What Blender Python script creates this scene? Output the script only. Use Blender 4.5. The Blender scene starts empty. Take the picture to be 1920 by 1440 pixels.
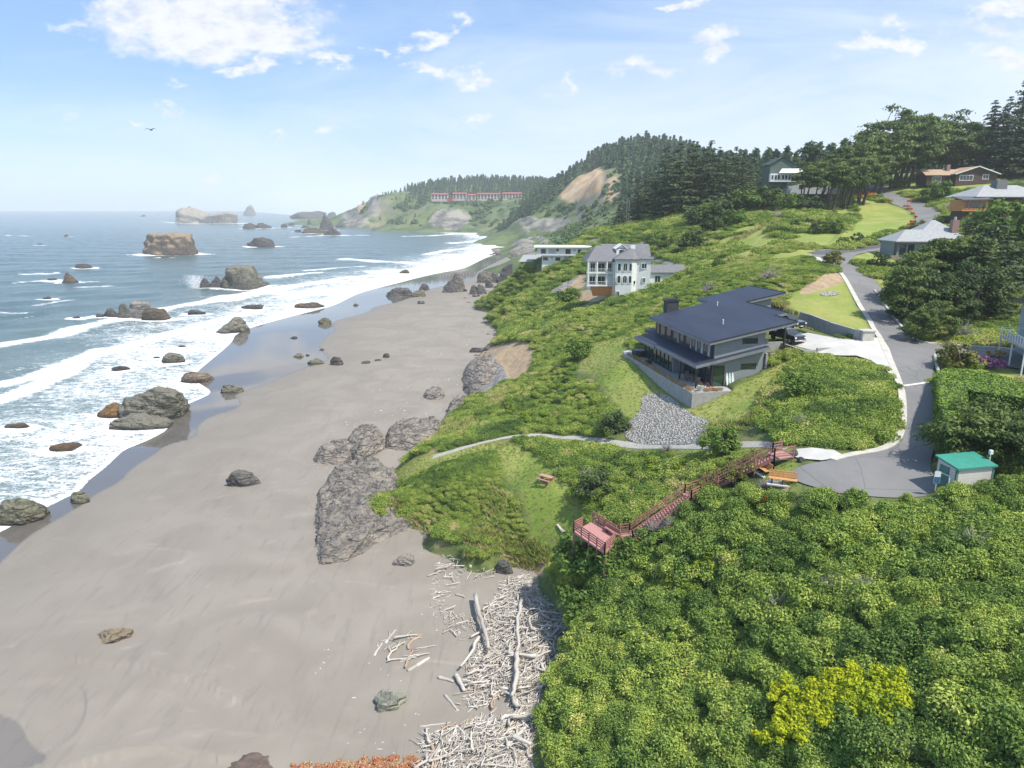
import bpy, bmesh, math, random
import numpy as np
from mathutils import Vector, Matrix
R = math.radians
SC = bpy.context.scene
COL = SC.collection
# ------------------------------------------------------------ camera, sky, sun
CZ = 45.0; F = 1330.0; PITCH = R(14.0)
cd = bpy.data.cameras.new('camera'); cam = bpy.data.objects.new('camera', cd); COL.objects.link(cam)
cam.location = (0, 0, CZ); cam.rotation_euler = (R(90) - PITCH, 0, 0)
cd.sensor_width = 36.0; cd.lens = 36.0 * F / 1920.0; cd.clip_start = 0.5; cd.clip_end = 40000
SC.camera = cam
SC.cycles.volume_bounces = 2
SC.render.resolution_x = 1024; SC.render.resolution_y = 768
SC.view_settings.view_transform = 'Standard'; SC.view_settings.look = 'None'
SC.view_settings.exposure = EXPO = 0.45; SC.view_settings.gamma = 1.0
SUN_EL = R(57.0); SUN_AZ = R(126.0)      # azimuth clockwise from +Y
sd = Vector((math.sin(SUN_AZ) * math.cos(SUN_EL), math.cos(SUN_AZ) * math.cos(SUN_EL), math.sin(SUN_EL)))
sl = bpy.data.lights.new('sun', 'SUN'); sl.energy = 4.2; sl.angle = R(0.53); sl.color = (1.0, 0.94, 0.85)
so = bpy.data.objects.new('sun', sl); COL.objects.link(so)
so.rotation_euler = sd.to_track_quat('Z', 'Y').to_euler(); so.location = (100, -60, 200)

cP, sP = math.cos(PITCH), math.sin(PITCH)
def ray(u, v):
    a = (u - 960) / F; b = -(v - 720) / F
    return np.array([a, cP + b * sP, -sP + b * cP])
def Pz(u, v, z):
    d = ray(u, v); t = (z - CZ) / d[2]; return np.array([0, 0, CZ]) + t * d
def Pt(u, v, t): return np.array([0, 0, CZ]) + t * ray(u, v)
def proj(p):
    x, y, z = p[..., 0], p[..., 1], p[..., 2] - CZ
    dep = y * cP - z * sP; up = y * sP + z * cP
    return 960 + F * x / dep, 720 - F * up / dep

# ------------------------------------------------------------ node helpers
def NN(nt, typ, ins=None, **kw):
    n = nt.nodes.new(typ)
    for k, v in kw.items(): setattr(n, k, v)
    for k, v in (ins or {}).items():
        if isinstance(v, bpy.types.NodeSocket): nt.links.new(v, n.inputs[k])
        else: n.inputs[k].default_value = v
    return n
def mth(nt, op, a, b=None, c=None, clamp=False):
    n = nt.nodes.new('ShaderNodeMath'); n.operation = op; n.use_clamp = clamp
    for i, v in enumerate((a, b, c)):
        if v is None: continue
        if isinstance(v, bpy.types.NodeSocket): nt.links.new(v, n.inputs[i])
        else: n.inputs[i].default_value = v
    return n.outputs[0]
def mixc(nt, f, a, b, blend='MIX'):
    n = nt.nodes.new('ShaderNodeMix'); n.data_type = 'RGBA'; n.blend_type = blend
    for k, v in ((0, f), (6, a), (7, b)):
        if isinstance(v, bpy.types.NodeSocket): nt.links.new(v, n.inputs[k])
        else: n.inputs[k].default_value = (v if k == 0 else (*v, 1) if len(v) == 3 else v)
    return n.outputs[2]
def step(nt, x, lo, hi):
    n = NN(nt, 'ShaderNodeMapRange', {0: x, 1: lo, 2: hi, 3: 0.0, 4: 1.0}, interpolation_type='SMOOTHSTEP'); return n.outputs[0]
def noise(nt, vec, scale, detail=4.0, rough=0.55, dist=0.0):
    return NN(nt, 'ShaderNodeTexNoise', {'Vector': vec, 'Scale': scale, 'Detail': detail, 'Roughness': rough, 'Distortion': dist}).outputs[0]
def attr(nt, name, typ='GEOMETRY', out=2):
    return NN(nt, 'ShaderNodeAttribute', attribute_name=name, attribute_type=typ).outputs[out]

# ------------------------------------------------------------ world
W = bpy.data.worlds.new('World'); SC.world = W; W.use_nodes = True
nt = W.node_tree; nt.nodes.clear()
tc = NN(nt, 'ShaderNodeTexCoord').outputs['Generated']
sky = NN(nt, 'ShaderNodeTexSky', sky_type='NISHITA', sun_disc=False, sun_elevation=SUN_EL, sun_rotation=SUN_AZ,
         altitude=50, air_density=0.9, dust_density=0.3, ozone_density=2.6).outputs[0]
sx = NN(nt, 'ShaderNodeSeparateXYZ', {0: tc})
A = mth(nt, 'DIVIDE', sx.outputs[0], mth(nt, 'MAXIMUM', sx.outputs[1], 0.05))
Ee = mth(nt, 'DIVIDE', sx.outputs[2], mth(nt, 'MAXIMUM', sx.outputs[1], 0.05))
AE = NN(nt, 'ShaderNodeCombineXYZ', {0: A, 1: Ee, 2: 0.0}).outputs[0]
def ae(u, v):
    d = ray(u, v); return d[0] / d[1], d[2] / d[1]
clouds = [(330, 40, 185, 56, 1.25), (420, 60, 180, 50, 1.2), (500, 70, 120, 42, 1.15), (270, 20, 110, 40, 1.1), (440, 15, 180, 44, 1.2),
          (485, 118, 44, 22, .95), (600, 110, 52, 18, .95), (160, 50, 46, 16, .6), (800, 68, 38, 20, .85), (720, 88, 28, 10, .7),
          (820, 128, 34, 16, .85), (880, 134, 40, 14, .75), (1340, 70, 78, 32, 1.05), (1375, 55, 46, 20, 1.05), (1280, 4, 60, 14, .9), (1680, 45, 40, 18, .8),
          (1650, 90, 95, 20, .9), (1880, 60, 120, 34, .75), (1870, 10, 60, 30, 1.0), (1880, 110, 120, 30, .75), (1200, 120, 40, 16, .5), (340, 148, 42, 12, .6), (300, 186, 30, 14, .6), (640, 230, 36, 24, .6),
          (240, 226, 30, 10, .6), (520, 240, 24, 10, .6), (875, 234, 40, 12, .5), (400, 332, 30, 8, .5), (1055, 155, 28, 16, .6), (855, 40, 26, 16, .5), (110, 228, 60, 14, .4)]
wn = NN(nt, 'ShaderNodeTexNoise', {'Vector': NN(nt, 'ShaderNodeMapping', {'Vector': AE, 'Scale': (1.0, 1.8, 1.0)}).outputs[0], 'Scale': 11.0, 'Detail': 7.0, 'Roughness': .62}).outputs[1]
wn = NN(nt, 'ShaderNodeVectorMath', {0: NN(nt, 'ShaderNodeVectorMath', {0: wn, 1: (.5, .5, .5)}, operation='SUBTRACT').outputs[0], 1: (.22, .11, 0)}, operation='MULTIPLY').outputs[0]
AEW = NN(nt, 'ShaderNodeVectorMath', {0: AE, 1: wn}, operation='ADD').outputs[0]
m = None
for (u, v, ru, rv, k) in clouds:
    ru *= 1.12; rv *= 1.12
    a0, e0 = ae(u, v); a1, _ = ae(u + ru, v); _, e1 = ae(u, v - rv)
    s_ = NN(nt, 'ShaderNodeVectorMath', {0: AEW, 1: (a0, e0, 0)}, operation='SUBTRACT').outputs[0]
    s_ = NN(nt, 'ShaderNodeVectorMath', {0: s_, 1: (1 / abs(a1 - a0), 1 / abs(e1 - e0), 0)}, operation='MULTIPLY').outputs[0]
    l_ = NN(nt, 'ShaderNodeVectorMath', {0: s_}, operation='LENGTH').outputs['Value']
    b_ = mth(nt, 'MULTIPLY_ADD', l_, -k, k)
    m = b_ if m is None else mth(nt, 'MAXIMUM', m, b_)
mp = NN(nt, 'ShaderNodeMapping', {'Vector': AE, 'Scale': (1.0, 2.0, 1.0)}).outputs[0]
n1 = noise(nt, mp, 9.0, 10.0, 0.62, 0.4); n2 = noise(nt, mp, 26.0, 8.0, 0.6, 0.2)
mm = mth(nt, 'ADD', mth(nt, 'MAXIMUM', m, -0.3), mth(nt, 'MULTIPLY_ADD', n1, 1.25, -0.57))
mm = mth(nt, 'ADD', mm, mth(nt, 'MULTIPLY_ADD', n2, 0.5, -0.25))
cl = mth(nt, 'MULTIPLY', step(nt, mm, 0.06, 0.80), step(nt, m, -0.2, 0.12))
# thin high veil, thickening to the right and to the horizon
mp2 = NN(nt, 'ShaderNodeMapping', {'Vector': AE, 'Scale': (1.1, 5.0, 1.0), 'Rotation': (0, 0, R(9))}).outputs[0]
n3 = noise(nt, mp2, 2.2, 9.0, 0.62, 0.7)
hz = mth(nt, 'SUBTRACT', 1.0, step(nt, Ee, 0.02, 0.36))
rt = mth(nt, 'MULTIPLY_ADD', A, 0.42, 0.0)
ve = mth(nt, 'ADD', mth(nt, 'ADD', mth(nt, 'MULTIPLY', hz, 0.50), rt), mth(nt, 'MULTIPLY_ADD', n3, 1.0, -0.42))
ve = mth(nt, 'MULTIPLY', step(nt, ve, 0.0, 0.85), 0.85)
SKS = 0.10
base = NN(nt, 'ShaderNodeVectorMath', {0: sky, 1: (SKS * 1.0, SKS * 1.0, SKS * 1.05)}, operation='MULTIPLY').outputs[0]
base = mixc(nt, 0.40, base, (0.33, 0.57, 0.96)); base = mixc(nt, ve, base, (0.68, 0.75, 0.85))
shade = step(nt, n2, 0.25, 0.6)
cc = mixc(nt, shade, (0.54, 0.58, 0.66), (0.74, 0.75, 0.76))
skc = mixc(nt, mth(nt, 'MULTIPLY', cl, 0.92), base, cc)
bg = NN(nt, 'ShaderNodeBackground', {0: skc, 1: 1.0})
NN(nt, 'ShaderNodeOutputWorld', {0: bg.outputs[0]})

# ------------------------------------------------------------ numpy noise
def _h(i, j, k):
    n = (i * 374761393 + j * 668265263 + k * 2147483647 + 1274126177) & 0xffffffff
    n = ((n ^ (n >> 13)) * 1274126177) & 0xffffffff
    return ((n ^ (n >> 16)) & 0xffffff) / float(0xffffff)
def vn3(p):
    p = np.asarray(p, float); i = np.floor(p).astype(np.int64); f = p - i; f = f * f * (3 - 2 * f)
    r = 0
    for a in (0, 1):
        for b in (0, 1):
            for c in (0, 1):
                w = (f[..., 0] if a else 1 - f[..., 0]) * (f[..., 1] if b else 1 - f[..., 1]) * (f[..., 2] if c else 1 - f[..., 2])
                r = r + w * _h(i[..., 0] + a, i[..., 1] + b, i[..., 2] + c)
    return r * 2 - 1
def fbm(p, o=4, g=0.5, ridge=False):
    p = np.asarray(p, float); r = 0; a = 1; s = 0
    for k in range(o):
        n = vn3(p * 2.03 ** k + 17.3 * k)
        r = r + a * ((1 - 2 * np.abs(n)) if ridge else n); s += a; a *= g
    return r / s
def f2(x, y, sc, o=4, g=0.5, seed=0, ridge=False):
    return fbm(np.stack([np.asarray(x) / sc, np.asarray(y) / sc, np.full(np.shape(x), seed * 7.7)], -1), o, g, ridge)

# ------------------------------------------------------------ polylines, polygons
def segd(P, L, closed=False):
    P = np.asarray(P, float); L = np.asarray(L, float)[:, :2]
    if len(P) > 4000:               # only near the line; the rest gets a far value
        out = np.full(len(P), 500.0); sd_ = np.zeros(len(P)); mn, mx = L.min(0) - 130, L.max(0) + 130
        if (mx - mn).max() < 420 and not np.array_equal(L, globals().get('SHORE')):
            mn, mx = mn + 100, mx - 100
            k = ((P > mn) & (P < mx)).all(1)
            if k.sum() < len(P) * .8:
                if k.any(): out[k], sd_[k] = segd_(P[k], L, closed)
                return out, sd_
    return segd_(P, L, closed)
def segd_(P, L, closed=False):
    L = np.asarray(L, float)[:, :2]
    if closed: L = np.vstack([L, L[:1]])
    best = np.full(len(P), 1e18); side = np.zeros(len(P))
    for a, b in zip(L[:-1], L[1:]):
        d = b - a; q = d @ d + 1e-12
        t = np.clip(((P - a) @ d) / q, 0, 1); w = P - (a + t[:, None] * d); D = (w * w).sum(1)
        mk = D < best; best[mk] = D[mk]; side[mk] = (d[0] * w[mk, 1] - d[1] * w[mk, 0])
    return np.sqrt(best), side
def inpoly(P, L):
    L = np.asarray(L, float)[:, :2]; x, y = P[:, 0], P[:, 1]; r = np.zeros(len(P), bool)
    for (x0, y0), (x1, y1) in zip(L, np.roll(L, -1, 0)):
        c = ((y0 > y) != (y1 > y)); r ^= c & (x < (x1 - x0) * (y - y0) / (y1 - y0 + 1e-15) + x0)
    return r
def sdf(P, L, mg=30.0):             # positive inside, -mg when far away
    P = np.asarray(P, float); L = np.asarray(L, float)[:, :2]; k = ((P > L.min(0) - mg) & (P < L.max(0) + mg)).all(1); out = np.full(len(P), -mg)
    if k.any():
        d, _ = segd_(P[k], L, True); out[k] = np.where(inpoly(P[k], L), d, -d)
    return out
def sst(x, a, b):
    t = np.clip((np.asarray(x, float) - a) / (b - a), 0, 1); return t * t * (3 - 2 * t)
def smooth_line(L, n=1, closed=False):
    L = np.asarray(L, float)
    for _ in range(n):
        A_, B_ = (L, np.roll(L, -1, 0)) if closed else (L[:-1], L[1:])
        Q = np.empty((2 * len(A_), L.shape[1])); Q[0::2] = .75 * A_ + .25 * B_; Q[1::2] = .25 * A_ + .75 * B_
        L = Q if closed else np.vstack([L[:1], Q, L[-1:]])
    return L

# ------------------------------------------------------------ terrain height
toe_px = [(1000, 1440), (1000, 1400), (1010, 1330), (1030, 1260), (1060, 1210), (1082, 1160), (1065, 1120), (1030, 1085), (1000, 1052), (950, 1040), (900, 1010), (830, 990), (770, 975),
          (740, 950), (735, 915), (750, 880), (790, 830), (820, 795), (845, 770), (870, 745), (885, 715), (900, 680), (915, 645), (935, 615), (950, 590), (960, 560), (962, 540), (966, 515), (975, 495)]
toe = [Pz(u, v, 2.5) for u, v in toe_px]
toe += [np.array(q, float) for q in [(4, 560, 3), (6, 640, 3), (14, 720, 3)]]
CP = list(toe) + [Pz(u, v, 1.2) for u, v in [(978, 1078), (1008, 1102), (1038, 1138), (1056, 1168), (1048, 1205), (1018, 1255), (985, 1330), (965, 1400), (905, 1032), (800, 1012)]]
T_ = np.array(toe)[:, :2]
tt = np.gradient(smooth_line(T_)[::1], axis=0)
Ts = smooth_line(T_); nrm = np.stack([-tt[:, 1], tt[:, 0]], 1); nrm /= np.linalg.norm(nrm, axis=1)[:, None] + 1e-9
# (points run away from the camera, the sea is on the left of that direction)
for k in range(0, len(Ts), 3):
    if 0 < k < len(Ts) - 1:
        for dd, zz in ((7, -2), (30, -5)):
            q = Ts[k] + nrm[k] * dd
            if segd(q[None], T_)[0][0] > dd * .7: CP.append(np.array([q[0], q[1], zz]))
for u, v, z in [  # near ground, pixel and height
    (705, 905, 7), (810, 858, 7), (800, 830, 8), (940, 825, 10.5), (1060, 815, 12.5), (1200, 830, 15), (1350, 836, 18.5), (1430, 833, 20.5), (1470, 850, 21.8),
    (1250, 790, 17.8), (1200, 800, 16.3), (1300, 810, 18), (1215, 745, 18), (1300, 766, 19), (1150, 680, 20.0), (1100, 650, 18.5), (1050, 690, 14), (1000, 700, 9.3), (960, 690, 7), (930, 660, 8),
    (1000, 780, 9), (900, 800, 7), (1100, 760, 15), (1150, 720, 18), (960, 560, 12), (1000, 520, 17), (960, 640, 8), (1040, 600, 14), (1160, 552, 21.0), (1100, 560, 17.4), (1130, 565, 18.5), (1200, 548, 21.6), (1100, 620, 17), (1200, 580, 22),
    (1200, 620, 20.8), (1150, 640, 20), (1250, 560, 25), (1340, 530, 29), (1440, 500, 33), (1500, 570, 29), (1560, 545, 30.5), (1600, 600, 28.3), (1620, 625, 27.6), (1520, 510, 33), (1530, 485, 34), (1570, 470, 34.5),
    (1300, 480, 30), (1400, 460, 34), (1450, 420, 40), (1500, 450, 37), (950, 930, 10), (860, 900, 9), (820, 960, 7.5), (900, 990, 7.5), (760, 900, 8), (1010, 960, 11), (1025, 897, 12.3), (1040, 1020, 8.5),
    (1120, 975, 12.4), (1070, 990, 12.0), (1140, 1042, 11), (1100, 1065, 8.2), (1250, 985, 14.2), (1330, 928, 16.9), (1400, 888, 19.6), (1190, 1020, 12.2), (1270, 935, 16.0), (1150, 870, 13), (1200, 950, 13.0), (1280, 880, 16), (1380, 880, 18.5), (1300, 930, 15.5), (1400, 905, 19.5), (1200, 1100, 10), (1200, 1300, 7), (1400, 1000, 17), (1400, 1200, 12), (1700, 1000, 19.5), (1700, 1300, 16), (1500, 1400, 11.5), (1300, 1400, 7.5), (1100, 1300, 4.5), (1120, 1180, 6),
    (1900, 1000, 20.5), (1900, 1300, 19), (1490, 890, 22), (1600, 890, 22), (1700, 900, 22), (1600, 850, 22), (1740, 870, 22.2), (1800, 930, 22), (1720, 780, 23.3), (1720, 720, 24.6), (1690, 665, 26), (1650, 620, 27), (1620, 580, 28.5), (1620, 540, 30.8), (1600, 505, 32.5), (1590, 480, 34),
    (1850, 820, 23), (1850, 740, 24.6), (1770, 700, 25), (1880, 670, 26), (1800, 655, 26), (1560, 650, 26.3), (1480, 690, 24), (1450, 715, 22.6), (1400, 760, 21), (1500, 760, 23), (1600, 720, 25), (1600, 800, 22.8), (1500, 820, 21.8), (1400, 820, 20.3), (1350, 770, 19.8), (1660, 760, 23.8)]:
    CP.append(Pz(u, v, z))
for u, v, t in [  # farther ground, pixel and range
    (1700, 440, 210), (1755, 405, 240), (1700, 380, 270), (1640, 365, 300), (1600, 410, 252), (1650, 425, 222), (1550, 440, 200), (1500, 380, 262), (1600, 372, 285), (1450, 358, 280), (1300, 415, 270), (1230, 440, 270), (1200, 470, 262), (1240, 492, 218),
    (1262, 522, 198), (1235, 530, 197), (985, 497, 297), (1005, 500, 291), (1030, 503, 288), (1150, 450, 330), (1000, 465, 500), (1000, 450, 800), (1080, 447, 600), (1140, 442, 500), (1780, 600, 112), (1900, 580, 124), (1880, 500, 150), (1850, 422, 190), (1850, 400, 200), (1800, 347, 290), (1680, 352, 300), (1900, 347, 280), (1690, 487, 165), (1645, 480, 165),
    (960, 443, 1050), (1060, 442, 850), (1100, 430, 800), (1050, 410, 900), (1000, 400, 1000), (1150, 400, 750), (1180, 425, 650), (1040, 381, 1000), (1100, 386, 850), (1160, 389, 700), (1240, 380, 600), (1130, 318, 850), (1060, 365, 1010), (1165, 372, 725),
    (1220, 274, 1050), (1130, 292, 1100), (1060, 344, 1250), (1300, 302, 900), (1300, 308, 1000), (1400, 336, 750), (1440, 335, 700), (1350, 335, 650), (1200, 350, 730), (1250, 392, 450), (1180, 290, 1080), (1260, 285, 980), (1400, 346, 900), (1350, 326, 950), (1400, 346, 1050), (1450, 338, 900), (1340, 330, 1080), (1480, 345, 800), (1480, 350, 600), (830, 380, 1428), (870, 380, 1425), (920, 380, 1422), (965, 380, 1415),
    (980, 378, 1400), (810, 376, 1450), (890, 377, 1420), (720, 366, 1650), (700, 376, 1700), (655, 396, 1750), (640, 410, 1720), (800, 400, 1500), (900, 402, 1350), (950, 420, 1200), (850, 345, 1850), (950, 345, 1780), (1010, 358, 1500), (780, 360, 1750), (760, 400, 1600), (700, 400, 1640),
    (650, 426, 1690), (700, 427, 1640), (740, 428, 1600), (780, 429, 1520), (850, 430, 1480), (890, 434, 1380), (925, 437, 1280), (830, 412, 1480), (1030, 385, 1080)]:
    CP.append(Pt(u, v, t))
CP += [np.array(q, float) for q in [(-60, 560, -5), (-60, 900, -6), (-120, 1300, -8), (-300, 1450, -8), (-500, 1550, -9), (-750, 1700, -9), (-700, 2000, -9), (-480, 2350, 10), (-900, 2600, -9), (-470, 1660, -8), (-530, 1850, -8), (-460, 1800, 10),
      (-200, 2100, 75), (100, 2200, 75), (300, 1700, 80), (520, 1300, 70), (800, 1000, 60), (600, 700, 65), (900, 2200, 60), (1300, 1500, 60), (-300, 2000, 60), (400, 1000, 70),
      (150, 400, 52), (120, 480, 50), (200, 560, 60), (250, 420, 66), (320, 300, 66), (230, 200, 58), (300, 120, 50), (120, 120, 34), (90, 60, 26), (60, 20, 22), (30, 10, 18), (120, 10, 24), (8, 20, 3), (20, 20, 9), (5, 35, 2.6),
      (38, 330, 36), (70, 360, 40), (100, 320, 48), (-25, 1100, -3), (-10, 850, 0), (20, 400, 17), (38, 400, 24), (20, 460, 12)]]
CP = np.array(CP)
keep = []
for i, c in enumerate(CP):
    if all(np.hypot(*(CP[j][:2] - c[:2])) > 0.012 * max(c[1], 60) for j in keep): keep.append(i)
CP = CP[keep]
def rbf_fit(P):
    n = len(P); D = np.hypot(P[:, None, 0] - P[None, :, 0], P[:, None, 1] - P[None, :, 1])
    M = np.zeros((n + 3, n + 3)); M[:n, :n] = D - np.eye(n) * 0.6; Q = np.c_[np.ones(n), P[:, :2] / 100]; M[:n, n:] = Q; M[n:, :n] = Q.T
    return np.linalg.solve(M, np.r_[P[:, 2], 0, 0, 0])
def rbf_eval(P, w, X):
    out = np.empty(len(X)); n = len(P)
    for s in range(0, len(X), 20000):
        x = X[s:s + 20000]; D = np.hypot(x[:, None, 0] - P[None, :, 0], x[:, None, 1] - P[None, :, 1])
        out[s:s + 20000] = D @ w[:n] + w[n] + x[:, 0] / 100 * w[n + 1] + x[:, 1] / 100 * w[n + 2]
    return out
wT = rbf_fit(CP)
class Grid:
    def __init__(s, x0, x1, y0, y1, h, blur):
        s.x0, s.y0, s.h = x0, y0, h; s.nx = int((x1 - x0) / h) + 1; s.ny = int((y1 - y0) / h) + 1
        gx, gy = np.meshgrid(x0 + np.arange(s.nx) * h, y0 + np.arange(s.ny) * h)
        z = rbf_eval(CP, wT, np.c_[gx.ravel(), gy.ravel()]).reshape(s.ny, s.nx)
        for _ in range(blur):
            z = np.pad(z, 1, 'edge'); z = (z[:-2, 1:-1] + z[2:, 1:-1] + 2 * z[1:-1, 1:-1]) / 4
            z = np.pad(z, 1, 'edge'); z = (z[1:-1, :-2] + z[1:-1, 2:] + 2 * z[1:-1, 1:-1]) / 4
        s.z = z
    def __call__(s, x, y):
        fx = np.clip((x - s.x0) / s.h, 0, s.nx - 1.001); fy = np.clip((y - s.y0) / s.h, 0, s.ny - 1.001)
        i = fx.astype(int); j = fy.astype(int); a = fx - i; b = fy - j; z = s.z
        return (z[j, i] * (1 - a) + z[j, i + 1] * a) * (1 - b) + (z[j + 1, i] * (1 - a) + z[j + 1, i + 1] * a) * b
gN = Grid(-60, 260, 4, 460, 1.25, 2); gF = Grid(-1400, 2200, 300, 2700, 12.0, 1)
def T(x, y):
    x = np.asarray(x, float); y = np.asarray(y, float)
    w = sst(y, 400, 450); w = np.maximum(w, sst(np.abs(x - 100), 140, 158))
    return gN(x, y) * (1 - w) + gF(x, np.maximum(y, 300)) * w
# beach, from the waterline inland
shore_px = [(-500, 1250), (-200, 1080), (0, 1000), (40, 975), (80, 955), (95, 948), (130, 930), (146, 925), (167, 900), (198, 877), (219, 856), (234, 843), (260, 833), (286, 822), (310, 809), (318, 798), (322, 780), (335, 765), (378, 747), (400, 736), (380, 722), (362, 712),
            (370, 697), (385, 684), (411, 663), (437, 640), (440, 628), (469, 615), (500, 606), (552, 592), (601, 580), (630, 572), (669, 551), (708, 540), (760, 527), (812, 514), (870, 504), (890, 494), (911, 483), (943, 473), (969, 460), (963, 449), (930, 441), (877, 434), (850, 431.5)]
SHORE = smooth_line([Pz(u, v, 0)[:2] for u, v in shore_px], 2)
wet_px = [(-500, 1420), (-50, 1090), (0, 1057), (50, 1005), (104, 976), (156, 945), (182, 921), (221, 905), (250, 874), (281, 856), (312, 833), (365, 823), (370, 796), (398, 780), (443, 770), (458, 754), (437, 739), (500, 723), (552, 702), (617, 684), (614, 673), (596, 650), (630, 626), (622, 618), (630, 605), (669, 598), (695, 587), (698, 580), (755, 569), (800, 548), (838, 540), (890, 527), (898, 509), (958, 480), (985, 455)]
WET = smooth_line([Pz(u, v, 0.5)[:2] for u, v in wet_px], 1)
def shore_d(x, y):                  # + inland
    P = np.c_[np.ravel(x), np.ravel(y)]; d, s = segd(P, SHORE); return np.where(s < 0, d, -d).reshape(np.shape(x))
def BZ(x, y):
    d = shore_d(x, y)
    return np.where(d > 0, 2.6 * (1 - np.exp(-d / 34.0)), np.maximum(d * 0.05, -5))
GT = np.exp(np.linspace(math.log(18), math.log(3200), 900))
def G(u, v, f=None):                # where the view ray meets the ground
    d = ray(u, v); P = np.array([0, 0, CZ]) + GT[:, None] * d
    z = T(P[:, 0], P[:, 1]); z = np.maximum(z, 0.0)
    df = P[:, 2] - z; i = np.argmax(df < 0)
    if df[i] >= 0: return P[-1]
    a = df[i - 1] / (df[i - 1] - df[i]); t = GT[i - 1] + a * (GT[i] - GT[i - 1])
    p = np.array([0, 0, CZ]) + t * d; return p
def GL(pts): return np.array([G(u, v) for u, v in pts])

# ------------------------------------------------------------ mesh helpers
def tag(o, label=None, cat=None, group=None, kind=None):
    for k, v in (('label', label), ('category', cat), ('group', group), ('kind', kind)):
        if v: o[k] = v
    return o
def mesh_np(name, V, Fq, mat=None, smooth=False, attrs=None, fattrs=None, tri=False):
    me = bpy.data.meshes.new(name); V = np.asarray(V, np.float32); Fq = np.asarray(Fq, np.int32); k = Fq.shape[1]
    me.vertices.add(len(V)); me.vertices.foreach_set('co', V.ravel())
    me.loops.add(Fq.size); me.loops.foreach_set('vertex_index', Fq.ravel())
    me.polygons.add(len(Fq)); me.polygons.foreach_set('loop_start', np.arange(0, Fq.size, k, dtype=np.int32)); me.polygons.foreach_set('loop_total', np.full(len(Fq), k, np.int32))
    if smooth: me.polygons.foreach_set('use_smooth', np.ones(len(Fq), bool))
    me.update(calc_edges=True)
    for n, a in (attrs or {}).items():
        at = me.attributes.new(n, 'FLOAT', 'POINT'); at.data.foreach_set('value', np.asarray(a, np.float32))
    for n, a in (fattrs or {}).items():
        at = me.attributes.new(n, 'FLOAT', 'FACE'); at.data.foreach_set('value', np.asarray(a, np.float32))
    if mat: me.materials.append(mat)
    return me
def link(name, me, parent=None, loc=None, rotz=None):
    o = bpy.data.objects.new(name, me); COL.objects.link(o)
    if parent: o.parent = parent
    if loc is not None: o.location = tuple(float(q) for q in loc)
    if rotz: o.rotation_euler = (0, 0, rotz)
    return o
def empty(name, loc, rotz=0, label=None, cat=None, group=None):
    return tag(link(name, None, None, loc, rotz), label, cat, group)
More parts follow.
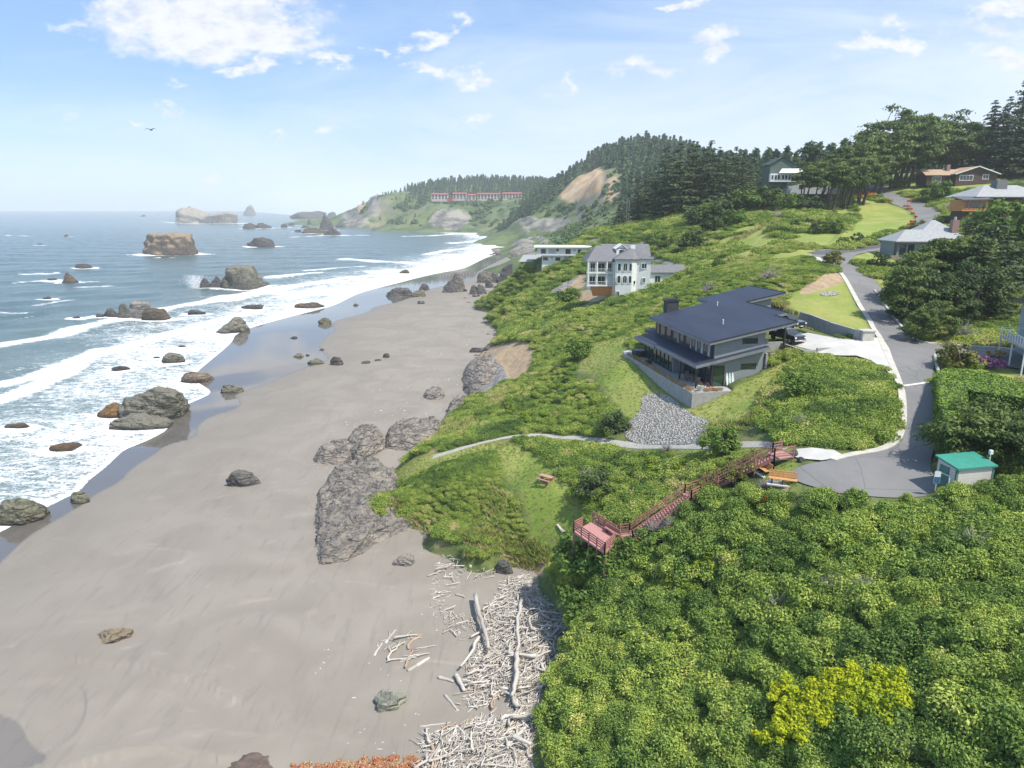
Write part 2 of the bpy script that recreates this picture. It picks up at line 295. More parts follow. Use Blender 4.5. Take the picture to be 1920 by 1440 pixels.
class MB:
    def __init__(s): s.v = []; s.f = []
    def add(s, vs, fs):
        n = len(s.v); s.v += [tuple(map(float, q)) for q in vs]; s.f += [tuple(i + n for i in f) for f in fs]; return s
    def box(s, x0, x1, y0, y1, z0, z1):
        return s.add([(x0, y0, z0), (x1, y0, z0), (x1, y1, z0), (x0, y1, z0), (x0, y0, z1), (x1, y0, z1), (x1, y1, z1), (x0, y1, z1)],
                     [(0, 3, 2, 1), (4, 5, 6, 7), (0, 1, 5, 4), (1, 2, 6, 5), (2, 3, 7, 6), (3, 0, 4, 7)])
    def prism(s, poly, z0, z1):      # z0, z1: numbers or functions of (x, y); poly counter-clockwise
        f0 = z0 if callable(z0) else (lambda x, y: z0); f1 = z1 if callable(z1) else (lambda x, y: z1); n = len(poly)
        ar = sum(poly[i][0] * poly[(i + 1) % n][1] - poly[(i + 1) % n][0] * poly[i][1] for i in range(n))
        if ar < 0: poly = poly[::-1]
        vs = [(x, y, f0(x, y)) for x, y in poly] + [(x, y, f1(x, y)) for x, y in poly]
        return s.add(vs, [tuple(range(n))[::-1], tuple(range(n, 2 * n))] + [(i, (i + 1) % n, n + (i + 1) % n, n + i) for i in range(n)])
    def bar(s, p, q, w, h=None, up=(0, 0, 1)):
        p, q = Vector(p), Vector(q); d = (q - p).normalized(); u = Vector(up)
        if abs(d.dot(u)) > .99: u = Vector((0, 1, 0))
        a = d.cross(u).normalized() * (w / 2); b = a.normalized().cross(d) * ((h or w) / 2)
        vs = [p - a - b, p + a - b, p + a + b, p - a + b, q - a - b, q + a - b, q + a + b, q - a + b]
        return s.add(vs, [(0, 3, 2, 1), (4, 5, 6, 7), (0, 1, 5, 4), (1, 2, 6, 5), (2, 3, 7, 6), (3, 0, 4, 7)])
    def tube(s, pts, rad, n=8, cap=True):
        pts = [Vector(p) for p in pts]; rings = []
        for i, p in enumerate(pts):
            d = (pts[min(i + 1, len(pts) - 1)] - pts[max(i - 1, 0)]).normalized()
            u = Vector((0, 0, 1)) if abs(d.z) < .9 else Vector((1, 0, 0)); a = d.cross(u).normalized(); b = a.cross(d)
            r = rad[i] if hasattr(rad, '__len__') else rad
            rings.append([p + (a * math.cos(2 * math.pi * k / n) + b * math.sin(2 * math.pi * k / n)) * r for k in range(n)])
        fs = [(i * n + k, i * n + (k + 1) % n, (i + 1) * n + (k + 1) % n, (i + 1) * n + k) for i in range(len(pts) - 1) for k in range(n)]
        if cap: fs += [tuple(range(n))[::-1], tuple(range((len(pts) - 1) * n, len(pts) * n))]
        return s.add([q for r_ in rings for q in r_], fs)
    def mesh(s, name, mat, smooth=False, bevel=0):
        me = bpy.data.meshes.new(name); me.from_pydata(s.v, [], s.f); me.update()
        if bevel:
            bm = bmesh.new(); bm.from_mesh(me); bmesh.ops.bevel(bm, geom=bm.edges[:], offset=bevel, segments=2, affect='EDGES', profile=.6); bm.to_mesh(me); bm.free()
        bm = bmesh.new(); bm.from_mesh(me); bmesh.ops.recalc_face_normals(bm, faces=bm.faces[:]); bm.to_mesh(me); bm.free()
        if smooth:
            for p in me.polygons: p.use_smooth = True
        if mat: me.materials.append(mat)
        return me
    def obj(s, name, mat, parent=None, **kw): return link(name, s.mesh(name, mat, **kw), parent)
def gridfaces(nr, nc):
    i = np.arange(nr - 1)[:, None] * nc + np.arange(nc - 1)[None]; return np.stack([i, i + 1, i + nc + 1, i + nc], -1).reshape(-1, 4)
def compact(V, Fq, keepf, at):
    Fq = Fq[keepf]; used = np.zeros(len(V), bool); used[Fq.ravel()] = True; mp_ = np.cumsum(used) - 1
    return V[used], mp_[Fq], {k: a[used] for k, a in at.items()}

# ------------------------------------------------------------ materials
def M(name, base=(0.5, 0.5, 0.5), rough=0.7, metal=0.0, spec=None):
    m_ = bpy.data.materials.new(name); m_.use_nodes = True; b = m_.node_tree.nodes['Principled BSDF']
    b.inputs['Base Color'].default_value = (*base, 1); b.inputs['Roughness'].default_value = rough; b.inputs['Metallic'].default_value = metal
    if spec is not None: b.inputs['Specular IOR Level'].default_value = spec
    return m_, m_.node_tree, b
def bump(nt, b, h, strength=0.5, dist=0.05):
    n = NN(nt, 'ShaderNodeBump', {'Height': h, 'Strength': strength, 'Distance': dist}); nt.links.new(n.outputs[0], b.inputs['Normal'])
def pos(nt): return NN(nt, 'ShaderNodeNewGeometry').outputs['Position']
def opos(nt): return NN(nt, 'ShaderNodeTexCoord').outputs['Object']
def simple(name, c1, c2=None, scale=2.0, rough=0.7, metal=0.0, bmp=0.0, spec=None, objsp=True, stretch=(1, 1, 1)):
    m_, nt, b = M(name, c1, rough, metal, spec); v = opos(nt) if objsp else pos(nt)
    if stretch != (1, 1, 1): v = NN(nt, 'ShaderNodeMapping', {'Vector': v, 'Scale': stretch}).outputs[0]
    n = noise(nt, v, scale, 6, 0.6)
    if c2 is None: c2 = tuple(q * 0.78 for q in c1)
    nt.links.new(mixc(nt, step(nt, n, 0.32, 0.68), c1, c2), b.inputs['Base Color'])
    if bmp: bump(nt, b, noise(nt, v, scale * 4, 5, 0.6), 0.6, bmp)
    return m_
# ------------------------------------------------------------ ground regions (world outlines from survey points)
def PG(px): return smooth_line(GL(px)[:, :2], 1, True)
LAWNS = {k: PG(v) for k, v in {
    'west': [(1085, 648), (1160, 632), (1190, 622), (1165, 662), (1215, 712), (1300, 768), (1340, 750), (1400, 715), (1470, 676), (1530, 668), (1480, 690), (1420, 740), (1410, 790), (1330, 790), (1290, 790), (1235, 738), (1185, 795), (1160, 765), (1120, 715), (1080, 685)],
    'east': [(1470, 560), (1510, 535), (1575, 512), (1600, 560), (1642, 630), (1625, 628), (1560, 608), (1500, 592), (1480, 575)],
    'hill': [(1578, 465), (1540, 462), (1575, 440), (1600, 418), (1610, 395), (1600, 372), (1650, 378), (1700, 392), (1718, 410), (1700, 428), (1650, 448)],
    'picnic': [(925, 830), (985, 830), (1015, 858), (1045, 890), (1075, 930), (1105, 975), (1080, 1010), (1060, 1060), (1000, 1065), (985, 1030), (1000, 990), (978, 940), (945, 890)],
    'strip': [(705, 905), (730, 880), (800, 862), (960, 822), (960, 838), (900, 850), (800, 880), (760, 900), (740, 925), (715, 925)],
    'path': [(1000, 818), (1200, 836), (1360, 840), (1470, 840), (1480, 850), (1400, 852), (1300, 848), (1200, 842), (1000, 826)],
    'mid': [(1590, 478), (1660, 466), (1710, 470), (1700, 500), (1640, 500), (1600, 490)],
    'verge': [(1640, 520), (1665, 525), (1690, 560), (1665, 562)],
    'slope': [(1340, 450), (1440, 405), (1500, 395), (1600, 372), (1600, 400), (1570, 440), (1540, 466), (1500, 515), (1420, 505), (1320, 500)],
    'upper': [(1630, 345), (1740, 345), (1900, 340), (1900, 352), (1740, 362), (1660, 362)],
    'benchspot': [(1425, 885), (1470, 868), (1500, 862), (1480, 890), (1500, 925), (1450, 920)],
    'garden': [(1800, 580), (1850, 570), (1860, 610), (1800, 620)],
    'rightpad': [(1765, 690), (1910, 690), (1910, 730), (1780, 720)]}.items()}
BARE = {k: PG(v) for k, v in {
    'slide': [(1040, 380), (1060, 352), (1100, 330), (1132, 318), (1135, 345), (1120, 372), (1090, 384)],
    'slide2': [(1135, 345), (1160, 335), (1165, 375), (1130, 384)],
    'tan1': [(896, 672), (912, 650), (950, 640), (1004, 650), (1004, 682), (978, 716), (940, 708), (912, 692)],
    'tan2': [(1090, 510), (1110, 515), (1090, 545), (1020, 555), (1060, 530)],
    'tan3': [(1110, 540), (1150, 550), (1110, 570), (1050, 560)],
    'tan4': [(1500, 540), (1580, 508), (1590, 530), (1540, 545), (1500, 556)],
    'head': [(655, 392), (700, 375), (690, 395), (668, 410)],
    'tip': [(705, 905), (720, 915), (750, 945), (735, 945), (710, 920)],
    'benchsoil': [(1425, 905), (1450, 890), (1478, 915), (1480, 935), (1430, 925)],
    'bank': [(985, 1030), (1030, 1045), (1045, 1085), (1010, 1072), (960, 1047), (880, 1022), (790, 992), (765, 978), (800, 972), (900, 1002)],
    'whitecut': [(1600, 372), (1625, 366), (1630, 372), (1600, 380)]}.items()}
ROCKG = {k: PG(v) for k, v in {
    'headtip': [(635, 415), (660, 395), (680, 410), (700, 425), (640, 428)], 'headc': [(690, 382), (715, 380), (712, 410), (685, 408)],
    'cliff': [(800, 428), (810, 405), (850, 395), (890, 410), (880, 432), (830, 432)], 'scree': [(940, 438), (1000, 420), (1050, 408), (1075, 425), (1040, 440), (1000, 445)],
    'slab1': [(1010, 620), (1030, 600), (1045, 592), (1035, 612), (1015, 632)], 'slab2': [(1030, 548), (1060, 530), (1095, 512), (1060, 545), (1035, 555)],
    'spit': [(955, 478), (975, 452), (1000, 458), (1005, 485), (980, 490)], 'toeface': [(870, 690), (905, 675), (960, 700), (930, 735), (880, 742)],
    'beachend': [(930, 437), (1010, 446), (1120, 446), (1110, 452), (1000, 452), (930, 442)]}.items()}
MFRONT = PG([(1090, 505), (1110, 520), (1150, 545), (1215, 530), (1272, 512), (1280, 524), (1220, 546), (1165, 562), (1110, 566), (1080, 550)])
GRAVEL = PG([(1172, 800), (1205, 765), (1200, 745), (1225, 738), (1262, 745), (1290, 775), (1335, 790), (1330, 812), (1318, 834), (1200, 834), (1170, 822)])
ROADS = {k: smooth_line(GL(v)[:, :2], 2, True) for k, v in {
    'main': [(1473, 892), (1500, 874), (1560, 864), (1600, 850), (1655, 842), (1682, 826), (1692, 800), (1694, 770), (1688, 725), (1672, 685), (1655, 645), (1625, 590), (1600, 550), (1580, 515), (1572, 500), (1530, 488), (1520, 480), (1530, 468), (1570, 469), (1620, 462), (1665, 452), (1700, 436), (1716, 415), (1718, 400), (1690, 388), (1655, 376), (1636, 366), (1600, 352), (1640, 345), (1665, 360), (1700, 368), (1740, 382), (1770, 400), (1775, 415), (1745, 428), (1720, 446), (1690, 462), (1650, 468), (1605, 476), (1596, 488), (1630, 515), (1642, 530), (1665, 555), (1690, 595), (1718, 638), (1760, 646), (1830, 650), (1920, 652), (1960, 660), (1960, 700), (1900, 690), (1800, 668), (1762, 672), (1748, 690), (1748, 730), (1752, 780), (1755, 830), (1745, 860), (1745, 885), (1760, 905), (1745, 930), (1700, 934), (1640, 932), (1560, 925), (1500, 908)],
    'back': [(1182, 482), (1195, 465), (1206, 448), (1232, 446), (1212, 458), (1212, 472), (1240, 482), (1300, 505), (1260, 510), (1210, 490)]}.items()}
CONC = {k: smooth_line(GL(v)[:, :2], 1, True) for k, v in {
    'drive': [(1478, 650), (1500, 622), (1560, 634), (1608, 640), (1640, 632), (1662, 640), (1685, 700), (1692, 730), (1688, 736), (1672, 700), (1620, 668), (1560, 668), (1510, 660)],
    'pad': [(1475, 852), (1500, 840), (1585, 848), (1555, 866), (1500, 862)],
    'gpad': [(1520, 480), (1545, 485), (1562, 500), (1545, 495), (1522, 486)]}.items()}
LOC_O = Pz(1298, 738, 21.0); LOC_A = R(10.5)
def hloc(X, Y, Z=0): return np.array([LOC_O[0] + X * math.cos(LOC_A) - Y * math.sin(LOC_A), LOC_O[1] + X * math.sin(LOC_A) + Y * math.cos(LOC_A), LOC_O[2] + Z])
def hq(pts): return np.array([hloc(*p)[:2] for p in pts])
HOUSEPAD = hq([(0, 0), (6, 0), (6.2, 2.6), (12.5, 2.6), (12.5, 27), (8, 28.5), (0, 28)])
UPPAD = hq([(12.5, 5), (27, 5), (27, 30), (12.5, 30)])
SLOPE_DN = hq([(6, 0), (16, 2.6), (12, 2.9), (6.2, 2.9)])
flat = [(ROADS['main'], None), (ROADS['back'], None), (CONC['drive'], None), (CONC['pad'], None), (GRAVEL, None)]
def ground_mask(P):
    m_ = {}
    def u(d, w): 
        r = np.zeros(len(P))
        for L in d: r = np.maximum(r, sst(sdf(P, L), -w, w))
        return r
    far = P[:, 1] > 430
    m_['grass'] = u(LAWNS.values(), 0.7); m_['road'] = u(list(ROADS.values()) + list(CONC.values()), 0.4)
    m_['bare'] = np.maximum(u([BARE[k] for k in BARE if k not in ('slide', 'slide2', 'head')], 1.2), u([BARE[k] for k in ('slide', 'slide2', 'head')], 14))
    m_['rock'] = np.maximum(u([ROCKG[k] for k in ('slab1', 'slab2', 'toeface')], 1.0), u([ROCKG[k] for k in ('headtip', 'headc', 'cliff', 'scree', 'spit', 'beachend')], 12))
    m_['grav'] = np.maximum(u([GRAVEL], 0.5), u([HOUSEPAD], .3))
    return m_
def Zroad(x, y): return T(x, y)
PATHC = smooth_line(GL([(812, 858), (860, 843), (905, 830), (950, 820), (1000, 815), (1060, 820), (1120, 827), (1180, 834), (1250, 836), (1320, 836), (1400, 834), (1450, 834), (1478, 840)])[:, :2], 2)

# ------------------------------------------------------------ hillside
NA = 820; rows = 18 * 1.0072 ** np.arange(0, 700); rows = rows[rows < 2680]
av = np.linspace(-.93, .97, NA); YY, AA = np.meshgrid(rows, av, indexing='ij'); XX = AA * YY
P2 = np.c_[XX.ravel(), YY.ravel()]
Z0 = T(P2[:, 0], P2[:, 1]); near = P2[:, 1] < 430
msk = ground_mask(P2)
pthm = 1 - sst(segd(P2, PATHC)[0], .6, 1.6)
hard = np.clip(pthm + msk['road'] + msk['grav'] + msk['grass'] * .75, 0, 1)
amp = np.where(near, 0.55, 0.0) + sst(P2[:, 1], 380, 900) * 5.0
soft = (1 - hard) * amp
ZT = Z0 + soft * f2(P2[:, 0], P2[:, 1], 7, 4, .55, 1) * np.where(near, 1, 0) + (1 - near) * soft * f2(P2[:, 0], P2[:, 1], 60, 5, .55, 2, True) * (1 + 2.0 * msk['rock'] + 1.2 * msk['bare'])
ZT += near * msk['rock'] * (f2(P2[:, 0], P2[:, 1], 2.2, 4, .6, 5, True)) * .8 + near * msk['grass'] * f2(P2[:, 0], P2[:, 1], 2.5, 3, .5, 9) * .12
ZT -= near * sst(sdf(P2, ROADS['main']), 0.2, .8) * .12
for L in [HOUSEPAD] + list(CONC.values()) + list(ROADS.values()): ZT -= np.clip(sst(sdf(P2, L), -.6, 0.9), 0, 1) * .22
ZT = np.where(sdf(P2, UPPAD) > 0, np.minimum(ZT, 26.2), ZT)
ZT = np.where(sdf(P2, HOUSEPAD) > 0.2, np.minimum(ZT, 20.2), ZT)
zb = BZ(P2[:, 0], P2[:, 1])
V = np.c_[P2, ZT]; Fq = gridfaces(len(rows), NA)
vis = (ZT > zb - 1.2)
kf = vis[Fq].any(1)
at = dict(grass=msk['grass'], bare=msk['bare'], rock=msk['rock'], far=sst(P2[:, 1], 380, 520))
steep = np.zeros(len(P2)); zz = ZT.reshape(len(rows), NA); gy = np.gradient(zz, axis=0) / np.gradient(rows)[:, None]; gx = np.gradient(zz, axis=1) / (YY * (av[1] - av[0]))
at['steep'] = np.hypot(gx, gy).ravel()
V, Fq, at = compact(V, Fq, kf, at)

m_ground, nt, b = M('hillside_soil', rough=.9); p = pos(nt)
ga, ba, ra, fa, sa = (attr(nt, k) for k in ('grass', 'bare', 'rock', 'far', 'steep'))
nl = noise(nt, p, .12, 5, .6); nm = noise(nt, p, .9, 5, .65); nf = noise(nt, p, 5.0, 4, .7); nF = noise(nt, p, .035, 8, .68); nF2 = noise(nt, p, .012, 6, .6)
scr = mixc(nt, step(nt, nm, .3, .7), (.060, .095, .022), (.15, .18, .05))
scr = mixc(nt, step(nt, nl, .56, .70), scr, (.26, .23, .11))
gr = mixc(nt, step(nt, nl, .35, .65), (.20, .285, .038), (.33, .345, .085)); gr = mixc(nt, mth(nt, 'MULTIPLY', step(nt, nm, .48, .72), .75), gr, (.30, .235, .095)); gr = mixc(nt, mth(nt, 'MULTIPLY', step(nt, nf, .4, .8), .6), gr, (.07, .12, .02))
so_ = mixc(nt, step(nt, nm, .3, .7), (.30, .20, .115), (.42, .33, .21)); 
rk = mixc(nt, step(nt, nm, .35, .65), (.13, .125, .12), (.30, .285, .265))
fs = mixc(nt, step(nt, nF, .36, .60), (.045, .085, .028), (.13, .165, .055)); fs = mixc(nt, step(nt, nF2, .55, .72), fs, (.22, .20, .12))
fs = mixc(nt, mth(nt, 'MULTIPLY', step(nt, sa, .75, 1.2), .6), fs, (.24, .22, .18))
fso = mixc(nt, step(nt, nF, .35, .6), (.42, .25, .12), (.50, .38, .24)); frk = mixc(nt, step(nt, nF, .38, .6), (.09, .088, .082), (.27, .255, .21))
c = mixc(nt, fa, scr, fs); c = mixc(nt, ga, c, gr)
c = mixc(nt, step(nt, mth(nt, 'ADD', ba, mth(nt, 'MULTIPLY_ADD', nm, .6, -.3)), .35, .65), c, mixc(nt, fa, so_, fso))
c = mixc(nt, step(nt, mth(nt, 'ADD', ra, mth(nt, 'MULTIPLY_ADD', mixc(nt, fa, nm, nF), 1.4, -.7)), .4, .62), c, mixc(nt, fa, rk, frk))
nt.links.new(c, b.inputs['Base Color']); bump(nt, b, mth(nt, 'ADD', nf, mth(nt, 'MULTIPLY', nm, 1.5)), .9, .12)
tag(link('hillside', mesh_np('hillside', V, Fq, m_ground, True, at)), kind='structure')

# ------------------------------------------------------------ beach
rows = 30 * 1.0075 ** np.arange(0, 620); rows = rows[rows < 1600]; NB = 520
av = np.linspace(-1.05, .16, NB); YY, AA = np.meshgrid(rows, av, indexing='ij'); P2 = np.c_[(AA * YY).ravel(), YY.ravel()]
d = shore_d(P2[:, 0], P2[:, 1]); zb = BZ(P2[:, 0], P2[:, 1])
dw, sw = segd(P2, WET); dwet = np.where(sw < 0, dw, -dw)       # + dry side
dwet = dwet + f2(P2[:, 0], P2[:, 1], 9, 3, .5, 3) * .7
at = dict(wet=1 - sst(dwet, -.25, .35), damp=1 - sst(dwet, -2, 30), sea=sst(-d, 0, 2))
pools = [PG2 for PG2 in [smooth_line([Pz(u, v, 1.4)[:2] for u, v in q], 2, True) for q in
        ([(655, 880), (680, 868), (702, 866), (698, 876), (672, 886)], [(-60, 1345), (0, 1343), (40, 1362), (52, 1400), (110, 1445), (-60, 1460)])]]
pool = np.maximum(sst(sdf(P2, pools[0]), -.15, .15), .55 * sst(sdf(P2, pools[1]), -.1, .1))
at['wet'] = np.maximum(at['wet'], pool)
dry = sst(dwet, 3, 20)
zz = zb + dry * (f2(P2[:, 0], P2[:, 1], 16, 4, .5, 4) * .22 + f2(P2[:, 0], P2[:, 1], 2.6, 3, .5, 6, True) * .03) - pool * .12
# low scarps left by the tide
for L, hgt in (([(150, 1245), (200, 1258), (245, 1253), (300, 1275), (370, 1290), (430, 1320)], .25), ([(60, 1285), (130, 1280), (165, 1310), (150, 1380), (90, 1420)], .15), ([(180, 1440), (240, 1425), (320, 1425), (400, 1437)], .35)):
    dd_, ss_ = segd(P2, smooth_line([Pz(u, v, 1.5)[:2] for u, v in L], 2)); zz += np.where(ss_ > 0, 1, 0) * hgt * np.exp(-dd_ / 2.0) * sst(dd_, 0, .25)
V = np.c_[P2, zz]; Fq = gridfaces(len(rows), NB); tz = T(P2[:, 0], P2[:, 1])
kf = ((tz < zb + 5) & (d > -60))[Fq].any(1); V, Fq, at = compact(V, Fq, kf, at)
m_sand, nt, b = M('beach_sand', rough=.85); p = pos(nt); we, da, se = attr(nt, 'wet'), attr(nt, 'damp'), attr(nt, 'sea')
q = NN(nt, 'ShaderNodeMapping', {'Vector': p, 'Rotation': (0, 0, R(-24)), 'Scale': (.085, .13, .1)}).outputs[0]
n1 = noise(nt, q, 1.0, 8, .55, 2.6); n2 = noise(nt, p, .09, 4, .5, 1.0); n3 = noise(nt, p, 14.0, 3, .6)
c = mixc(nt, step(nt, n2, .3, .7), (.230, .203, .168), (.275, .246, .206))
c = mixc(nt, mth(nt, 'MULTIPLY', step(nt, n1, .58, .78), .35), c, (.44, .39, .33))
c = mixc(nt, mth(nt, 'MULTIPLY', step(nt, n1, .44, .30), .0), c, (.2, .18, .16))
q2 = NN(nt, 'ShaderNodeMapping', {'Vector': p, 'Rotation': (0, 0, R(-35)), 'Scale': (.9, .16, .1)}).outputs[0]
c = mixc(nt, mth(nt, 'MULTIPLY', step(nt, noise(nt, q2, 1.0, 7, .6, 1.2), .52, .70), .38), c, (.165, .148, .128))
c = mixc(nt, mth(nt, 'MULTIPLY', da, .55), c, (.205, .182, .150)); c = mixc(nt, mth(nt, 'MULTIPLY', we, .9), c, (.115, .105, .095))
c = mixc(nt, mth(nt, 'MULTIPLY', step(nt, n3, .4, .8), .12), c, (.1, .1, .1))
nt.links.new(c, b.inputs['Base Color'])
ro = mth(nt, 'MULTIPLY_ADD', mth(nt, 'MAXIMUM', we, mth(nt, 'MULTIPLY', step(nt, da, .55, 1.0), .25)), -.78, .84); nt.links.new(ro, b.inputs['Roughness'])
b.inputs['Specular IOR Level'].default_value = .5
bs = mth(nt, 'SUBTRACT', 1.0, we)
bh = mth(nt, 'ADD', mth(nt, 'MULTIPLY', n3, .25), n1)
nb = NN(nt, 'ShaderNodeBump', {'Height': bh, 'Distance': .06, 'Strength': mth(nt, 'MULTIPLY_ADD', bs, .45, .02)}); nt.links.new(nb.outputs[0], b.inputs['Normal'])
tag(link('beach', mesh_np('beach', V, Fq, m_sand, True, at)), kind='structure')

# ------------------------------------------------------------ sea
rows = np.r_[50 * 1.0085 ** np.arange(0, 480)]; rows = rows[rows < 2600]; rows = np.r_[rows, rows[-1] * 1.05 ** np.arange(1, 26)]; NS = 560
av = np.linspace(-1.1, .30, NS); YY, AA = np.meshgrid(rows, av, indexing='ij'); P2 = np.c_[(AA * YY).ravel(), YY.ravel()]; x, y = P2.T
d = -shore_d(x, y)                 # + offshore
near = sst(d, 2, 60)
wv = lambda ang, L, a, ph: a * np.sin((x * math.cos(ang) + y * math.sin(ang)) * 2 * math.pi / L + ph + 2.2 * f2(x, y, L * 2.5, 2, .5, ph))
far_f = 1 - sst(y, 900, 2400)
z = near * far_f * (wv(R(-62), 36, .38, 1) + wv(R(-75), 23, .20, 2) + wv(R(-40), 13, .11, 3) + f2(x, y, 5, 3, .5, 12) * .22)
BR = [ # breaking wave bands: pixels, half width in metres, strength, crest height
    ([(-160, 745), (-60, 735), (0, 722), (60, 706), (120, 688), (180, 664), (240, 647), (290, 636), (350, 618), (430, 596), (480, 585)], 5.5, 1.2, .35),
    ([(-60, 770), (40, 738), (100, 712), (150, 682), (190, 655)], 4.5, 1.1, .3),
    ([(-100, 668), (0, 648), (70, 637), (130, 622), (200, 602), (260, 594), (320, 578), (400, 562), (460, 550), (520, 541), (580, 534), (640, 528)], 6.0, 1.1, .45),
    ([(290, 582), (390, 568), (470, 556), (520, 545), (590, 528), (660, 520), (720, 515)], 5, 1.0, .3),
    ([(500, 552), (560, 548), (640, 545), (700, 536), (740, 527)], 6, .9, .2),
    ([(575, 508), (620, 505), (682, 499)], 4, 1.0, .6), ([(505, 520), (550, 517), (594, 511)], 5, 1.15, .9),
    ([(650, 486), (720, 491), (780, 494), (823, 497)], 9, 1.0, .4), ([(700, 510), (760, 508), (810, 500), (870, 490), (900, 480)], 9, 1.0, .3), ([(800, 478), (830, 471), (866, 467)], 8, 1., .4),
    ([(760, 443), (820, 442), (876, 436)], 8, 1.1, .4), ([(850, 456), (890, 453), (937, 446)], 11, 1.1, .4), ([(865, 468), (900, 463), (945, 458)], 10, 1.1, .3), ([(800, 487), (850, 481), (900, 473), (960, 464)], 8, .8, .2), ([(790, 432), (850, 438), (905, 443)], 6, .8, 0),
    ([(-60, 600), (0, 598), (60, 590), (110, 582)], 3, .0, 1.3), ([(20, 600), (60, 594)], 1.0, .6, .2),
    ([(0, 441), (30, 442), (58, 443)], 4, .9, .1), ([(40, 514), (75, 513), (105, 512)], 3, .95, .2), ([(145, 538), (175, 537), (207, 535)], 3, .8, .1), ([(30, 530), (60, 528), (180, 527)], 2.5, .8, .0), ([(40, 575), (85, 568), (135, 562)], 2.5, .7, .1),
    ([(0, 585), (25, 587), (55, 585)], 2, .7, .1), ([(300, 415), (360, 421), (440, 422), (485, 424)], 5, .9, .2), ([(220, 406), (300, 406)], 6, .7, .1), ([(500, 398), (560, 400)], 10, .6, 0), ([(300, 402), (340, 401)], 8, .8, 0), ([(425, 403), (520, 402)], 9, .7, 0), ([(545, 445), (600, 442), (690, 441)], 5, 1., .1)]
foam = np.zeros(len(P2)); lift = np.zeros(len(P2))
wob = f2(x, y, 11, 4, .6, 21); wob2 = f2(x, y, 3.2, 3, .6, 22)
for L, w, k, hgt in BR:
    Lw = smooth_line([Pz(u, v, 0)[:2] for u, v in L], 1); mnx, mny = Lw.min(0) - 60; mxx, mxy = Lw.max(0) + 60
    s = np.where((x > mnx) & (x < mxx) & (y > mny) & (y < mxy))[0]
    if len(s) == 0: continue
    dd_, _ = segd(P2[s], Lw); dd_ = np.abs(dd_ + wob[s] * w * .55 + wob2[s] * w * .25)
    foam[s] = np.maximum(foam[s], k * (.72 + .42 * wob2[s] + .25 * wob[s]) * (1 - sst(dd_, w * .1, w * 1.6))); lift[s] = np.maximum(lift[s], hgt * np.exp(-(dd_ / (w * .8)) ** 2))
surf = (1 - sst(d + wob * 16, 6, 78 + 40 * sst(y, 180, 400)))
surf = np.maximum(surf, .0)
foam = np.maximum(foam, surf * (.50 + .07 * sst(y, 200, 500) + .28 * f2(x, y, 14, 3, .5, 31)))
edge = np.exp(-((d - .7) / .75) ** 2) * .95 * sst(y, 1400, 1100)
foam = np.maximum(foam, edge)
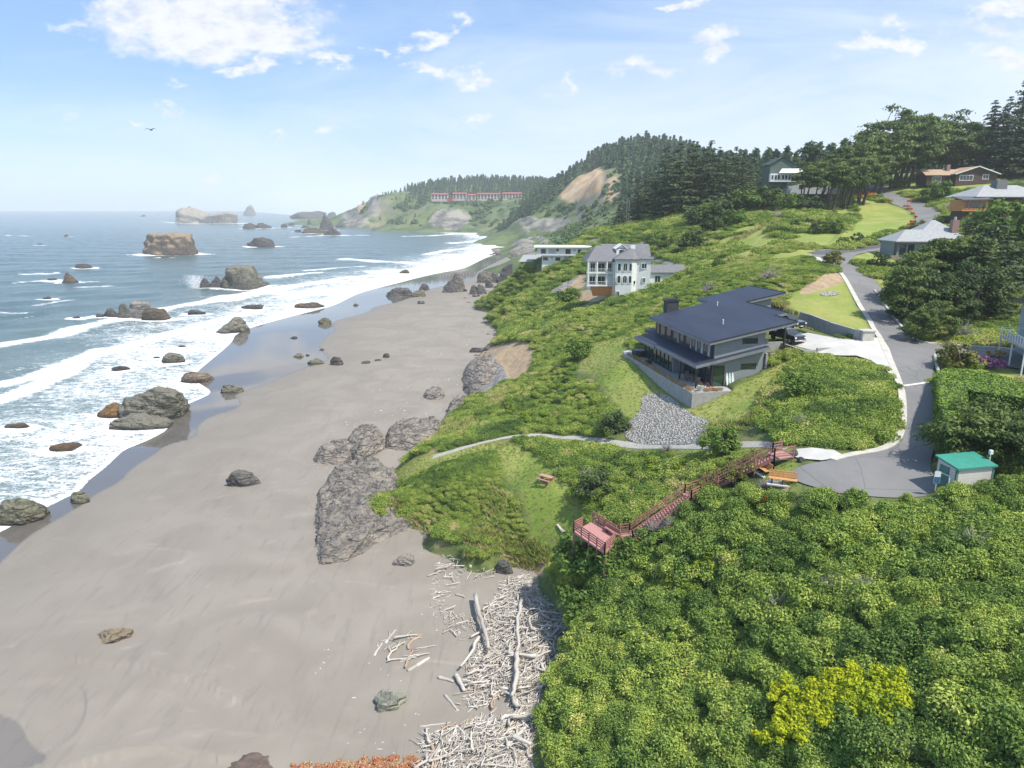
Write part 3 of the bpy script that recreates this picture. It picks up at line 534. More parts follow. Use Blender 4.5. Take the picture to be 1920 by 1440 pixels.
# ------------------------------------------------------------ rocks (position table: pixel of the base centre, size in pixels, look)
# u, v, w, h, material, shape, ground ('w' water, 'b' beach, 't' hillside), label
RK = [
 (306, 478, 96, 38, 'tan', 'block', 'w', 'large flat-topped sea stack with tan top and dark sides, alone in the bay'),
 (358, 418, 76, 20, 'pale', 'lump', 'w', 'western half of the wide pale rocky island near the horizon'),
 (404, 419, 76, 20, 'pale', 'lump', 'w', 'eastern half of the wide pale rocky island near the horizon'),
 (356, 402, 20, 11, 'pale', 'peak', 'w', 'small hazy pinnacle showing behind the wide pale island'),
 (467, 404, 18, 19, 'pale', 'peak', 'w', 'narrow pointed hazy sea stack near the horizon, right of the wide pale island'),
 (466, 429, 26, 10, 'dark', 'low', 'w', 'low dark reef rock just right of the pale island'), (489, 428, 28, 8, 'dark', 'low', 'w', 'low dark reef rock, second to the right of the pale island'),
 (488, 463, 42, 17, 'dark', 'lump', 'w', 'dark humped rock alone in open water right of the flat-topped stack'),
 (452, 542, 60, 42, 'green', 'block', 'w', 'big rounded grey-green sea rock, tallest of the wave-hit cluster'), (425, 542, 34, 22, 'green', 'lump', 'w', 'low shoulder rock left of the big rounded grey-green sea rock'), (407, 541, 22, 25, 'dark', 'peak', 'w', 'dark upright rock in the middle of the wave-hit cluster'), (383, 541, 25, 19, 'dark', 'peak', 'w', 'small dark rock at the left end of the wave-hit cluster, under the spray'), (496, 537, 16, 8, 'dark', 'low', 'w', 'little dark rock right of the wave-hit cluster'),
 (230, 597, 21, 27, 'green', 'peak', 'w', 'split upright rock at the left of the pale boulder pair in the breakers'), (256, 597, 40, 30, 'pale', 'block', 'w', 'blocky pale grey rock beside the split upright rock in the breakers'),
 (293, 601, 43, 21, 'tanw', 'lump', 'w', 'brown wedge-shaped rock just right of the blocky pale rock'), (204, 594, 27, 10, 'dark', 'low', 'w', 'small dark rock left of the split upright rock'), (184, 595, 16, 7, 'dark', 'low', 'w', 'tiny dark rock at the left end of the breaker rocks'), (142, 598, 12, 5, 'dark', 'low', 'w', 'tiny awash rock off to the left of the breaker rocks'),
 (125, 530, 28, 13, 'tanw', 'peak', 'w', 'small brown peaked rock in a foam patch at the left'), (95, 527, 18, 5, 'dark', 'low', 'w', 'flat awash rock beside the small brown peaked rock'), (155, 503, 26, 7, 'dark', 'low', 'w', 'flat dark rock awash, in open water left of the flat-topped stack'), (74, 460, 9, 3, 'dark', 'low', 'w', 'tiny far rock awash at the far left'), (124, 444, 8, 4, 'dark', 'low', 'w', 'tiny far rock in a streak of foam left of the flat-topped stack'), (86, 562, 15, 5, 'dark', 'low', 'w', 'small dark awash rock above the green swell at the left'), (267, 406, 8, 3, 'dark', 'low', 'w', 'speck of rock in foam left of the pale island'), (310, 483, 20, 3, 'dark', 'low', 'w', 'low dark ledge at the foot of the flat-topped stack'),
 (425, 625, 62, 31, 'wedge', 'wedge', 'w', 'grey wedge-shaped rock pointing up where the foam meets the wet sand'),
 (363, 589, 28, 7, 'dark', 'low', 'w', 'low dark rock awash in white foam'), (472, 579, 33, 8, 'dark', 'low', 'w', 'long low dark rock awash in the surf'),
 (316, 681, 34, 17, 'green', 'lump', 'w', 'rounded dark boulder in foam above the reddish rock'), (220, 694, 30, 6, 'dark', 'low', 'w', 'thin black rock awash in the foam'), (290, 672, 12, 3, 'dark', 'low', 'w', 'speck of black rock awash in the foam'), (340, 651, 12, 4, 'dark', 'low', 'w', 'tiny black rock awash near the wedge-shaped rock'), (327, 735, 12, 3, 'dark', 'low', 'w', 'tiny black rock just above the great beach boulder'),
 (363, 718, 57, 21, 'red', 'lump', 'w', 'low boulder with rusty red base at the edge of the foam'), (433, 737, 35, 17, 'olive', 'lump', 'b', 'low mossy boulder on wet sand right of the rusty one'),
 (272, 790, 118, 68, 'green', 'tilt', 'w', 'great tilted grey-green boulder at the water edge, largest on the beach'), (250, 806, 104, 28, 'green', 'slab', 'w', 'sloping grey-green slab in front of the great tilted boulder'), (208, 783, 52, 24, 'orange', 'lump', 'w', 'orange weed-covered rock behind the great tilted boulder'), (327, 772, 17, 22, 'olive', 'lump', 'w', 'small mossy rock at the right side of the great tilted boulder'),
 (29, 806, 35, 12, 'tanw', 'lump', 'w', 'small brown rock in foam at the left edge'), (108, 846, 54, 12, 'orange', 'lump', 'w', 'flat orange-tan rock in the shallow foam'), (22, 986, 92, 40, 'olive', 'lump', 'w', 'cracked grey-green boulder at the left edge by the waterline'), (144, 944, 30, 20, 'olive', 'lump', 'b', 'small mossy boulder at the waterline'),
 (453, 913, 50, 30, 'speck', 'lump', 'b', 'speckled grey boulder alone on the dry sand'), (205, 1204, 66, 20, 'tan', 'low', 'b', 'low tan rock half buried in the wide sand'),
 (727, 1332, 56, 38, 'palegreen', 'flat', 'b', 'flat pale greenish rock near the lower driftwood'), (755, 1062, 42, 26, 'pale', 'lump', 'b', 'rounded pale grey boulder below the headland'), (945, 1076, 34, 28, 'speck', 'lump', 'b', 'blue-grey boulder at the top of the driftwood pile'),
 (580, 578, 42, 12, 'tanw', 'lump', 'b', 'brown low rock at the edge of the surf'), (560, 578, 18, 10, 'orange', 'lump', 'b', 'small orange rock joined to the brown one at the surf edge'),
 (750, 556, 48, 16, 'undercut', 'block', 'b', 'long undercut grey rock standing in shallow wet sand'), (785, 557, 27, 13, 'green', 'lump', 'b', 'mossy rock right of the long undercut rock'), (793, 544, 16, 11, 'grey', 'lump', 'b', 'small grey rock behind the mossy one'),
 (608, 608, 20, 8, 'olive', 'low', 'b', 'flat pale mossy rock on wet sand'), (550, 635, 14, 3, 'dark', 'low', 'b', 'tiny dark rock on the wet sand'), (559, 670, 22, 6, 'olive', 'low', 'b', 'low rock on wet sand, left of the pair by the dry edge'), (591, 683, 32, 8, 'olive', 'low', 'b', 'flat mossy rock at the dry edge of the wet sand'), (632, 685, 24, 13, 'dark', 'lump', 'b', 'small dark craggy boulder on dry sand'), (604, 657, 9, 3, 'dark', 'low', 'b', 'pebble-like dark rock at the wet sand edge'), (576, 667, 7, 3, 'dark', 'low', 'b', 'tiny rock next to the flat rock on wet sand'),
 (686, 682, 16, 5, 'dark', 'low', 'b', 'small rock, leftmost of three in mid beach'), (708, 677, 12, 4, 'dark', 'low', 'b', 'small rock, middle of three in mid beach'), (724, 671, 14, 6, 'dark', 'low', 'b', 'small rock, rightmost of three in mid beach'), (790, 570, 12, 5, 'grey', 'low', 'b', 'small flat rock on sand below the long undercut rock'), (666, 573, 10, 3, 'dark', 'low', 'b', 'tiny dark rock on the wet sheen left of the undercut rock'), (758, 513, 20, 6, 'tanw', 'low', 'w', 'small brown rock in the surf above the undercut rock'),
 (853, 548, 34, 36, 'greyt', 'tilt', 'b', 'tall domed grey boulder, left of the beach boulder cluster'), (840, 549, 20, 16, 'grey', 'lump', 'b', 'lower boulder leaning on the tall domed one'), (908, 531, 24, 22, 'greyt', 'tilt', 'b', 'tall pale boulder at the left of the upright trio'), (927, 530, 22, 26, 'grey', 'peak', 'b', 'pointed dark boulder in the middle of the upright trio'), (948, 532, 30, 38, 'grey', 'tilt', 'b', 'tallest craggy boulder against the green bluff'), (919, 540, 16, 14, 'grey', 'lump', 'b', 'round boulder in front of the upright trio'), (939, 541, 20, 11, 'green', 'lump', 'b', 'mossy boulder in front of the tallest craggy one'), (888, 552, 14, 16, 'grey', 'dome', 'b', 'left one of two round boulders in front of the cluster'), (901, 552, 17, 17, 'grey', 'dome', 'b', 'right one of two round boulders in front of the cluster'), (871, 547, 11, 5, 'dark', 'low', 'b', 'small rock at the foot of the tall domed boulder'), (925, 551, 9, 8, 'grey', 'lump', 'b', 'small boulder right of the two round ones'), (936, 558, 15, 12, 'dark', 'lump', 'b', 'dark boulder at the front right of the cluster'), (956, 546, 18, 13, 'grey', 'lump', 'b', 'craggy boulder touching the green bluff'), (951, 551, 9, 6, 'grey', 'low', 'b', 'small rock under the craggy boulder at the bluff'), (908, 583, 27, 23, 'greyt', 'tilt', 'b', 'undercut tan-grey boulder alone below the cluster'), (939, 569, 13, 9, 'grey', 'lump', 'b', 'small boulder between the undercut one and the bluff'), (963, 588, 12, 10, 'dark', 'lump', 'b', 'dark rough rock at the foot of the green bluff'), (953, 577, 9, 7, 'greyt', 'lump', 'b', 'small tan rock at the bluff foot'), (933, 586, 8, 4, 'dark', 'low', 'b', 'tiny dark rock right of the undercut boulder'),
 (898, 661, 24, 9, 'dark', 'low', 'b', 'flat dark rock at the foot of the tan cut'),
 (577, 410, 58, 15, 'dark', 'lump', 'w', 'long hazy dark island left of the far headland'), (610, 432, 30, 28, 'dark', 'peak', 'w', 'tall dark pointed sea stack off the headland'), (591, 438, 36, 9, 'tanw', 'low', 'w', 'low brown rock at the left foot of the tall dark stack'), (622, 441, 32, 12, 'dark', 'lump', 'w', 'dark rock at the right foot of the tall stack'), (579, 422, 10, 10, 'dark', 'peak', 'w', 'small pointed rock left of the tall dark stack'), (571, 428, 14, 6, 'dark', 'low', 'w', 'small rock below the small pointed one'), (531, 427, 13, 6, 'dark', 'low', 'w', 'small far rock, left of a pair off the headland'), (545, 423, 12, 4, 'dark', 'low', 'w', 'small far rock, right of a pair off the headland'), (557, 435, 14, 4, 'dark', 'low', 'w', 'tiny rock left of the low brown rock'), (503, 427, 10, 4, 'dark', 'low', 'w', 'tiny far rock in the middle of the bay mouth'), (622, 407, 17, 10, 'dark', 'lump', 'w', 'hazy rock right of the long island'), (771, 434, 14, 4, 'dark', 'low', 'w', 'small dark rock in the calm water before the cliff'),
 (640, 427, 28, 8, 'dark', 'low', 'w', 'ledge rock at the tip of the headland'), (668, 427, 30, 7, 'dark', 'low', 'w', 'ledge rock along the base of the headland'), (724, 426, 18, 22, 'greyt', 'peak', 'w', 'upright rock at the foot of the far green slope'), (832, 433, 24, 12, 'dark', 'lump', 'w', 'dark rock in front of the pale far cliff'), (806, 432, 20, 5, 'dark', 'low', 'w', 'low rock left of the pale far cliff'), (860, 434, 22, 5, 'greyt', 'low', 'w', 'low rock right of the pale far cliff'),
 (815, 748, 34, 13, 'greyt', 'low', 'b', 'flat broken pale rock sunk in sand below the crag')]
def planes(seed, n, flat=0.0):
    r = np.random.RandomState(seed); N = r.normal(size=(n, 3)); N /= np.linalg.norm(N, axis=1)[:, None]; return N, 0.72 + .3 * r.rand(n)
_ico = {}
def ico(n):
    if n not in _ico:
        bm = bmesh.new(); bmesh.ops.create_icosphere(bm, subdivisions=n, radius=1); _ico[n] = (np.array([v.co[:] for v in bm.verts]), np.array([[v.index for v in f.verts] for f in bm.faces])); bm.free()
    return _ico[n]
def rockmesh(name, seed, sx, sy, sz, shape, mat, sub=4):
    D, Fc = ico(sub); N, K = planes(seed, 16); q = D @ N.T; r = (K[None] / np.maximum(q, 1e-3)); r = np.minimum(r, 1.6)
    r = -np.log(np.exp(-14 * r).sum(1)) / 14
    P = D * r[:, None]
    asp = np.array([sx, sy, sz]); s = max(sx, sz)
    if shape == 'block': P[:, 2] = np.clip(P[:, 2], -1, .62) * 1.5; P[:, :2] *= (1.08 - .1 * P[:, 2:3])
    elif shape == 'peak': k = np.clip(1.1 - .42 * (P[:, 2] + .15), .42, 1.1); P[:, :2] *= k[:, None]; P[:, 2] *= 1.15
    elif shape == 'wedge': P[:, 2] = P[:, 2] * np.clip(.62 + .6 * P[:, 0], .12, 1.3); P[:, 2] *= 1.25
    elif shape == 'tilt': P[:, 2] = np.clip(P[:, 2] * (1.15 + .35 * P[:, 0]), -1, .95); P[:, 0] += .22 * P[:, 2]
    elif shape == 'slab': P[:, 2] *= (.9 - .35 * P[:, 0])
    elif shape == 'flat': P[:, 2] = np.clip(P[:, 2], -1, .35) * 1.2; P[:, 0] *= 1 + .25 * np.sin(3 * np.arctan2(P[:, 1], P[:, 0]) + seed)
    elif shape == 'dome': P[:, 2] = np.clip(P[:, 2], -1, .78) * 1.2; P[:, :2] *= (1.08 + .12 * np.sin(P[:, 2:3] * 5 + seed))
    elif shape == 'low': P[:, 2] = P[:, 2] * .9; 
    Pn = P * (asp / s) * 2.2 + seed * 3.1
    n = D / np.linalg.norm(D, axis=1)[:, None]
    a = .15 * fbm(Pn * 1.0, 4, .55, True) + .075 * fbm(Pn * 3.3, 5, .62, True)
    strat = Pn @ np.array([.35, .2, 1.0]); a += .02 * np.sin(strat * 9 + 4 * fbm(Pn, 2))
    P = P + n * a[:, None] * np.array([1, 1, s / sz * .7 if sz < s * .5 else 1]) * (1 if sub > 2 else .6)
    P = P * asp; P[:, 2] = np.maximum(P[:, 2], -sz * .35)
    me = mesh_np(name, P, Fc, mat, sub >= 4)
    return me
RM = {}
def rockmat(key, ca, cb, cc=None, top=None, wet=True):
    m_, nt, b = M('rock_' + key, rough=.85); p = pos(nt); o = opos(nt)
    n1 = noise(nt, p, .45, 8, .68, .6); n2 = noise(nt, p, 2.4, 6, .7); 
    q = NN(nt, 'ShaderNodeMapping', {'Vector': p, 'Rotation': (R(20), R(35), 0), 'Scale': (.6, .6, 2.4)}).outputs[0]; n3 = noise(nt, q, 1.1, 7, .65, .8)
    c = mixc(nt, step(nt, n1, .38, .62), ca, cb); c = mixc(nt, step(nt, n3, .50, .62), c, cc or tuple(x * .45 for x in ca)); c = mixc(nt, mth(nt, 'MULTIPLY', step(nt, n2, .55, .7), .6), c, tuple(min(1, x * 1.5) for x in cb))
    ck = NN(nt, 'ShaderNodeTexVoronoi', {'Vector': NN(nt, 'ShaderNodeVectorMath', {0: q, 1: NN(nt, 'ShaderNodeTexNoise', {'Vector': p, 'Scale': .9, 'Detail': 4.0}).outputs[1]}, operation='ADD').outputs[0], 'Scale': .40}, feature='DISTANCE_TO_EDGE').outputs[0]
    c = mixc(nt, mth(nt, 'MULTIPLY', mth(nt, 'SUBTRACT', 1.0, step(nt, ck, .0, .06)), .42), c, (.05, .047, .043))
    sz = NN(nt, 'ShaderNodeSeparateXYZ', {0: p}).outputs[2]; nz = NN(nt, 'ShaderNodeSeparateXYZ', {0: NN(nt, 'ShaderNodeNewGeometry').outputs['Normal']}).outputs[2]
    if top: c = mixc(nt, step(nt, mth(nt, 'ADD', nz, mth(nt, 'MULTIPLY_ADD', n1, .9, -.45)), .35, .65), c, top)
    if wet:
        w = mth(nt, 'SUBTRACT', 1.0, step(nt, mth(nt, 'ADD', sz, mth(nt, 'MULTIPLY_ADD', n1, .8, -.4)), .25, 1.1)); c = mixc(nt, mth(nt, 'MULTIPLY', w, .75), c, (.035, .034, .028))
    nt.links.new(c, b.inputs['Base Color']); bump(nt, b, mth(nt, 'ADD', mth(nt, 'MULTIPLY', n1, 2.2), mth(nt, 'ADD', n2, mth(nt, 'MULTIPLY_ADD', n3, 1.6, mth(nt, 'MULTIPLY', step(nt, ck, .0, .12), .8)))), 1.0, .45)
    RM[key] = m_; return m_
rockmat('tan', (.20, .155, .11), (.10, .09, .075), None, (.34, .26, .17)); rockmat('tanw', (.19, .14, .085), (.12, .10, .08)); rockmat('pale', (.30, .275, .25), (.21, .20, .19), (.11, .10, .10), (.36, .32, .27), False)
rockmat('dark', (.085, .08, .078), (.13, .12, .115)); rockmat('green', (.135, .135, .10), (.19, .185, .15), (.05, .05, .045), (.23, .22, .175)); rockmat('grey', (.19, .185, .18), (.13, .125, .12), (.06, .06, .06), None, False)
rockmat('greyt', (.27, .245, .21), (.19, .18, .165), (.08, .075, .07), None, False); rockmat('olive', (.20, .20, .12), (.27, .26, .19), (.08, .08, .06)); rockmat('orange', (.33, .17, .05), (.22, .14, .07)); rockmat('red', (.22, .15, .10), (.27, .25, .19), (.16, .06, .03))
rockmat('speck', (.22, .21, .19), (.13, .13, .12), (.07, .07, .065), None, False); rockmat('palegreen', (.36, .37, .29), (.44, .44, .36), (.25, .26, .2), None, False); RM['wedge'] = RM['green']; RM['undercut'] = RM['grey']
rockmat('crag', (.27, .245, .22), (.40, .355, .30), (.14, .13, .12), None, False)
rock_foam = []
for i, (u, v, w, h, mk, shp, gk, lab) in enumerate(RK):
    z0 = 0.0 if gk == 'w' else None
    if gk == 'w': p = Pz(u, v, 0)
    else:
        p = Pz(u, v, 1.0); p = Pz(u, v, float(BZ(p[0], p[1])))
    t = p[1] / ray(u, v)[1]; s = t / F; sx = w * s / 2 * .92; dep = sx * (.75 if shp != 'slab' else .6)
    drop = abs(ray(u, v)[2]) / math.hypot(*ray(u, v)[:2]); hh = h * s
    sz = max((hh - dep * 2 * drop * .62), hh * .42)
    if p[1] > 900: dep = sx * .55; sz = hh * .95
    c = np.array([p[0], p[1] + dep * .85 + (0 if p[1] < 900 else 0), p[2]])
    scz = {'low': 1.3, 'block': 1.08, 'flat': 2.0, 'peak': .92, 'tilt': 1.0, 'wedge': .85, 'slab': 1.2}.get(shp, 1.15)
    sub = 6 if w > 90 and p[1] < 400 else 5 if w > 24 else 4 if w > 12 else 3
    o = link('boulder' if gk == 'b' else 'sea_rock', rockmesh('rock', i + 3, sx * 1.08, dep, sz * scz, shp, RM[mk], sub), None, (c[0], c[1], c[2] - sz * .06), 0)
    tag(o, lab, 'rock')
    if gk == 'w': rock_foam.append((c[0], c[1], sx, dep))
# ------------------------------------------------------------ sea, continued: foam round the rocks
for (cx, cy, sx, sy) in rock_foam:
    s = np.where((np.abs(x - cx) < sx * 4 + 12) & (np.abs(y - cy) < sy * 3 + 12))[0]
    if len(s) == 0: continue
    e = np.hypot((x[s] - cx - sx * .2) / (sx * 1.45 + 1.6 + cy * .004), (y[s] - cy + sy * .4) / (sy * .95 + 1.2 + cy * .003)); foam[s] = np.maximum(foam[s], (1 - sst(e + .4 * wob2[s], .75, 1.35)) * .85)
foam = np.clip(foam, 0, 1.3); z = z + lift * (.7 + .5 * wob)
V = np.c_[P2, z]; Fq = gridfaces(len(rows), NS); kf = (d > -1.2)[Fq].any(1)
V, Fq, at = compact(V, Fq, kf, dict(foam=foam, shal=(1 - sst(d, 0, 9)), surf=1 - sst(d, 5, 120)))
m_sea, nt, b = M('sea_water', rough=.16); p = pos(nt); fo, sh, su = attr(nt, 'foam'), attr(nt, 'shal'), attr(nt, 'surf')
q = NN(nt, 'ShaderNodeMapping', {'Vector': p, 'Rotation': (0, 0, R(22)), 'Scale': (.5, 1.0, 1)}).outputs[0]
n1 = noise(nt, q, .55, 9, .68, .5); n2 = noise(nt, q, 1.9, 7, .7, .4); n3 = noise(nt, q, .05, 4, .5); nw = noise(nt, q, .30, 8, .62, .3)
c = mixc(nt, step(nt, n3, .3, .7), (.058, .100, .100), (.088, .135, .125)); c = mixc(nt, su, c, (.135, .18, .165)); c = mixc(nt, mth(nt, 'MULTIPLY', sh, .8), c, (.20, .19, .165))
th = mth(nt, 'ADD', fo, mth(nt, 'ADD', mth(nt, 'MULTIPLY_ADD', n1, 1.9, -.98), mth(nt, 'MULTIPLY_ADD', n2, 1.3, -.65)))
lace = noise(nt, NN(nt, 'ShaderNodeMapping', {'Vector': p, 'Rotation': (0, 0, R(22)), 'Scale': (.5, 1.0, 1)}).outputs[0], .8, 5, .6, 2.2); lace = mth(nt, 'SUBTRACT', 1.0, mth(nt, 'MULTIPLY', mth(nt, 'ABSOLUTE', mth(nt, 'SUBTRACT', lace, .5)), 9.0))
th = mth(nt, 'ADD', th, mth(nt, 'MULTIPLY', mth(nt, 'MULTIPLY', mth(nt, 'MAXIMUM', lace, 0.0), fo), 1.0))
fm = step(nt, th, .36, .95)
wc = mth(nt, 'MULTIPLY', step(nt, mth(nt, 'ADD', nw, mth(nt, 'MULTIPLY_ADD', n2, .25, -.125)), .735, .78), .8); fm = mth(nt, 'MAXIMUM', fm, wc)
c = mixc(nt, mth(nt, 'MULTIPLY', step(nt, th, .0, .7), .45), c, (.30, .38, .38))
c = mixc(nt, fm, c, (.80, .81, .82)); nt.links.new(c, b.inputs['Base Color'])
nt.links.new(mth(nt, 'MULTIPLY_ADD', fm, .6, .2), b.inputs['Roughness'])
h = mth(nt, 'ADD', mth(nt, 'MULTIPLY', n1, .8), mth(nt, 'MULTIPLY', n2, .35)); bump(nt, b, h, .9, .55)
tag(link('sea', mesh_np('sea', V, Fq, m_sea, True, at)), kind='structure')
# ------------------------------------------------------------ roads and other flush sheets
def sheet(name, poly, mat, off, step_=2.0, label=None, cat=None, kind='structure', zf=T):
    from mathutils.geometry import delaunay_2d_cdt
    poly = np.asarray(poly); L = []
    for a, b_ in zip(poly, np.roll(poly, -1, 0)):
        n = max(1, int(np.hypot(*(b_ - a)) / step_)); L += [a + (b_ - a) * k / n for k in range(n)]
    L = np.array(L); n = len(L); mn, mx = poly.min(0), poly.max(0)
    gx, gy = np.meshgrid(np.arange(mn[0], mx[0], step_), np.arange(mn[1], mx[1], step_)); g = np.c_[gx.ravel(), gy.ravel()]; g = g[sdf(g, poly) > step_ * .4]
    pts = [Vector(q) for q in L] + [Vector(q) for q in g]
    r = delaunay_2d_cdt(pts, [(i, (i + 1) % n) for i in range(n)], [list(range(n))], 1, 1e-5)
    vs = np.array([q[:] for q in r[0]]); z_ = zf(vs[:, 0], vs[:, 1]) + off
    me = bpy.data.meshes.new(name); me.from_pydata(np.c_[vs, z_].tolist(), [], r[2]); me.update()
    bm = bmesh.new(); bm.from_mesh(me); bmesh.ops.recalc_face_normals(bm, faces=bm.faces[:])
    if sum(f.normal.z for f in bm.faces) < 0: bmesh.ops.reverse_faces(bm, faces=bm.faces[:])
    bm.to_mesh(me); bm.free()
    for p_ in me.polygons: p_.use_smooth = True
    me.materials.append(mat)
    return tag(link(name, me), label, cat, kind=kind)
m_asph, nt, b = M('asphalt', rough=.85); p = pos(nt)
c = mixc(nt, step(nt, noise(nt, p, .16, 5, .6), .35, .65), (.180, .178, .174), (.225, .222, .216)); c = mixc(nt, mth(nt, 'MULTIPLY', noise(nt, p, 9, 4, .7), .5), c, (.10, .10, .10))
vc = NN(nt, 'ShaderNodeTexVoronoi', {'Vector': NN(nt, 'ShaderNodeMixRGB', {0: .25, 1: p, 2: NN(nt, 'ShaderNodeTexNoise', {'Vector': p, 'Scale': .6}).outputs[1]}).outputs[0], 'Scale': .22}, feature='DISTANCE_TO_EDGE').outputs[0]
c = mixc(nt, mth(nt, 'MULTIPLY', mth(nt, 'SUBTRACT', 1.0, step(nt, vc, .0, .012)), .5), c, (.07, .07, .07))
nt.links.new(c, b.inputs['Base Color']); bump(nt, b, noise(nt, p, 14, 3, .6), .3, .02)
m_asphd = simple('fresh_asphalt', (.075, .078, .083), (.095, .097, .1), .5, .85, objsp=False)
m_conc = simple('concrete', (.56, .545, .51), (.46, .45, .42), .4, .8, objsp=False, bmp=.004)
m_white = simple('road_paint', (.80, .80, .78), (.70, .70, .68), 3, .6, objsp=False)
m_kerb = simple('kerb_concrete', (.55, .52, .46), (.42, .40, .35), .9, .85, objsp=False)
sheet('road', ROADS['main'], m_asph, .04, 1.6); sheet('road', ROADS['back'], m_asph, .05, 3)
sheet('driveway', CONC['drive'], m_conc, .075, 1.5); sheet('pavement', CONC['pad'], m_conc, .07, 1.5); sheet('pavement', CONC['gpad'], m_conc, .07, 2)
def band(px, w, zf=T): # world band of width w round a pixel line
    c_ = smooth_line(GL(px)[:, :2], 2) if len(px) > 2 else GL(px)[:, :2]
    d_ = np.gradient(c_, axis=0); n_ = np.stack([-d_[:, 1], d_[:, 0]], 1); n_ /= np.linalg.norm(n_, axis=1)[:, None]; return np.vstack([c_ - n_ * w / 2, (c_ + n_ * w / 2)[::-1]])
sheet('road_patch', band([(1523, 476), (1560, 473), (1600, 468), (1640, 462), (1680, 459)], 4.0), m_asphd, .055, 1.5)
sheet('road_marking', band([(1691, 724), (1752, 715)], .35), m_white, .05, .5)
def ribbon(name, px, w, h, mat, off=0.0, label=None, cat=None, world=None, kind=None):
    c_ = world if world is not None else smooth_line(GL(px)[:, :2], 2); d_ = np.gradient(c_, axis=0); n_ = np.stack([-d_[:, 1], d_[:, 0]], 1); n_ /= np.linalg.norm(n_, axis=1)[:, None]
    a_, b_ = c_ - n_ * w / 2, c_ + n_ * w / 2; za, zb_ = T(a_[:, 0], a_[:, 1]) + off, T(b_[:, 0], b_[:, 1]) + off; V_ = []; 
    for i in range(len(c_)): V_ += [(a_[i, 0], a_[i, 1], za[i] - .3), (a_[i, 0], a_[i, 1], za[i] + h), (b_[i, 0], b_[i, 1], zb_[i] + h), (b_[i, 0], b_[i, 1], zb_[i] - .3)]
    mb = MB(); Fs = [(i * 4 + k, i * 4 + k + 1, i * 4 + k + 5, i * 4 + k + 4) for i in range(len(c_) - 1) for k in range(3)] + [(0, 3, 2, 1), tuple(len(V_) - 4 + k for k in range(4))]
    mb.add(V_, Fs); return tag(mb.obj(name, mat), label, cat, kind=kind)
ribbon('kerb', [(1566, 500), (1578, 515), (1600, 550), (1626, 592), (1640, 620), (1656, 648), (1674, 685), (1689, 725), (1694, 770), (1691, 805), (1680, 828), (1655, 843), (1600, 851), (1560, 862)], .75, .10, m_kerb, label='long pale concrete kerb curving along the left side of the road', cat='kerb')
ribbon('kerb', [(1640, 545), (1665, 580), (1695, 620), (1722, 643), (1770, 646), (1850, 652), (1920, 658)], .35, .22, m_kerb, label='low pale kerb between road and dark garden trees', cat='kerb')
ribbon('gravel_path', None, 1.1, .05, simple('path_gravel', (.46, .43, .38), (.34, .32, .28), 3, .9, objsp=False), world=PATHC, kind='structure')
# gravel patch of broken pale stone, and stones on it
m_grav, nt, b = M('broken_stone', rough=.9); p = pos(nt)
vn = NN(nt, 'ShaderNodeTexVoronoi', {'Vector': p, 'Scale': 3.6, 'Randomness': 1.0}); vv = NN(nt, 'ShaderNodeSeparateXYZ', {0: vn.outputs['Color']}).outputs[0]
c = mixc(nt, vv, (.30, .285, .25), (.56, .54, .49)); c = mixc(nt, step(nt, vn.outputs['Distance'], .32, .62), c, (.17, .16, .14)); nt.links.new(c, b.inputs['Base Color'])
bump(nt, b, mth(nt, 'SUBTRACT', 1.0, vn.outputs['Distance']), 1.0, .18)
sheet('gravel', GRAVEL, m_grav, .10, 1.0, kind='structure')
sheet('gravel', PG([(1535, 552), (1545, 547), (1565, 546), (1575, 550), (1565, 555), (1545, 556)]), m_grav, .09, .8)
# ------------------------------------------------------------ foliage
def leafmat(name, cols, trans=.22, nsc=.22, rough=.6, wamt=.5, inst=True):
    m_, nt, b = M(name, rough=rough); b.inputs['Specular IOR Level'].default_value = .25
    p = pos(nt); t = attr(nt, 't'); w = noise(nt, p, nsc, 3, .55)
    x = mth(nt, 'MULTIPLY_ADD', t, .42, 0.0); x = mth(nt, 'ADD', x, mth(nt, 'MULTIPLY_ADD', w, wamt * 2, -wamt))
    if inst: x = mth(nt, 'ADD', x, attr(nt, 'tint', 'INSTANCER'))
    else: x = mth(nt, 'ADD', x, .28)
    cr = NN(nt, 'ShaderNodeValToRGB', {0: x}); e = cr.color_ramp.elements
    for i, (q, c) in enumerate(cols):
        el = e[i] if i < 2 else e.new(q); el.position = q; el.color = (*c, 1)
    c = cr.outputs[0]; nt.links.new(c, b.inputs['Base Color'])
    tr = NN(nt, 'ShaderNodeBsdfTranslucent', {0: mixc(nt, .5, c, (.16, .22, .02))}); mx = NN(nt, 'ShaderNodeMixShader', {0: trans, 1: b.outputs[0], 2: tr.outputs[0]})
    nt.links.new(mx.outputs[0], nt.nodes['Material Output'].inputs[0]); return m_
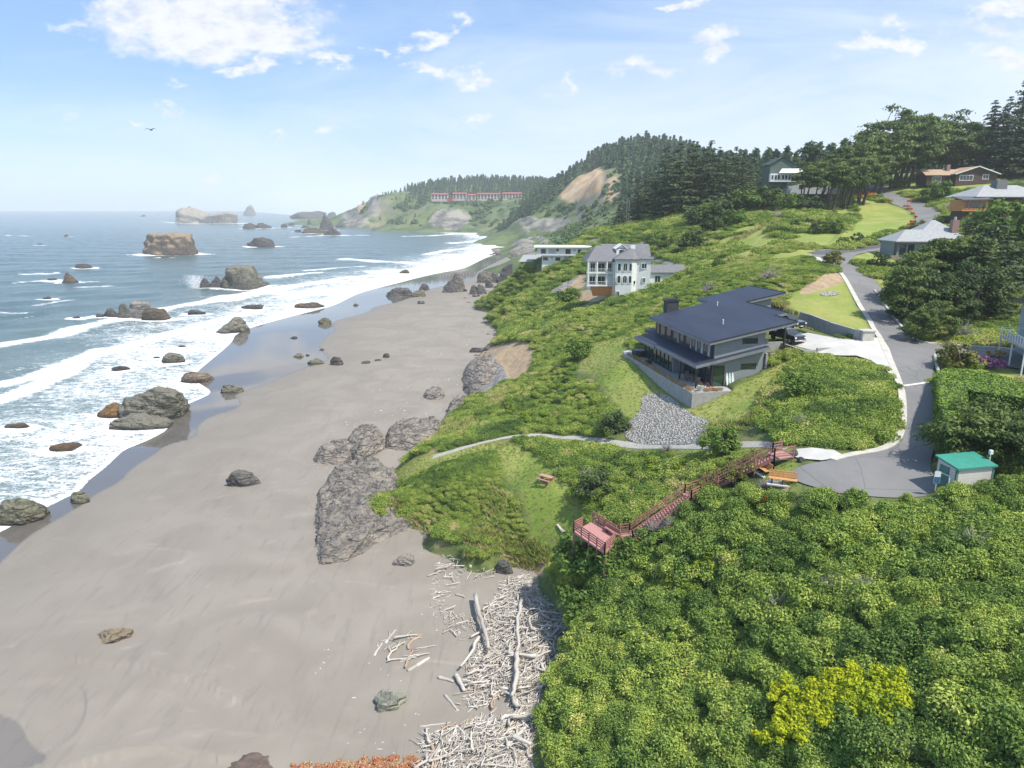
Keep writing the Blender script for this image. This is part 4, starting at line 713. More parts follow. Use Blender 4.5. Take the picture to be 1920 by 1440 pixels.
LM = dict(
     thicket=leafmat('leaf_thicket', [(0, (0.073, 0.129, 0.033)), (.35, (0.162, 0.261, 0.055)), (.62, (0.277, 0.383, 0.073)), (.85, (0.455, 0.538, 0.100)), (1, (0.651, 0.624, 0.194))]),
    scrub=leafmat('leaf_scrub', [(0, (0.076, 0.133, 0.032)), (.35, (0.165, 0.261, 0.051)), (.6, (0.304, 0.400, 0.069)), (.82, (0.432, 0.484, 0.115)), (1, (0.583, 0.484, 0.253))], nsc=.14),
    yellow=leafmat('leaf_yellow', [(0, (.26, .35, .02)), (.5, (.46, .52, .02)), (1, (.60, .57, .03))], inst=False), lime=leafmat('leaf_lime', [(0, (.10, .17, .02)), (.5, (.22, .30, .03)), (1, (.34, .38, .04))], inst=False),
    dark=leafmat('leaf_dark', [(0, (0.024, 0.048, 0.017)), (.5, (0.061, 0.102, 0.031)), (1, (0.133, 0.187, 0.048))], trans=.12, inst=False, nsc=.3),
    cyp=leafmat('leaf_cypress', [(0, (0.029, 0.059, 0.018)), (.45, (0.093, 0.149, 0.036)), (.8, (0.176, 0.228, 0.054)), (1, (0.248, 0.257, 0.072))], trans=.15, inst=False, nsc=.25),
    conif=leafmat('leaf_conifer', [(0, (0.024, 0.050, 0.022)), (.5, (0.060, 0.097, 0.042)), (1, (0.124, 0.155, 0.054))], trans=.08, inst=False, nsc=.05),
    farc=leafmat('leaf_far', [(0, (0.040, 0.088, 0.040)), (.5, (0.074, 0.138, 0.055)), (1, (0.157, 0.235, 0.076))], trans=.05, nsc=.02, wamt=.35),  # far foliage, its greens lightened to put distance haze into the colour
    mid=leafmat('leaf_mid', [(0, (0.048, 0.096, 0.022)), (.5, (0.112, 0.200, 0.035)), (1, (0.240, 0.320, 0.064))], inst=False),
    hedge=leafmat('leaf_hedge', [(0, (0.104, 0.195, 0.021)), (.5, (0.169, 0.273, 0.029)), (1, (0.260, 0.364, 0.046))], trans=.1, inst=False), olive=leafmat('leaf_olive', [(0, (0.096, 0.104, 0.032)), (.5, (0.192, 0.192, 0.048)), (1, (0.320, 0.272, 0.080))], inst=False),
    purple=leafmat('flower_purple', [(0, (.16, .05, .16)), (.6, (.40, .14, .38)), (1, (.10, .12, .04))], inst=False), orange=leafmat('flower_orange', [(0, (.50, .12, .01)), (.5, (.75, .22, .02)), (1, (.55, .30, .04))], trans=.1, inst=False),
    tan=leafmat('grass_tan', [(0, (.17, .26, .05)), (.5, (.30, .33, .09)), (1, (.46, .38, .18))], inst=True), straw=leafmat('grass_straw', [(0, (.30, .20, .08)), (.5, (.50, .33, .14)), (1, (.62, .46, .24))], inst=False))
m_bark = simple('bark', (.13, .105, .085), (.07, .055, .045), 3, .9, bmp=.02); m_dead = simple('dead_twig', (.36, .33, .30), (.24, .215, .19), 3, .9); m_fbark = simple('far_bark', (.06, .05, .04), None, 3, .9)
def cards(rng, C, Nrm, size, asp=1.0, var=.35):
    n = len(C); Nrm = Nrm / (np.linalg.norm(Nrm, axis=1)[:, None] + 1e-9); r = rng.normal(size=(n, 3)); u = np.cross(Nrm, r); u /= np.linalg.norm(u, axis=1)[:, None] + 1e-9; w = np.cross(Nrm, u)
    s = size * (1 + var * (rng.rand(n) * 2 - 1)); a = (s * .5 * asp)[:, None] * u; b_ = (s * .5)[:, None] * w; k = Nrm * (s * .12)[:, None]
    V_ = np.stack([C - a, C - b_ * .8 + k, C + a, C + b_ * .8 + k], 1).reshape(-1, 3); return V_, np.arange(4 * n).reshape(n, 4)
def shell(rng, c, rad, n, up=.35, inner=.75):
    d = rng.normal(size=(n, 3)); d[:, 2] = np.where(rng.rand(n) < up, np.abs(d[:, 2]), d[:, 2]); d /= np.linalg.norm(d, axis=1)[:, None]
    return np.asarray(c) + d * np.asarray(rad) * (inner + (1 - inner) * rng.rand(n))[:, None] * (1 + .12 * rng.normal(size=n))[:, None], d
def join(parts):
    V_, F_, T2 = [], [], []; o = 0
    for v, f, t in parts: V_.append(v); F_.append(f + o); T2.append(t); o += len(v)
    return np.vstack(V_), np.vstack(F_), np.concatenate(T2)
def bushmesh(name, seed, mat, lobes=11, rad=1.0, hgt=.9, leaf=.13, per=140, asp=1.6, jit=1.0, lobe_r=(.32, .55)):
    rng = np.random.RandomState(seed); parts = []
    for k in range(lobes):
        a = rng.rand() * 6.28; r = rad * math.sqrt(rng.rand()) * .8; lr = rad * rng.uniform(*lobe_r)
        zc = hgt * (1 - .75 * (r / rad) ** 2) * rng.uniform(.55, 1.0) - lr * .25
        C, d_ = shell(rng, (r * math.cos(a), r * math.sin(a), zc), (lr, lr, lr * .8), per, .6)
        nr = d_ + rng.normal(size=(per, 3)) * .75 * jit + np.array([0, 0, .35]); v, f = cards(rng, C, nr, leaf, asp); parts.append((v, f, np.clip(rng.rand() * .35 + rng.rand(per) * .75, 0, 1)))
    v, f, t = join(parts); return mesh_np(name, v, f, mat, False, None, {'t': t})
GNG = {}
def scatter(name, P, scl, rotz, tint, meshes, label=None, cat=None):
    key = name + str(len(GNG)); colx = bpy.data.collections.new('kinds_' + key)
    for me in meshes: colx.objects.link(bpy.data.objects.new(me.name, me))
    me = bpy.data.meshes.new(name); me.vertices.add(len(P)); me.vertices.foreach_set('co', np.asarray(P, np.float32).ravel())
    rng = np.random.RandomState(len(P))
    a = me.attributes.new('rot', 'FLOAT_VECTOR', 'POINT'); a.data.foreach_set('vector', np.c_[rng.normal(size=len(P)) * .06, rng.normal(size=len(P)) * .06, rotz].astype(np.float32).ravel())
    S_ = np.asarray(scl); S_ = np.c_[S_, S_, S_] if S_.ndim == 1 else S_
    a = me.attributes.new('scl', 'FLOAT_VECTOR', 'POINT'); a.data.foreach_set('vector', S_.astype(np.float32).ravel())
    a = me.attributes.new('tint', 'FLOAT', 'POINT'); a.data.foreach_set('value', np.asarray(tint, np.float32))
    a = me.attributes.new('idx', 'INT', 'POINT'); a.data.foreach_set('value', rng.randint(0, len(meshes), len(P)).astype(np.int32))
    o = link(name, me); ng = bpy.data.node_groups.new('grow_' + key, 'GeometryNodeTree'); GNG[key] = ng
    ng.interface.new_socket('Geometry', in_out='INPUT', socket_type='NodeSocketGeometry'); ng.interface.new_socket('Geometry', in_out='OUTPUT', socket_type='NodeSocketGeometry')
    gi = ng.nodes.new('NodeGroupInput'); go = ng.nodes.new('NodeGroupOutput'); ip = ng.nodes.new('GeometryNodeInstanceOnPoints'); ci = ng.nodes.new('GeometryNodeCollectionInfo')
    ci.inputs['Collection'].default_value = colx; ci.inputs['Separate Children'].default_value = True; ci.inputs['Reset Children'].default_value = True
    def na(n_, t_):
        q = ng.nodes.new('GeometryNodeInputNamedAttribute'); q.data_type = t_; q.inputs[0].default_value = n_; return [s for s in q.outputs if s.enabled and s.name == 'Attribute'][0]
    L_ = ng.links.new; L_(gi.outputs[0], ip.inputs['Points']); L_(ci.outputs[0], ip.inputs['Instance']); ip.inputs['Pick Instance'].default_value = True
    L_(na('idx', 'INT'), ip.inputs['Instance Index']); L_(na('rot', 'FLOAT_VECTOR'), ip.inputs['Rotation']); L_(na('scl', 'FLOAT_VECTOR'), ip.inputs['Scale']); L_(ip.outputs[0], go.inputs[0])
    md = o.modifiers.new('grow', 'NODES'); md.node_group = ng
    return tag(o, label, cat, kind='stuff')
def jgrid(poly, sp, rng, inset=0.0):
    mn, mx = poly.min(0), poly.max(0); gx, gy = np.meshgrid(np.arange(mn[0], mx[0], sp), np.arange(mn[1], mx[1], sp)); P = np.c_[gx.ravel(), gy.ravel()]
    P = P + (rng.rand(len(P), 2) - .5) * sp * .95; return P[sdf(P, poly) > inset]
def inview(P, mg=.06): a = P[:, 0] / P[:, 1]; return (np.abs(a) < .90 + mg) & (P[:, 1] > 14)
STAIR = np.array([Pz(1470, 850, 22)[:2], Pz(1440, 862, 21.8)[:2], Pz(1330, 915, 17.2)[:2], Pz(1300, 925, 16.8)[:2], Pz(1185, 1005, 12.8)[:2], Pz(1150, 1010, 12.6)[:2], Pz(1095, 978, 12.5)[:2]])
STAIRLINE = STAIR
BLD = []     # building footprints, kept clear
def clear(P, stair=1.2, extra=0.0, roadm=.5):
    k = np.ones(len(P), bool)
    for L in [LAWNS[k_] for k_ in LAWNS if k_ != 'slope'] + [GRAVEL]: k &= sdf(P, L) < -.5 + extra
    for L in list(ROADS.values()) + list(CONC.values()): k &= sdf(P, L) < -roadm
    for kk in ('tan1', 'tan2', 'tan3', 'tan4', 'tip', 'benchsoil', 'whitecut'): k &= sdf(P, BARE[kk]) < -.2
    for kk in ('slab1', 'slab2', 'toeface', 'spit'): k &= sdf(P, ROCKG[kk]) < -.2
    k &= sdf(P, HOUSEPAD) < -.8; k &= sdf(P, UPPAD) < -.3
    k &= segd(P, STAIR)[0] > stair; k &= segd(P, PATHC)[0] > 1.25
    for B in BLD: k &= sdf(P, B) < -1.0
    k &= sdf(P, MFRONT) < 0
    return k
# ------------------------------------------------------------ building helpers
m_glass, nt, b = M('window_glass', (.03, .04, .045), .06); b.inputs['Specular IOR Level'].default_value = .8
m_glassg, nt, b = M('tinted_glass', (.02, .05, .03), .05); b.inputs['Specular IOR Level'].default_value = .7
m_wht = simple('white_trim', (.78, .78, .76), (.70, .70, .68), 2, .6); m_blk = simple('black_metal', (.018, .019, .022), (.03, .03, .033), 2, .45)
def siding(name, c1, c2, pitch=.18, vert=False, rough=.75, depth=.02):
    m_, nt, b = M(name, c1, rough); o = opos(nt); s_ = NN(nt, 'ShaderNodeSeparateXYZ', {0: o})
    co = s_.outputs[2] if not vert else mth(nt, 'ADD', s_.outputs[0], s_.outputs[1])
    f_ = mth(nt, 'FRACT', mth(nt, 'DIVIDE', co, pitch)); n_ = noise(nt, o, 1.1, 5, .6)
    c = mixc(nt, step(nt, n_, .3, .7), c1, c2); c = mixc(nt, mth(nt, 'MULTIPLY', mth(nt, 'LESS_THAN', f_, .12), .45), c, tuple(q * .35 for q in c1)); nt.links.new(c, b.inputs['Base Color']); bump(nt, b, f_, .5, depth); return m_
def win(par, face, a, c, z0, w, h, fm=None, gm=None, fw=.08, proud=.06, arch=False, mull=0, name='window'):
    """face 'S': wall at y=c, centre x=a, looks to -Y; 'W': wall at x=c, centre y=a, looks to -X; 'E' to +X; 'N' to +Y"""
    def tr(u_, d_, z_):
        return {'S': (a + u_, c - d_, z_), 'N': (a - u_, c + d_, z_), 'W': (c - d_, a - u_, z_), 'E': (c + d_, a + u_, z_)}[face]
    fm = fm or m_wht; gm = gm or m_glass
    def slab(mb, poly, d0, d1):
        n = len(poly); mb.add([tr(u_, d0, z_) for u_, z_ in poly] + [tr(u_, d1, z_) for u_, z_ in poly], [tuple(range(n)), tuple(range(n, 2 * n))[::-1]] + [(i, n + i, n + (i + 1) % n, (i + 1) % n) for i in range(n)])
    def shape(s_):
        q = [(-w / 2 - s_, z0 - s_), (w / 2 + s_, z0 - s_)]
        if arch: r_ = w / 2 + s_; zt = z0 + h - w / 2; q += [(r_ * math.cos(t), zt + r_ * math.sin(t)) for t in np.linspace(0, math.pi, 9)]
        else: q += [(w / 2 + s_, z0 + h + s_), (-w / 2 - s_, z0 + h + s_)]
        return q
    mb = MB(); o_, i_ = shape(fw), shape(0.0); n = len(o_)
    mb.add([tr(u_, -.05, z_) for u_, z_ in o_] + [tr(u_, proud, z_) for u_, z_ in o_] + [tr(u_, proud, z_) for u_, z_ in i_] + [tr(u_, -.05, z_) for u_, z_ in i_],
           [(k * n + i, k * n + (i + 1) % n, (k + 1) * n + (i + 1) % n, (k + 1) * n + i) for k in range(3) for i in range(n)])
    for k in range(mull):
        u_ = -w / 2 + w * (k + 1) / (mull + 1); slab(mb, [(u_ - .03, z0), (u_ + .03, z0), (u_ + .03, z0 + h - (w * .1 if arch else 0)), (u_ - .03, z0 + h - (w * .1 if arch else 0))], 0, proud - .01)
    fo = mb.obj('frame', fm, None); g = MB(); slab(g, i_, -.04, proud * .45); go_ = g.obj(name, gm, par); fo.parent = go_; return go_
# ------------------------------------------------------------ dark modern house on its concrete terrace
HZ = tuple(LOC_O)
m_roof = simple('dark_roof_membrane', (.026, .034, .058), (.034, .045, .074), .35, .62, spec=.35, stretch=(1, .3, 1)); m_fascia = simple('grey_fascia', (.20, .215, .23), None, 1, .6); m_gsid = siding('grey_lap_siding', (.22, .25, .26), (.25, .28, .29), .20)
m_dsid = siding('charcoal_cladding', (.03, .034, .04), (.04, .045, .05), .15, True); m_board = siding('board_formed_concrete', (.36, .36, .345), (.27, .27, .26), .32, depth=.01); m_terr = simple('terrace_paving', (.36, .37, .38), (.44, .44, .44), .5, .6); m_wood = simple('weathered_wood', (.30, .24, .18), (.22, .17, .13), 4, .8)
hs = empty('modern_house', HZ, LOC_A, 'dark flat-roofed modern house with two sloping roof tiers above a concrete terrace', 'house')
zu = lambda x, y: 6.4 + .195 * (x - 2.9); zl = lambda x, y: 3.3 + .21 * (x - 1.2)
UP = [(3.0, 2.0), (15.6, 2.0), (15.6, 7.9), (17.5, 7.9), (17.5, 19.9), (24.4, 19.9), (24.0, 30.9), (13.9, 30.0), (14.0, 25.6), (3.3, 24.9), (3.3, 16.0), (3.0, 16.0)]
r = MB().prism(UP, lambda x, y: zu(x, y) - .30, lambda x, y: zu(x, y)).obj('upper_roof', m_roof, hs)
fb_ = MB()
for i in range(len(UP)):
    (x0, y0), (x1, y1) = UP[i], UP[(i + 1) % len(UP)]
    nx, ny = (y1 - y0), -(x1 - x0); l = math.hypot(nx, ny); nx, ny = nx / l * .04, ny / l * .04
    fb_.add([(x0 + nx, y0 + ny, zu(x0, y0) - .42), (x1 + nx, y1 + ny, zu(x1, y1) - .42), (x1 + nx, y1 + ny, zu(x1, y1) - .06), (x0 + nx, y0 + ny, zu(x0, y0) - .06), (x0, y0, zu(x0, y0) - .42), (x1, y1, zu(x1, y1) - .42), (x1, y1, zu(x1, y1) - .06), (x0, y0, zu(x0, y0) - .06)],
            [(0, 1, 2, 3), (4, 7, 6, 5), (0, 4, 5, 1), (3, 2, 6, 7), (0, 3, 7, 4), (1, 5, 6, 2)])
fb_.obj('fascia', m_fascia, hs)
sp_ = MB()
for (x0, y0), (x1, y1) in (((2.95, 1.93), (15.66, 1.93)), ((15.66, 1.93), (15.66, 7.84)), ((17.56, 7.84), (17.56, 19.84)), ((24.46, 19.84), (24.06, 30.9)), ((17.56, 19.84), (24.4, 19.84))):
    sp_.bar((x0, y0, zu(x0, y0) + .03), (x1, y1, zu(x1, y1) + .03), .10, .12)
sp_.obj('roof_edge', m_blk, hs)
LO = [(1.2, 1.9), (11.8, 1.9), (11.8, 2.93), (4.0, 2.93), (4.0, 24.0), (5.2, 24.0), (5.2, 27.8), (3.7, 27.8), (3.7, 24.9), (0.9, 24.9), (0.9, 16.5), (1.2, 16.5)]
MB().prism(LO, lambda x, y: zl(x, y) - .28, zl).obj('lower_roof', m_roof, hs)
fl = MB(); fl.bar((1.15, 1.86, zl(1.15, 0) - .2), (11.85, 1.86, zl(11.85, 0) - .2), .08, .40).bar((1.16, 1.9, zl(1.16, 0) - .2), (1.16, 16.5, zl(1.16, 0) - .2), .08, .36).bar((.86, 16.4, zl(.86, 0) - .2), (.86, 24.9, zl(.86, 0) - .2), .08, .36); fl.obj('lower_fascia', m_fascia, hs)
# walls
sw = MB().prism([(4.3, 2.98), (11.65, 2.98), (11.65, 12), (4.3, 12)], 0, lambda x, y: zu(x, y) - .3); sw.obj('side_wall', m_gsid, hs)
MB().prism([(4.02, 3.4), (4.26, 3.4), (4.26, 15.6), (4.5, 15.6), (4.5, 23.6), (11.6, 23.6), (11.6, 12.05), (4.28, 12.05)][:0] or [(4.02, 3.3), (4.28, 3.3), (4.28, 23.6), (4.02, 23.6)], 3.0, lambda x, y: zu(x, y) - .3).obj('upper_wall', m_dsid, hs)
MB().prism([(4.3, 12.02), (11.6, 12.02), (11.6, 24.2), (4.3, 24.2)], 0, lambda x, y: zu(x, y) - .31).obj('inner_wall', m_gsid, hs)
MB().prism([(11.62, 13.5), (17, 13.5), (17, 24.5), (11.62, 24.5)], 5.0, lambda x, y: zu(x, y) - .31).obj('garage_wall', m_gsid, hs)
MB().prism([(14.6, 20.5), (22.4, 20.5), (22.4, 29.6), (14.6, 29.2)], 4.6, lambda x, y: zu(x, y) - .32).obj('rear_wing_wall', m_gsid, hs)
MB().prism([(15.2, 4.2), (15.45, 4.2), (15.45, 4.45), (15.2, 4.45)], 4.8, lambda x, y: zu(x, y) - .3).obj('carport_post', m_blk, hs)
MB().prism([(11.7, 3.0), (12.1, 3.0), (12.1, 13.4), (11.7, 13.4)], 4.4, 6.3).obj('carport_wall', m_gsid, hs)
win(hs, 'S', 9.4, 2.98, 5.93, 2.1, .62, m_blk, m_glass, .07); win(hs, 'S', 9.45, 2.98, 2.38, 2.1, .62, m_blk, m_glass, .07)
win(hs, 'S', 5.05, 2.98, .06, 1.5, 2.78, m_blk, m_glassg, .09, name='glass_door')
for yc, w_, h_, z_ in ((5.2, 1.0, 1.35, 4.35), (7.3, 1.0, 1.2, 4.45), (9.2, 1.1, 1.5, 4.15), (11.0, 1.5, 1.6, 4.1), (13.2, 1.3, 1.5, 4.15), (15.6, 1.6, 1.0, 4.5), (18.2, 1.7, 1.7, 4.1), (20.6, 1.7, 1.7, 4.1), (22.6, 1.0, 1.7, 4.1)):
    win(hs, 'W', yc, 4.02, z_, w_, h_, m_blk, m_glass, .06)
m_pp = simple('pale_panel', (.42, .45, .45))
for yc, w_ in ((4.15, .7), (6.3, .75), (8.2, .5), (10.0, .3), (14.6, .35)): MB().box(3.98, 4.02, yc - w_ / 2, yc + w_ / 2, 4.05, 5.95).obj('wall_panel', m_pp, hs)
# glazed living room and open porch under the lower roof
MB().box(2.25, 4.28, 11.9, 12.15, 0.03, 3.05).obj('porch_end_wall', m_gsid, hs)
gw = MB().box(2.30, 2.36, 12.2, 23.4, .05, 3.02); gg = gw.obj('glass_wall', m_glassg, hs); fr_ = MB().bar((2.28, 12.2, .1), (2.28, 23.4, .1), .12).bar((2.28, 12.2, 2.96), (2.28, 23.4, 2.96), .16)
for yc in np.linspace(12.25, 23.35, 8): fr_.bar((2.26, yc, .04), (2.26, yc, 3.0), .13)
fr_.obj('frame', m_blk, gg)
MB().prism([(2.4, 23.3), (4.29, 23.3), (4.29, 23.6), (2.4, 23.6)], .03, 3.25).obj('end_wall', m_gsid, hs)
gw = MB().box(4.14, 4.20, 3.5, 11.8, .05, 3.0); gg = gw.obj('glass_wall', m_glass, hs); fr_ = MB()
for yc in np.linspace(3.5, 11.8, 6): fr_.bar((4.10, yc, .04), (4.10, yc, 3.0), .14)
fr_.obj('frame', m_blk, gg)
for yc in (2.6, 8.0): MB().box(1.55, 1.73, yc - .09, yc + .09, .03, 3.15).obj('porch_post', m_blk, hs)
ch = MB().box(6.4, 8.4, 25.0, 26.6, 3.5, 8.9).obj('chimney', m_dsid, hs); MB().box(6.25, 8.55, 24.85, 26.75, 8.9, 9.15).box(6.6, 8.2, 25.2, 26.4, 9.15, 9.3).obj('chimney_cap', m_blk, ch)
for x_, y_ in ((8.6, 9.6), (13.5, 21.5)): MB().tube([(x_, y_, zu(x_, 0)), (x_, y_, zu(x_, 0) + .55)], .07).tube([(x_, y_, zu(x_, 0) + .55), (x_, y_, zu(x_, 0) + .68)], .12).obj('roof_vent', m_wht, hs)
# terrace and its retaining wall: things of their own
tz = lambda x, y: 0.0
MB().prism([(0.45, .45), (5.9, .45), (6.5, 2.95), (4.28, 2.97), (4.28, 12), (4.28, 28.0), (-.2 + .4, 27.9)], -.5, 0.02)
te = empty('terrace', HZ, LOC_A, 'grey paved terrace wrapped round the dark modern house', 'terrace')
MB().prism([(0.42, .42), (6.0, .42), (6.6, 2.94), (4.27, 2.94), (4.27, 27.6), (6.5, 28.2), (2.5, 30.5), (.3, 28.6)], -.35, 0.02).obj('paving', m_terr, te)
rw = empty('retaining_wall', HZ, LOC_A, 'board-marked concrete retaining wall under the front terrace corner', 'wall')
hw = lambda x, y: -2.7
MB().prism([(-.02, -.02), (.40, -.02), (.40, 27.5), (-.02, 27.5)], lambda x, y: -2.6 + (y > 5) * 1.9, .02).obj('long_wall', m_board, rw)
MB().prism([(.41, -.03), (6.1, .02), (6.4, .42), (.41, .37)], lambda x, y: -2.6 + (x > 3) * 1.6, .02).obj('short_wall', m_board, rw)
MB().box(.7, 1.05, 1.5, 1.9, .02, .05)
# dry grasses in the planter strip along the wall
v_, f_, t_ = [], [], []
rg = np.random.RandomState(3)
gp = np.vstack([np.c_[rg.uniform(.05, .75, 150), rg.uniform(.3, 26, 150)], np.c_[rg.uniform(2.0, 4.6, 40), rg.uniform(.5, .95, 40)]])
for i_, (gx_, gy_) in enumerate(gp):
    C, d_ = shell(rg, (gx_, gy_, .18), (.26, .26, .30), 34, .7, .3); v, f = cards(rg, C, np.c_[d_[:, :2], d_[:, 2] * .2], .30, .12); parts = (v, f, rg.rand(34)); v_.append(v); f_.append(f + sum(len(q) for q in v_[:-1])); t_.append(parts[2])
tag(link('planter_grass', mesh_np('planter_grass', np.vstack(v_), np.vstack(f_), LM['straw'], False, None, {'t': np.concatenate(t_)}), None, HZ, LOC_A), 'row of dry straw-coloured grasses along the terrace wall', 'plants')
# side steps climbing the right of the house
st = empty('garden_steps', HZ, LOC_A, 'long flight of pale concrete steps climbing beside the grey side wall', 'steps')
ns_ = 17; ms = MB()
for k in range(ns_): x_ = 6.9 + k * .5; z_ = .02 + k * .195; ms.box(x_, x_ + .46, 1.1, 2.75, z_ - .5, z_ + .06)
ms.obj('treads', m_conc, st)
pl1 = empty('retaining_wall', hloc(15.2, 2.2, 3.2), LOC_A, 'stepped grey block planter walls between steps and driveway', 'wall')
for (x0, x1, y0, y1, z0, z1, nm) in ((-3.4, -3.1, .5, 5.5, -3.2, 1.2, 'wall_panel'), (-3.1, 3.4, 4.9, 5.2, -3, 1.9, 'wall_panel'), (1.4, 3.4, -.8, -.5, -1.2, 1.75, 'wall_panel'), (1.4, 1.7, -.5, 4.9, -2, 1.75, 'wall_panel'), (3.4, 6.5, -.9, -.6, -.8, 2.0, 'wall_panel'), (-3.1, 1.4, 2.4, 2.7, -2.5, .8, 'wall_panel')):
    MB().box(x0, x1, y0, y1, z0, z1).obj(nm, m_board, pl1)
MB().box(-3.0, 1.3, 2.8, 4.8, -3, .7).box(1.8, 3.3, -.4, 4.8, -2, 1.55).obj('soil', m_ground, pl1)
# retaining wall on the far side of the drive, with end pier
dw_ = np.array([G(1500, 600), G(1520, 606), G(1560, 622), G(1600, 634), G(1612, 637)])
wl = empty('retaining_wall', dw_[0], 0, 'stained grey concrete wall between lawn and driveway, ending in a block pier', 'wall')
for p_, q_ in zip(dw_[:-1], dw_[1:]): MB().bar(tuple(p_ - dw_[0] + (0, 0, .35)), tuple(q_ - dw_[0] + (0, 0, .35)), .3, 1.9).obj('wall_panel', m_board, wl)
e_ = dw_[-1] - dw_[0]; MB().box(e_[0], e_[0] + 1.6, e_[1] - .8, e_[1] + .8, e_[2] - .4, e_[2] + 1.25).box(e_[0] - .1, e_[0] + 1.7, e_[1] - .9, e_[1] + .9, e_[2] + 1.25, e_[2] + 1.4).obj('pier', m_kerb, wl)
# terrace things
hp = hloc(1.6, 24.6, .05); ht = empty('hot_tub', hp, LOC_A, 'dark octagonal hot tub with black cover on the terrace corner', 'hot tub')
MB().tube([(0, 0, 0), (0, 0, .85)], 1.15, 8).obj('cabinet', m_dsid, ht); MB().tube([(0, 0, .86), (0, 0, 1.0)], 1.2, 8).obj('cover', m_blk, ht)
fp = empty('fire_pit', hloc(.95, 18.6, .02), LOC_A, 'round black covered fire pit on the terrace edge', 'fire pit'); MB().tube([(0, 0, 0), (0, 0, .35), (0, 0, .5), (0, 0, .6)], [.6, .65, .45, .1], 14).obj('bowl', m_blk, fp)
def chair(loc, rz, lab, wood=m_wood):
    c_ = empty('patio_chair', loc, rz, lab, 'chair'); MB().box(-.3, .3, -.3, .3, .36, .42).obj('seat', wood, c_); MB().add([(-.3, .26, .42), (.3, .26, .42), (.3, .32, .42), (-.3, .32, .42), (-.3, .46, 1.0), (.3, .46, 1.0), (.3, .5, 1.0), (-.3, .5, 1.0)], [(0, 3, 2, 1), (4, 5, 6, 7), (0, 1, 5, 4), (1, 2, 6, 5), (2, 3, 7, 6), (3, 0, 4, 7)]).obj('backrest', wood, c_)
    for sx_ in (-1, 1):
        for sy_ in (-1, 1): MB().box(sx_ * .27 - .03, sx_ * .27 + .03, sy_ * .27 - .03, sy_ * .27 + .03, 0, .36).obj('leg', wood, c_)
m_red = simple('redwood_stain', (.22, .09, .065), (.28, .13, .10), 3, .8)
chair(hloc(2.3, 2.2, .02), LOC_A + 2.2, 'red-brown lounge chair by the terrace corner, left of the pair', m_red); chair(hloc(3.2, 1.6, .02), LOC_A + 1.9, 'red-brown lounge chair by the terrace corner, right of the pair', m_red)
tb = empty('patio_table', hloc(2.9, 6.6, .02), LOC_A, 'wooden dining table under the porch roof', 'table'); MB().box(-.5, .5, -1.0, 1.0, .70, .76).obj('tabletop', m_wood, tb)
for sx_ in (-.42, .42):
    for sy_ in (-.9, .9): MB().box(sx_ - .04, sx_ + .04, sy_ - .04, sy_ + .04, 0, .7).obj('leg', m_wood, tb)
chair(hloc(2.0, 7.0, .02), LOC_A + 1.57, 'wooden chair on the open side of the porch table'); chair(hloc(3.0, 5.1, .02), LOC_A + 3.1, 'wooden chair at the near end of the porch table'); chair(hloc(3.0, 8.2, .02), LOC_A, 'wooden chair at the far end of the porch table')
pt = empty('planter_pot', hloc(1.6, 1.0, .02), 0, 'tapered pale grey concrete planter on the terrace corner', 'planter'); MB().tube([(0, 0, 0), (0, 0, .75)], [.28, .42], 12).obj('pot', m_kerb, pt); link('plant', bushmesh('pot_plant', 9, LM['mid'], 3, .3, .3, .08, 30), pt, (0, 0, .75))
sb = empty('surfboard_rack', hloc(6.35, 2.7, .03), LOC_A, 'pale surfboards leaning against the grey side wall beside the glass door', 'surfboards')
for k, cc_ in enumerate(((.75, .74, .68), (.45, .72, .70), (.80, .78, .74))):
    MB().add([(-.25 + k * .42, -.35, .0), (-.05 + k * .42, -.35, .0), (.03 + k * .42, -.15, 1.0), (-.1 + k * .42, .12, 1.9), (-.2 + k * .42, .12, 1.9), (-.33 + k * .42, -.15, 1.0), (-.25 + k * .42, -.41, .0), (-.05 + k * .42, -.41, .0), (.03 + k * .42, -.21, 1.0), (-.1 + k * .42, .06, 1.9), (-.2 + k * .42, .06, 1.9), (-.33 + k * .42, -.21, 1.0)],
             [(0, 1, 2, 3, 4, 5)[::-1], (6, 7, 8, 9, 10, 11)] + [(i, (i + 1) % 6, 6 + (i + 1) % 6, 6 + i) for i in range(6)]).obj('surfboard', simple('board_' + str(k), cc_, None, 1, .4), sb)
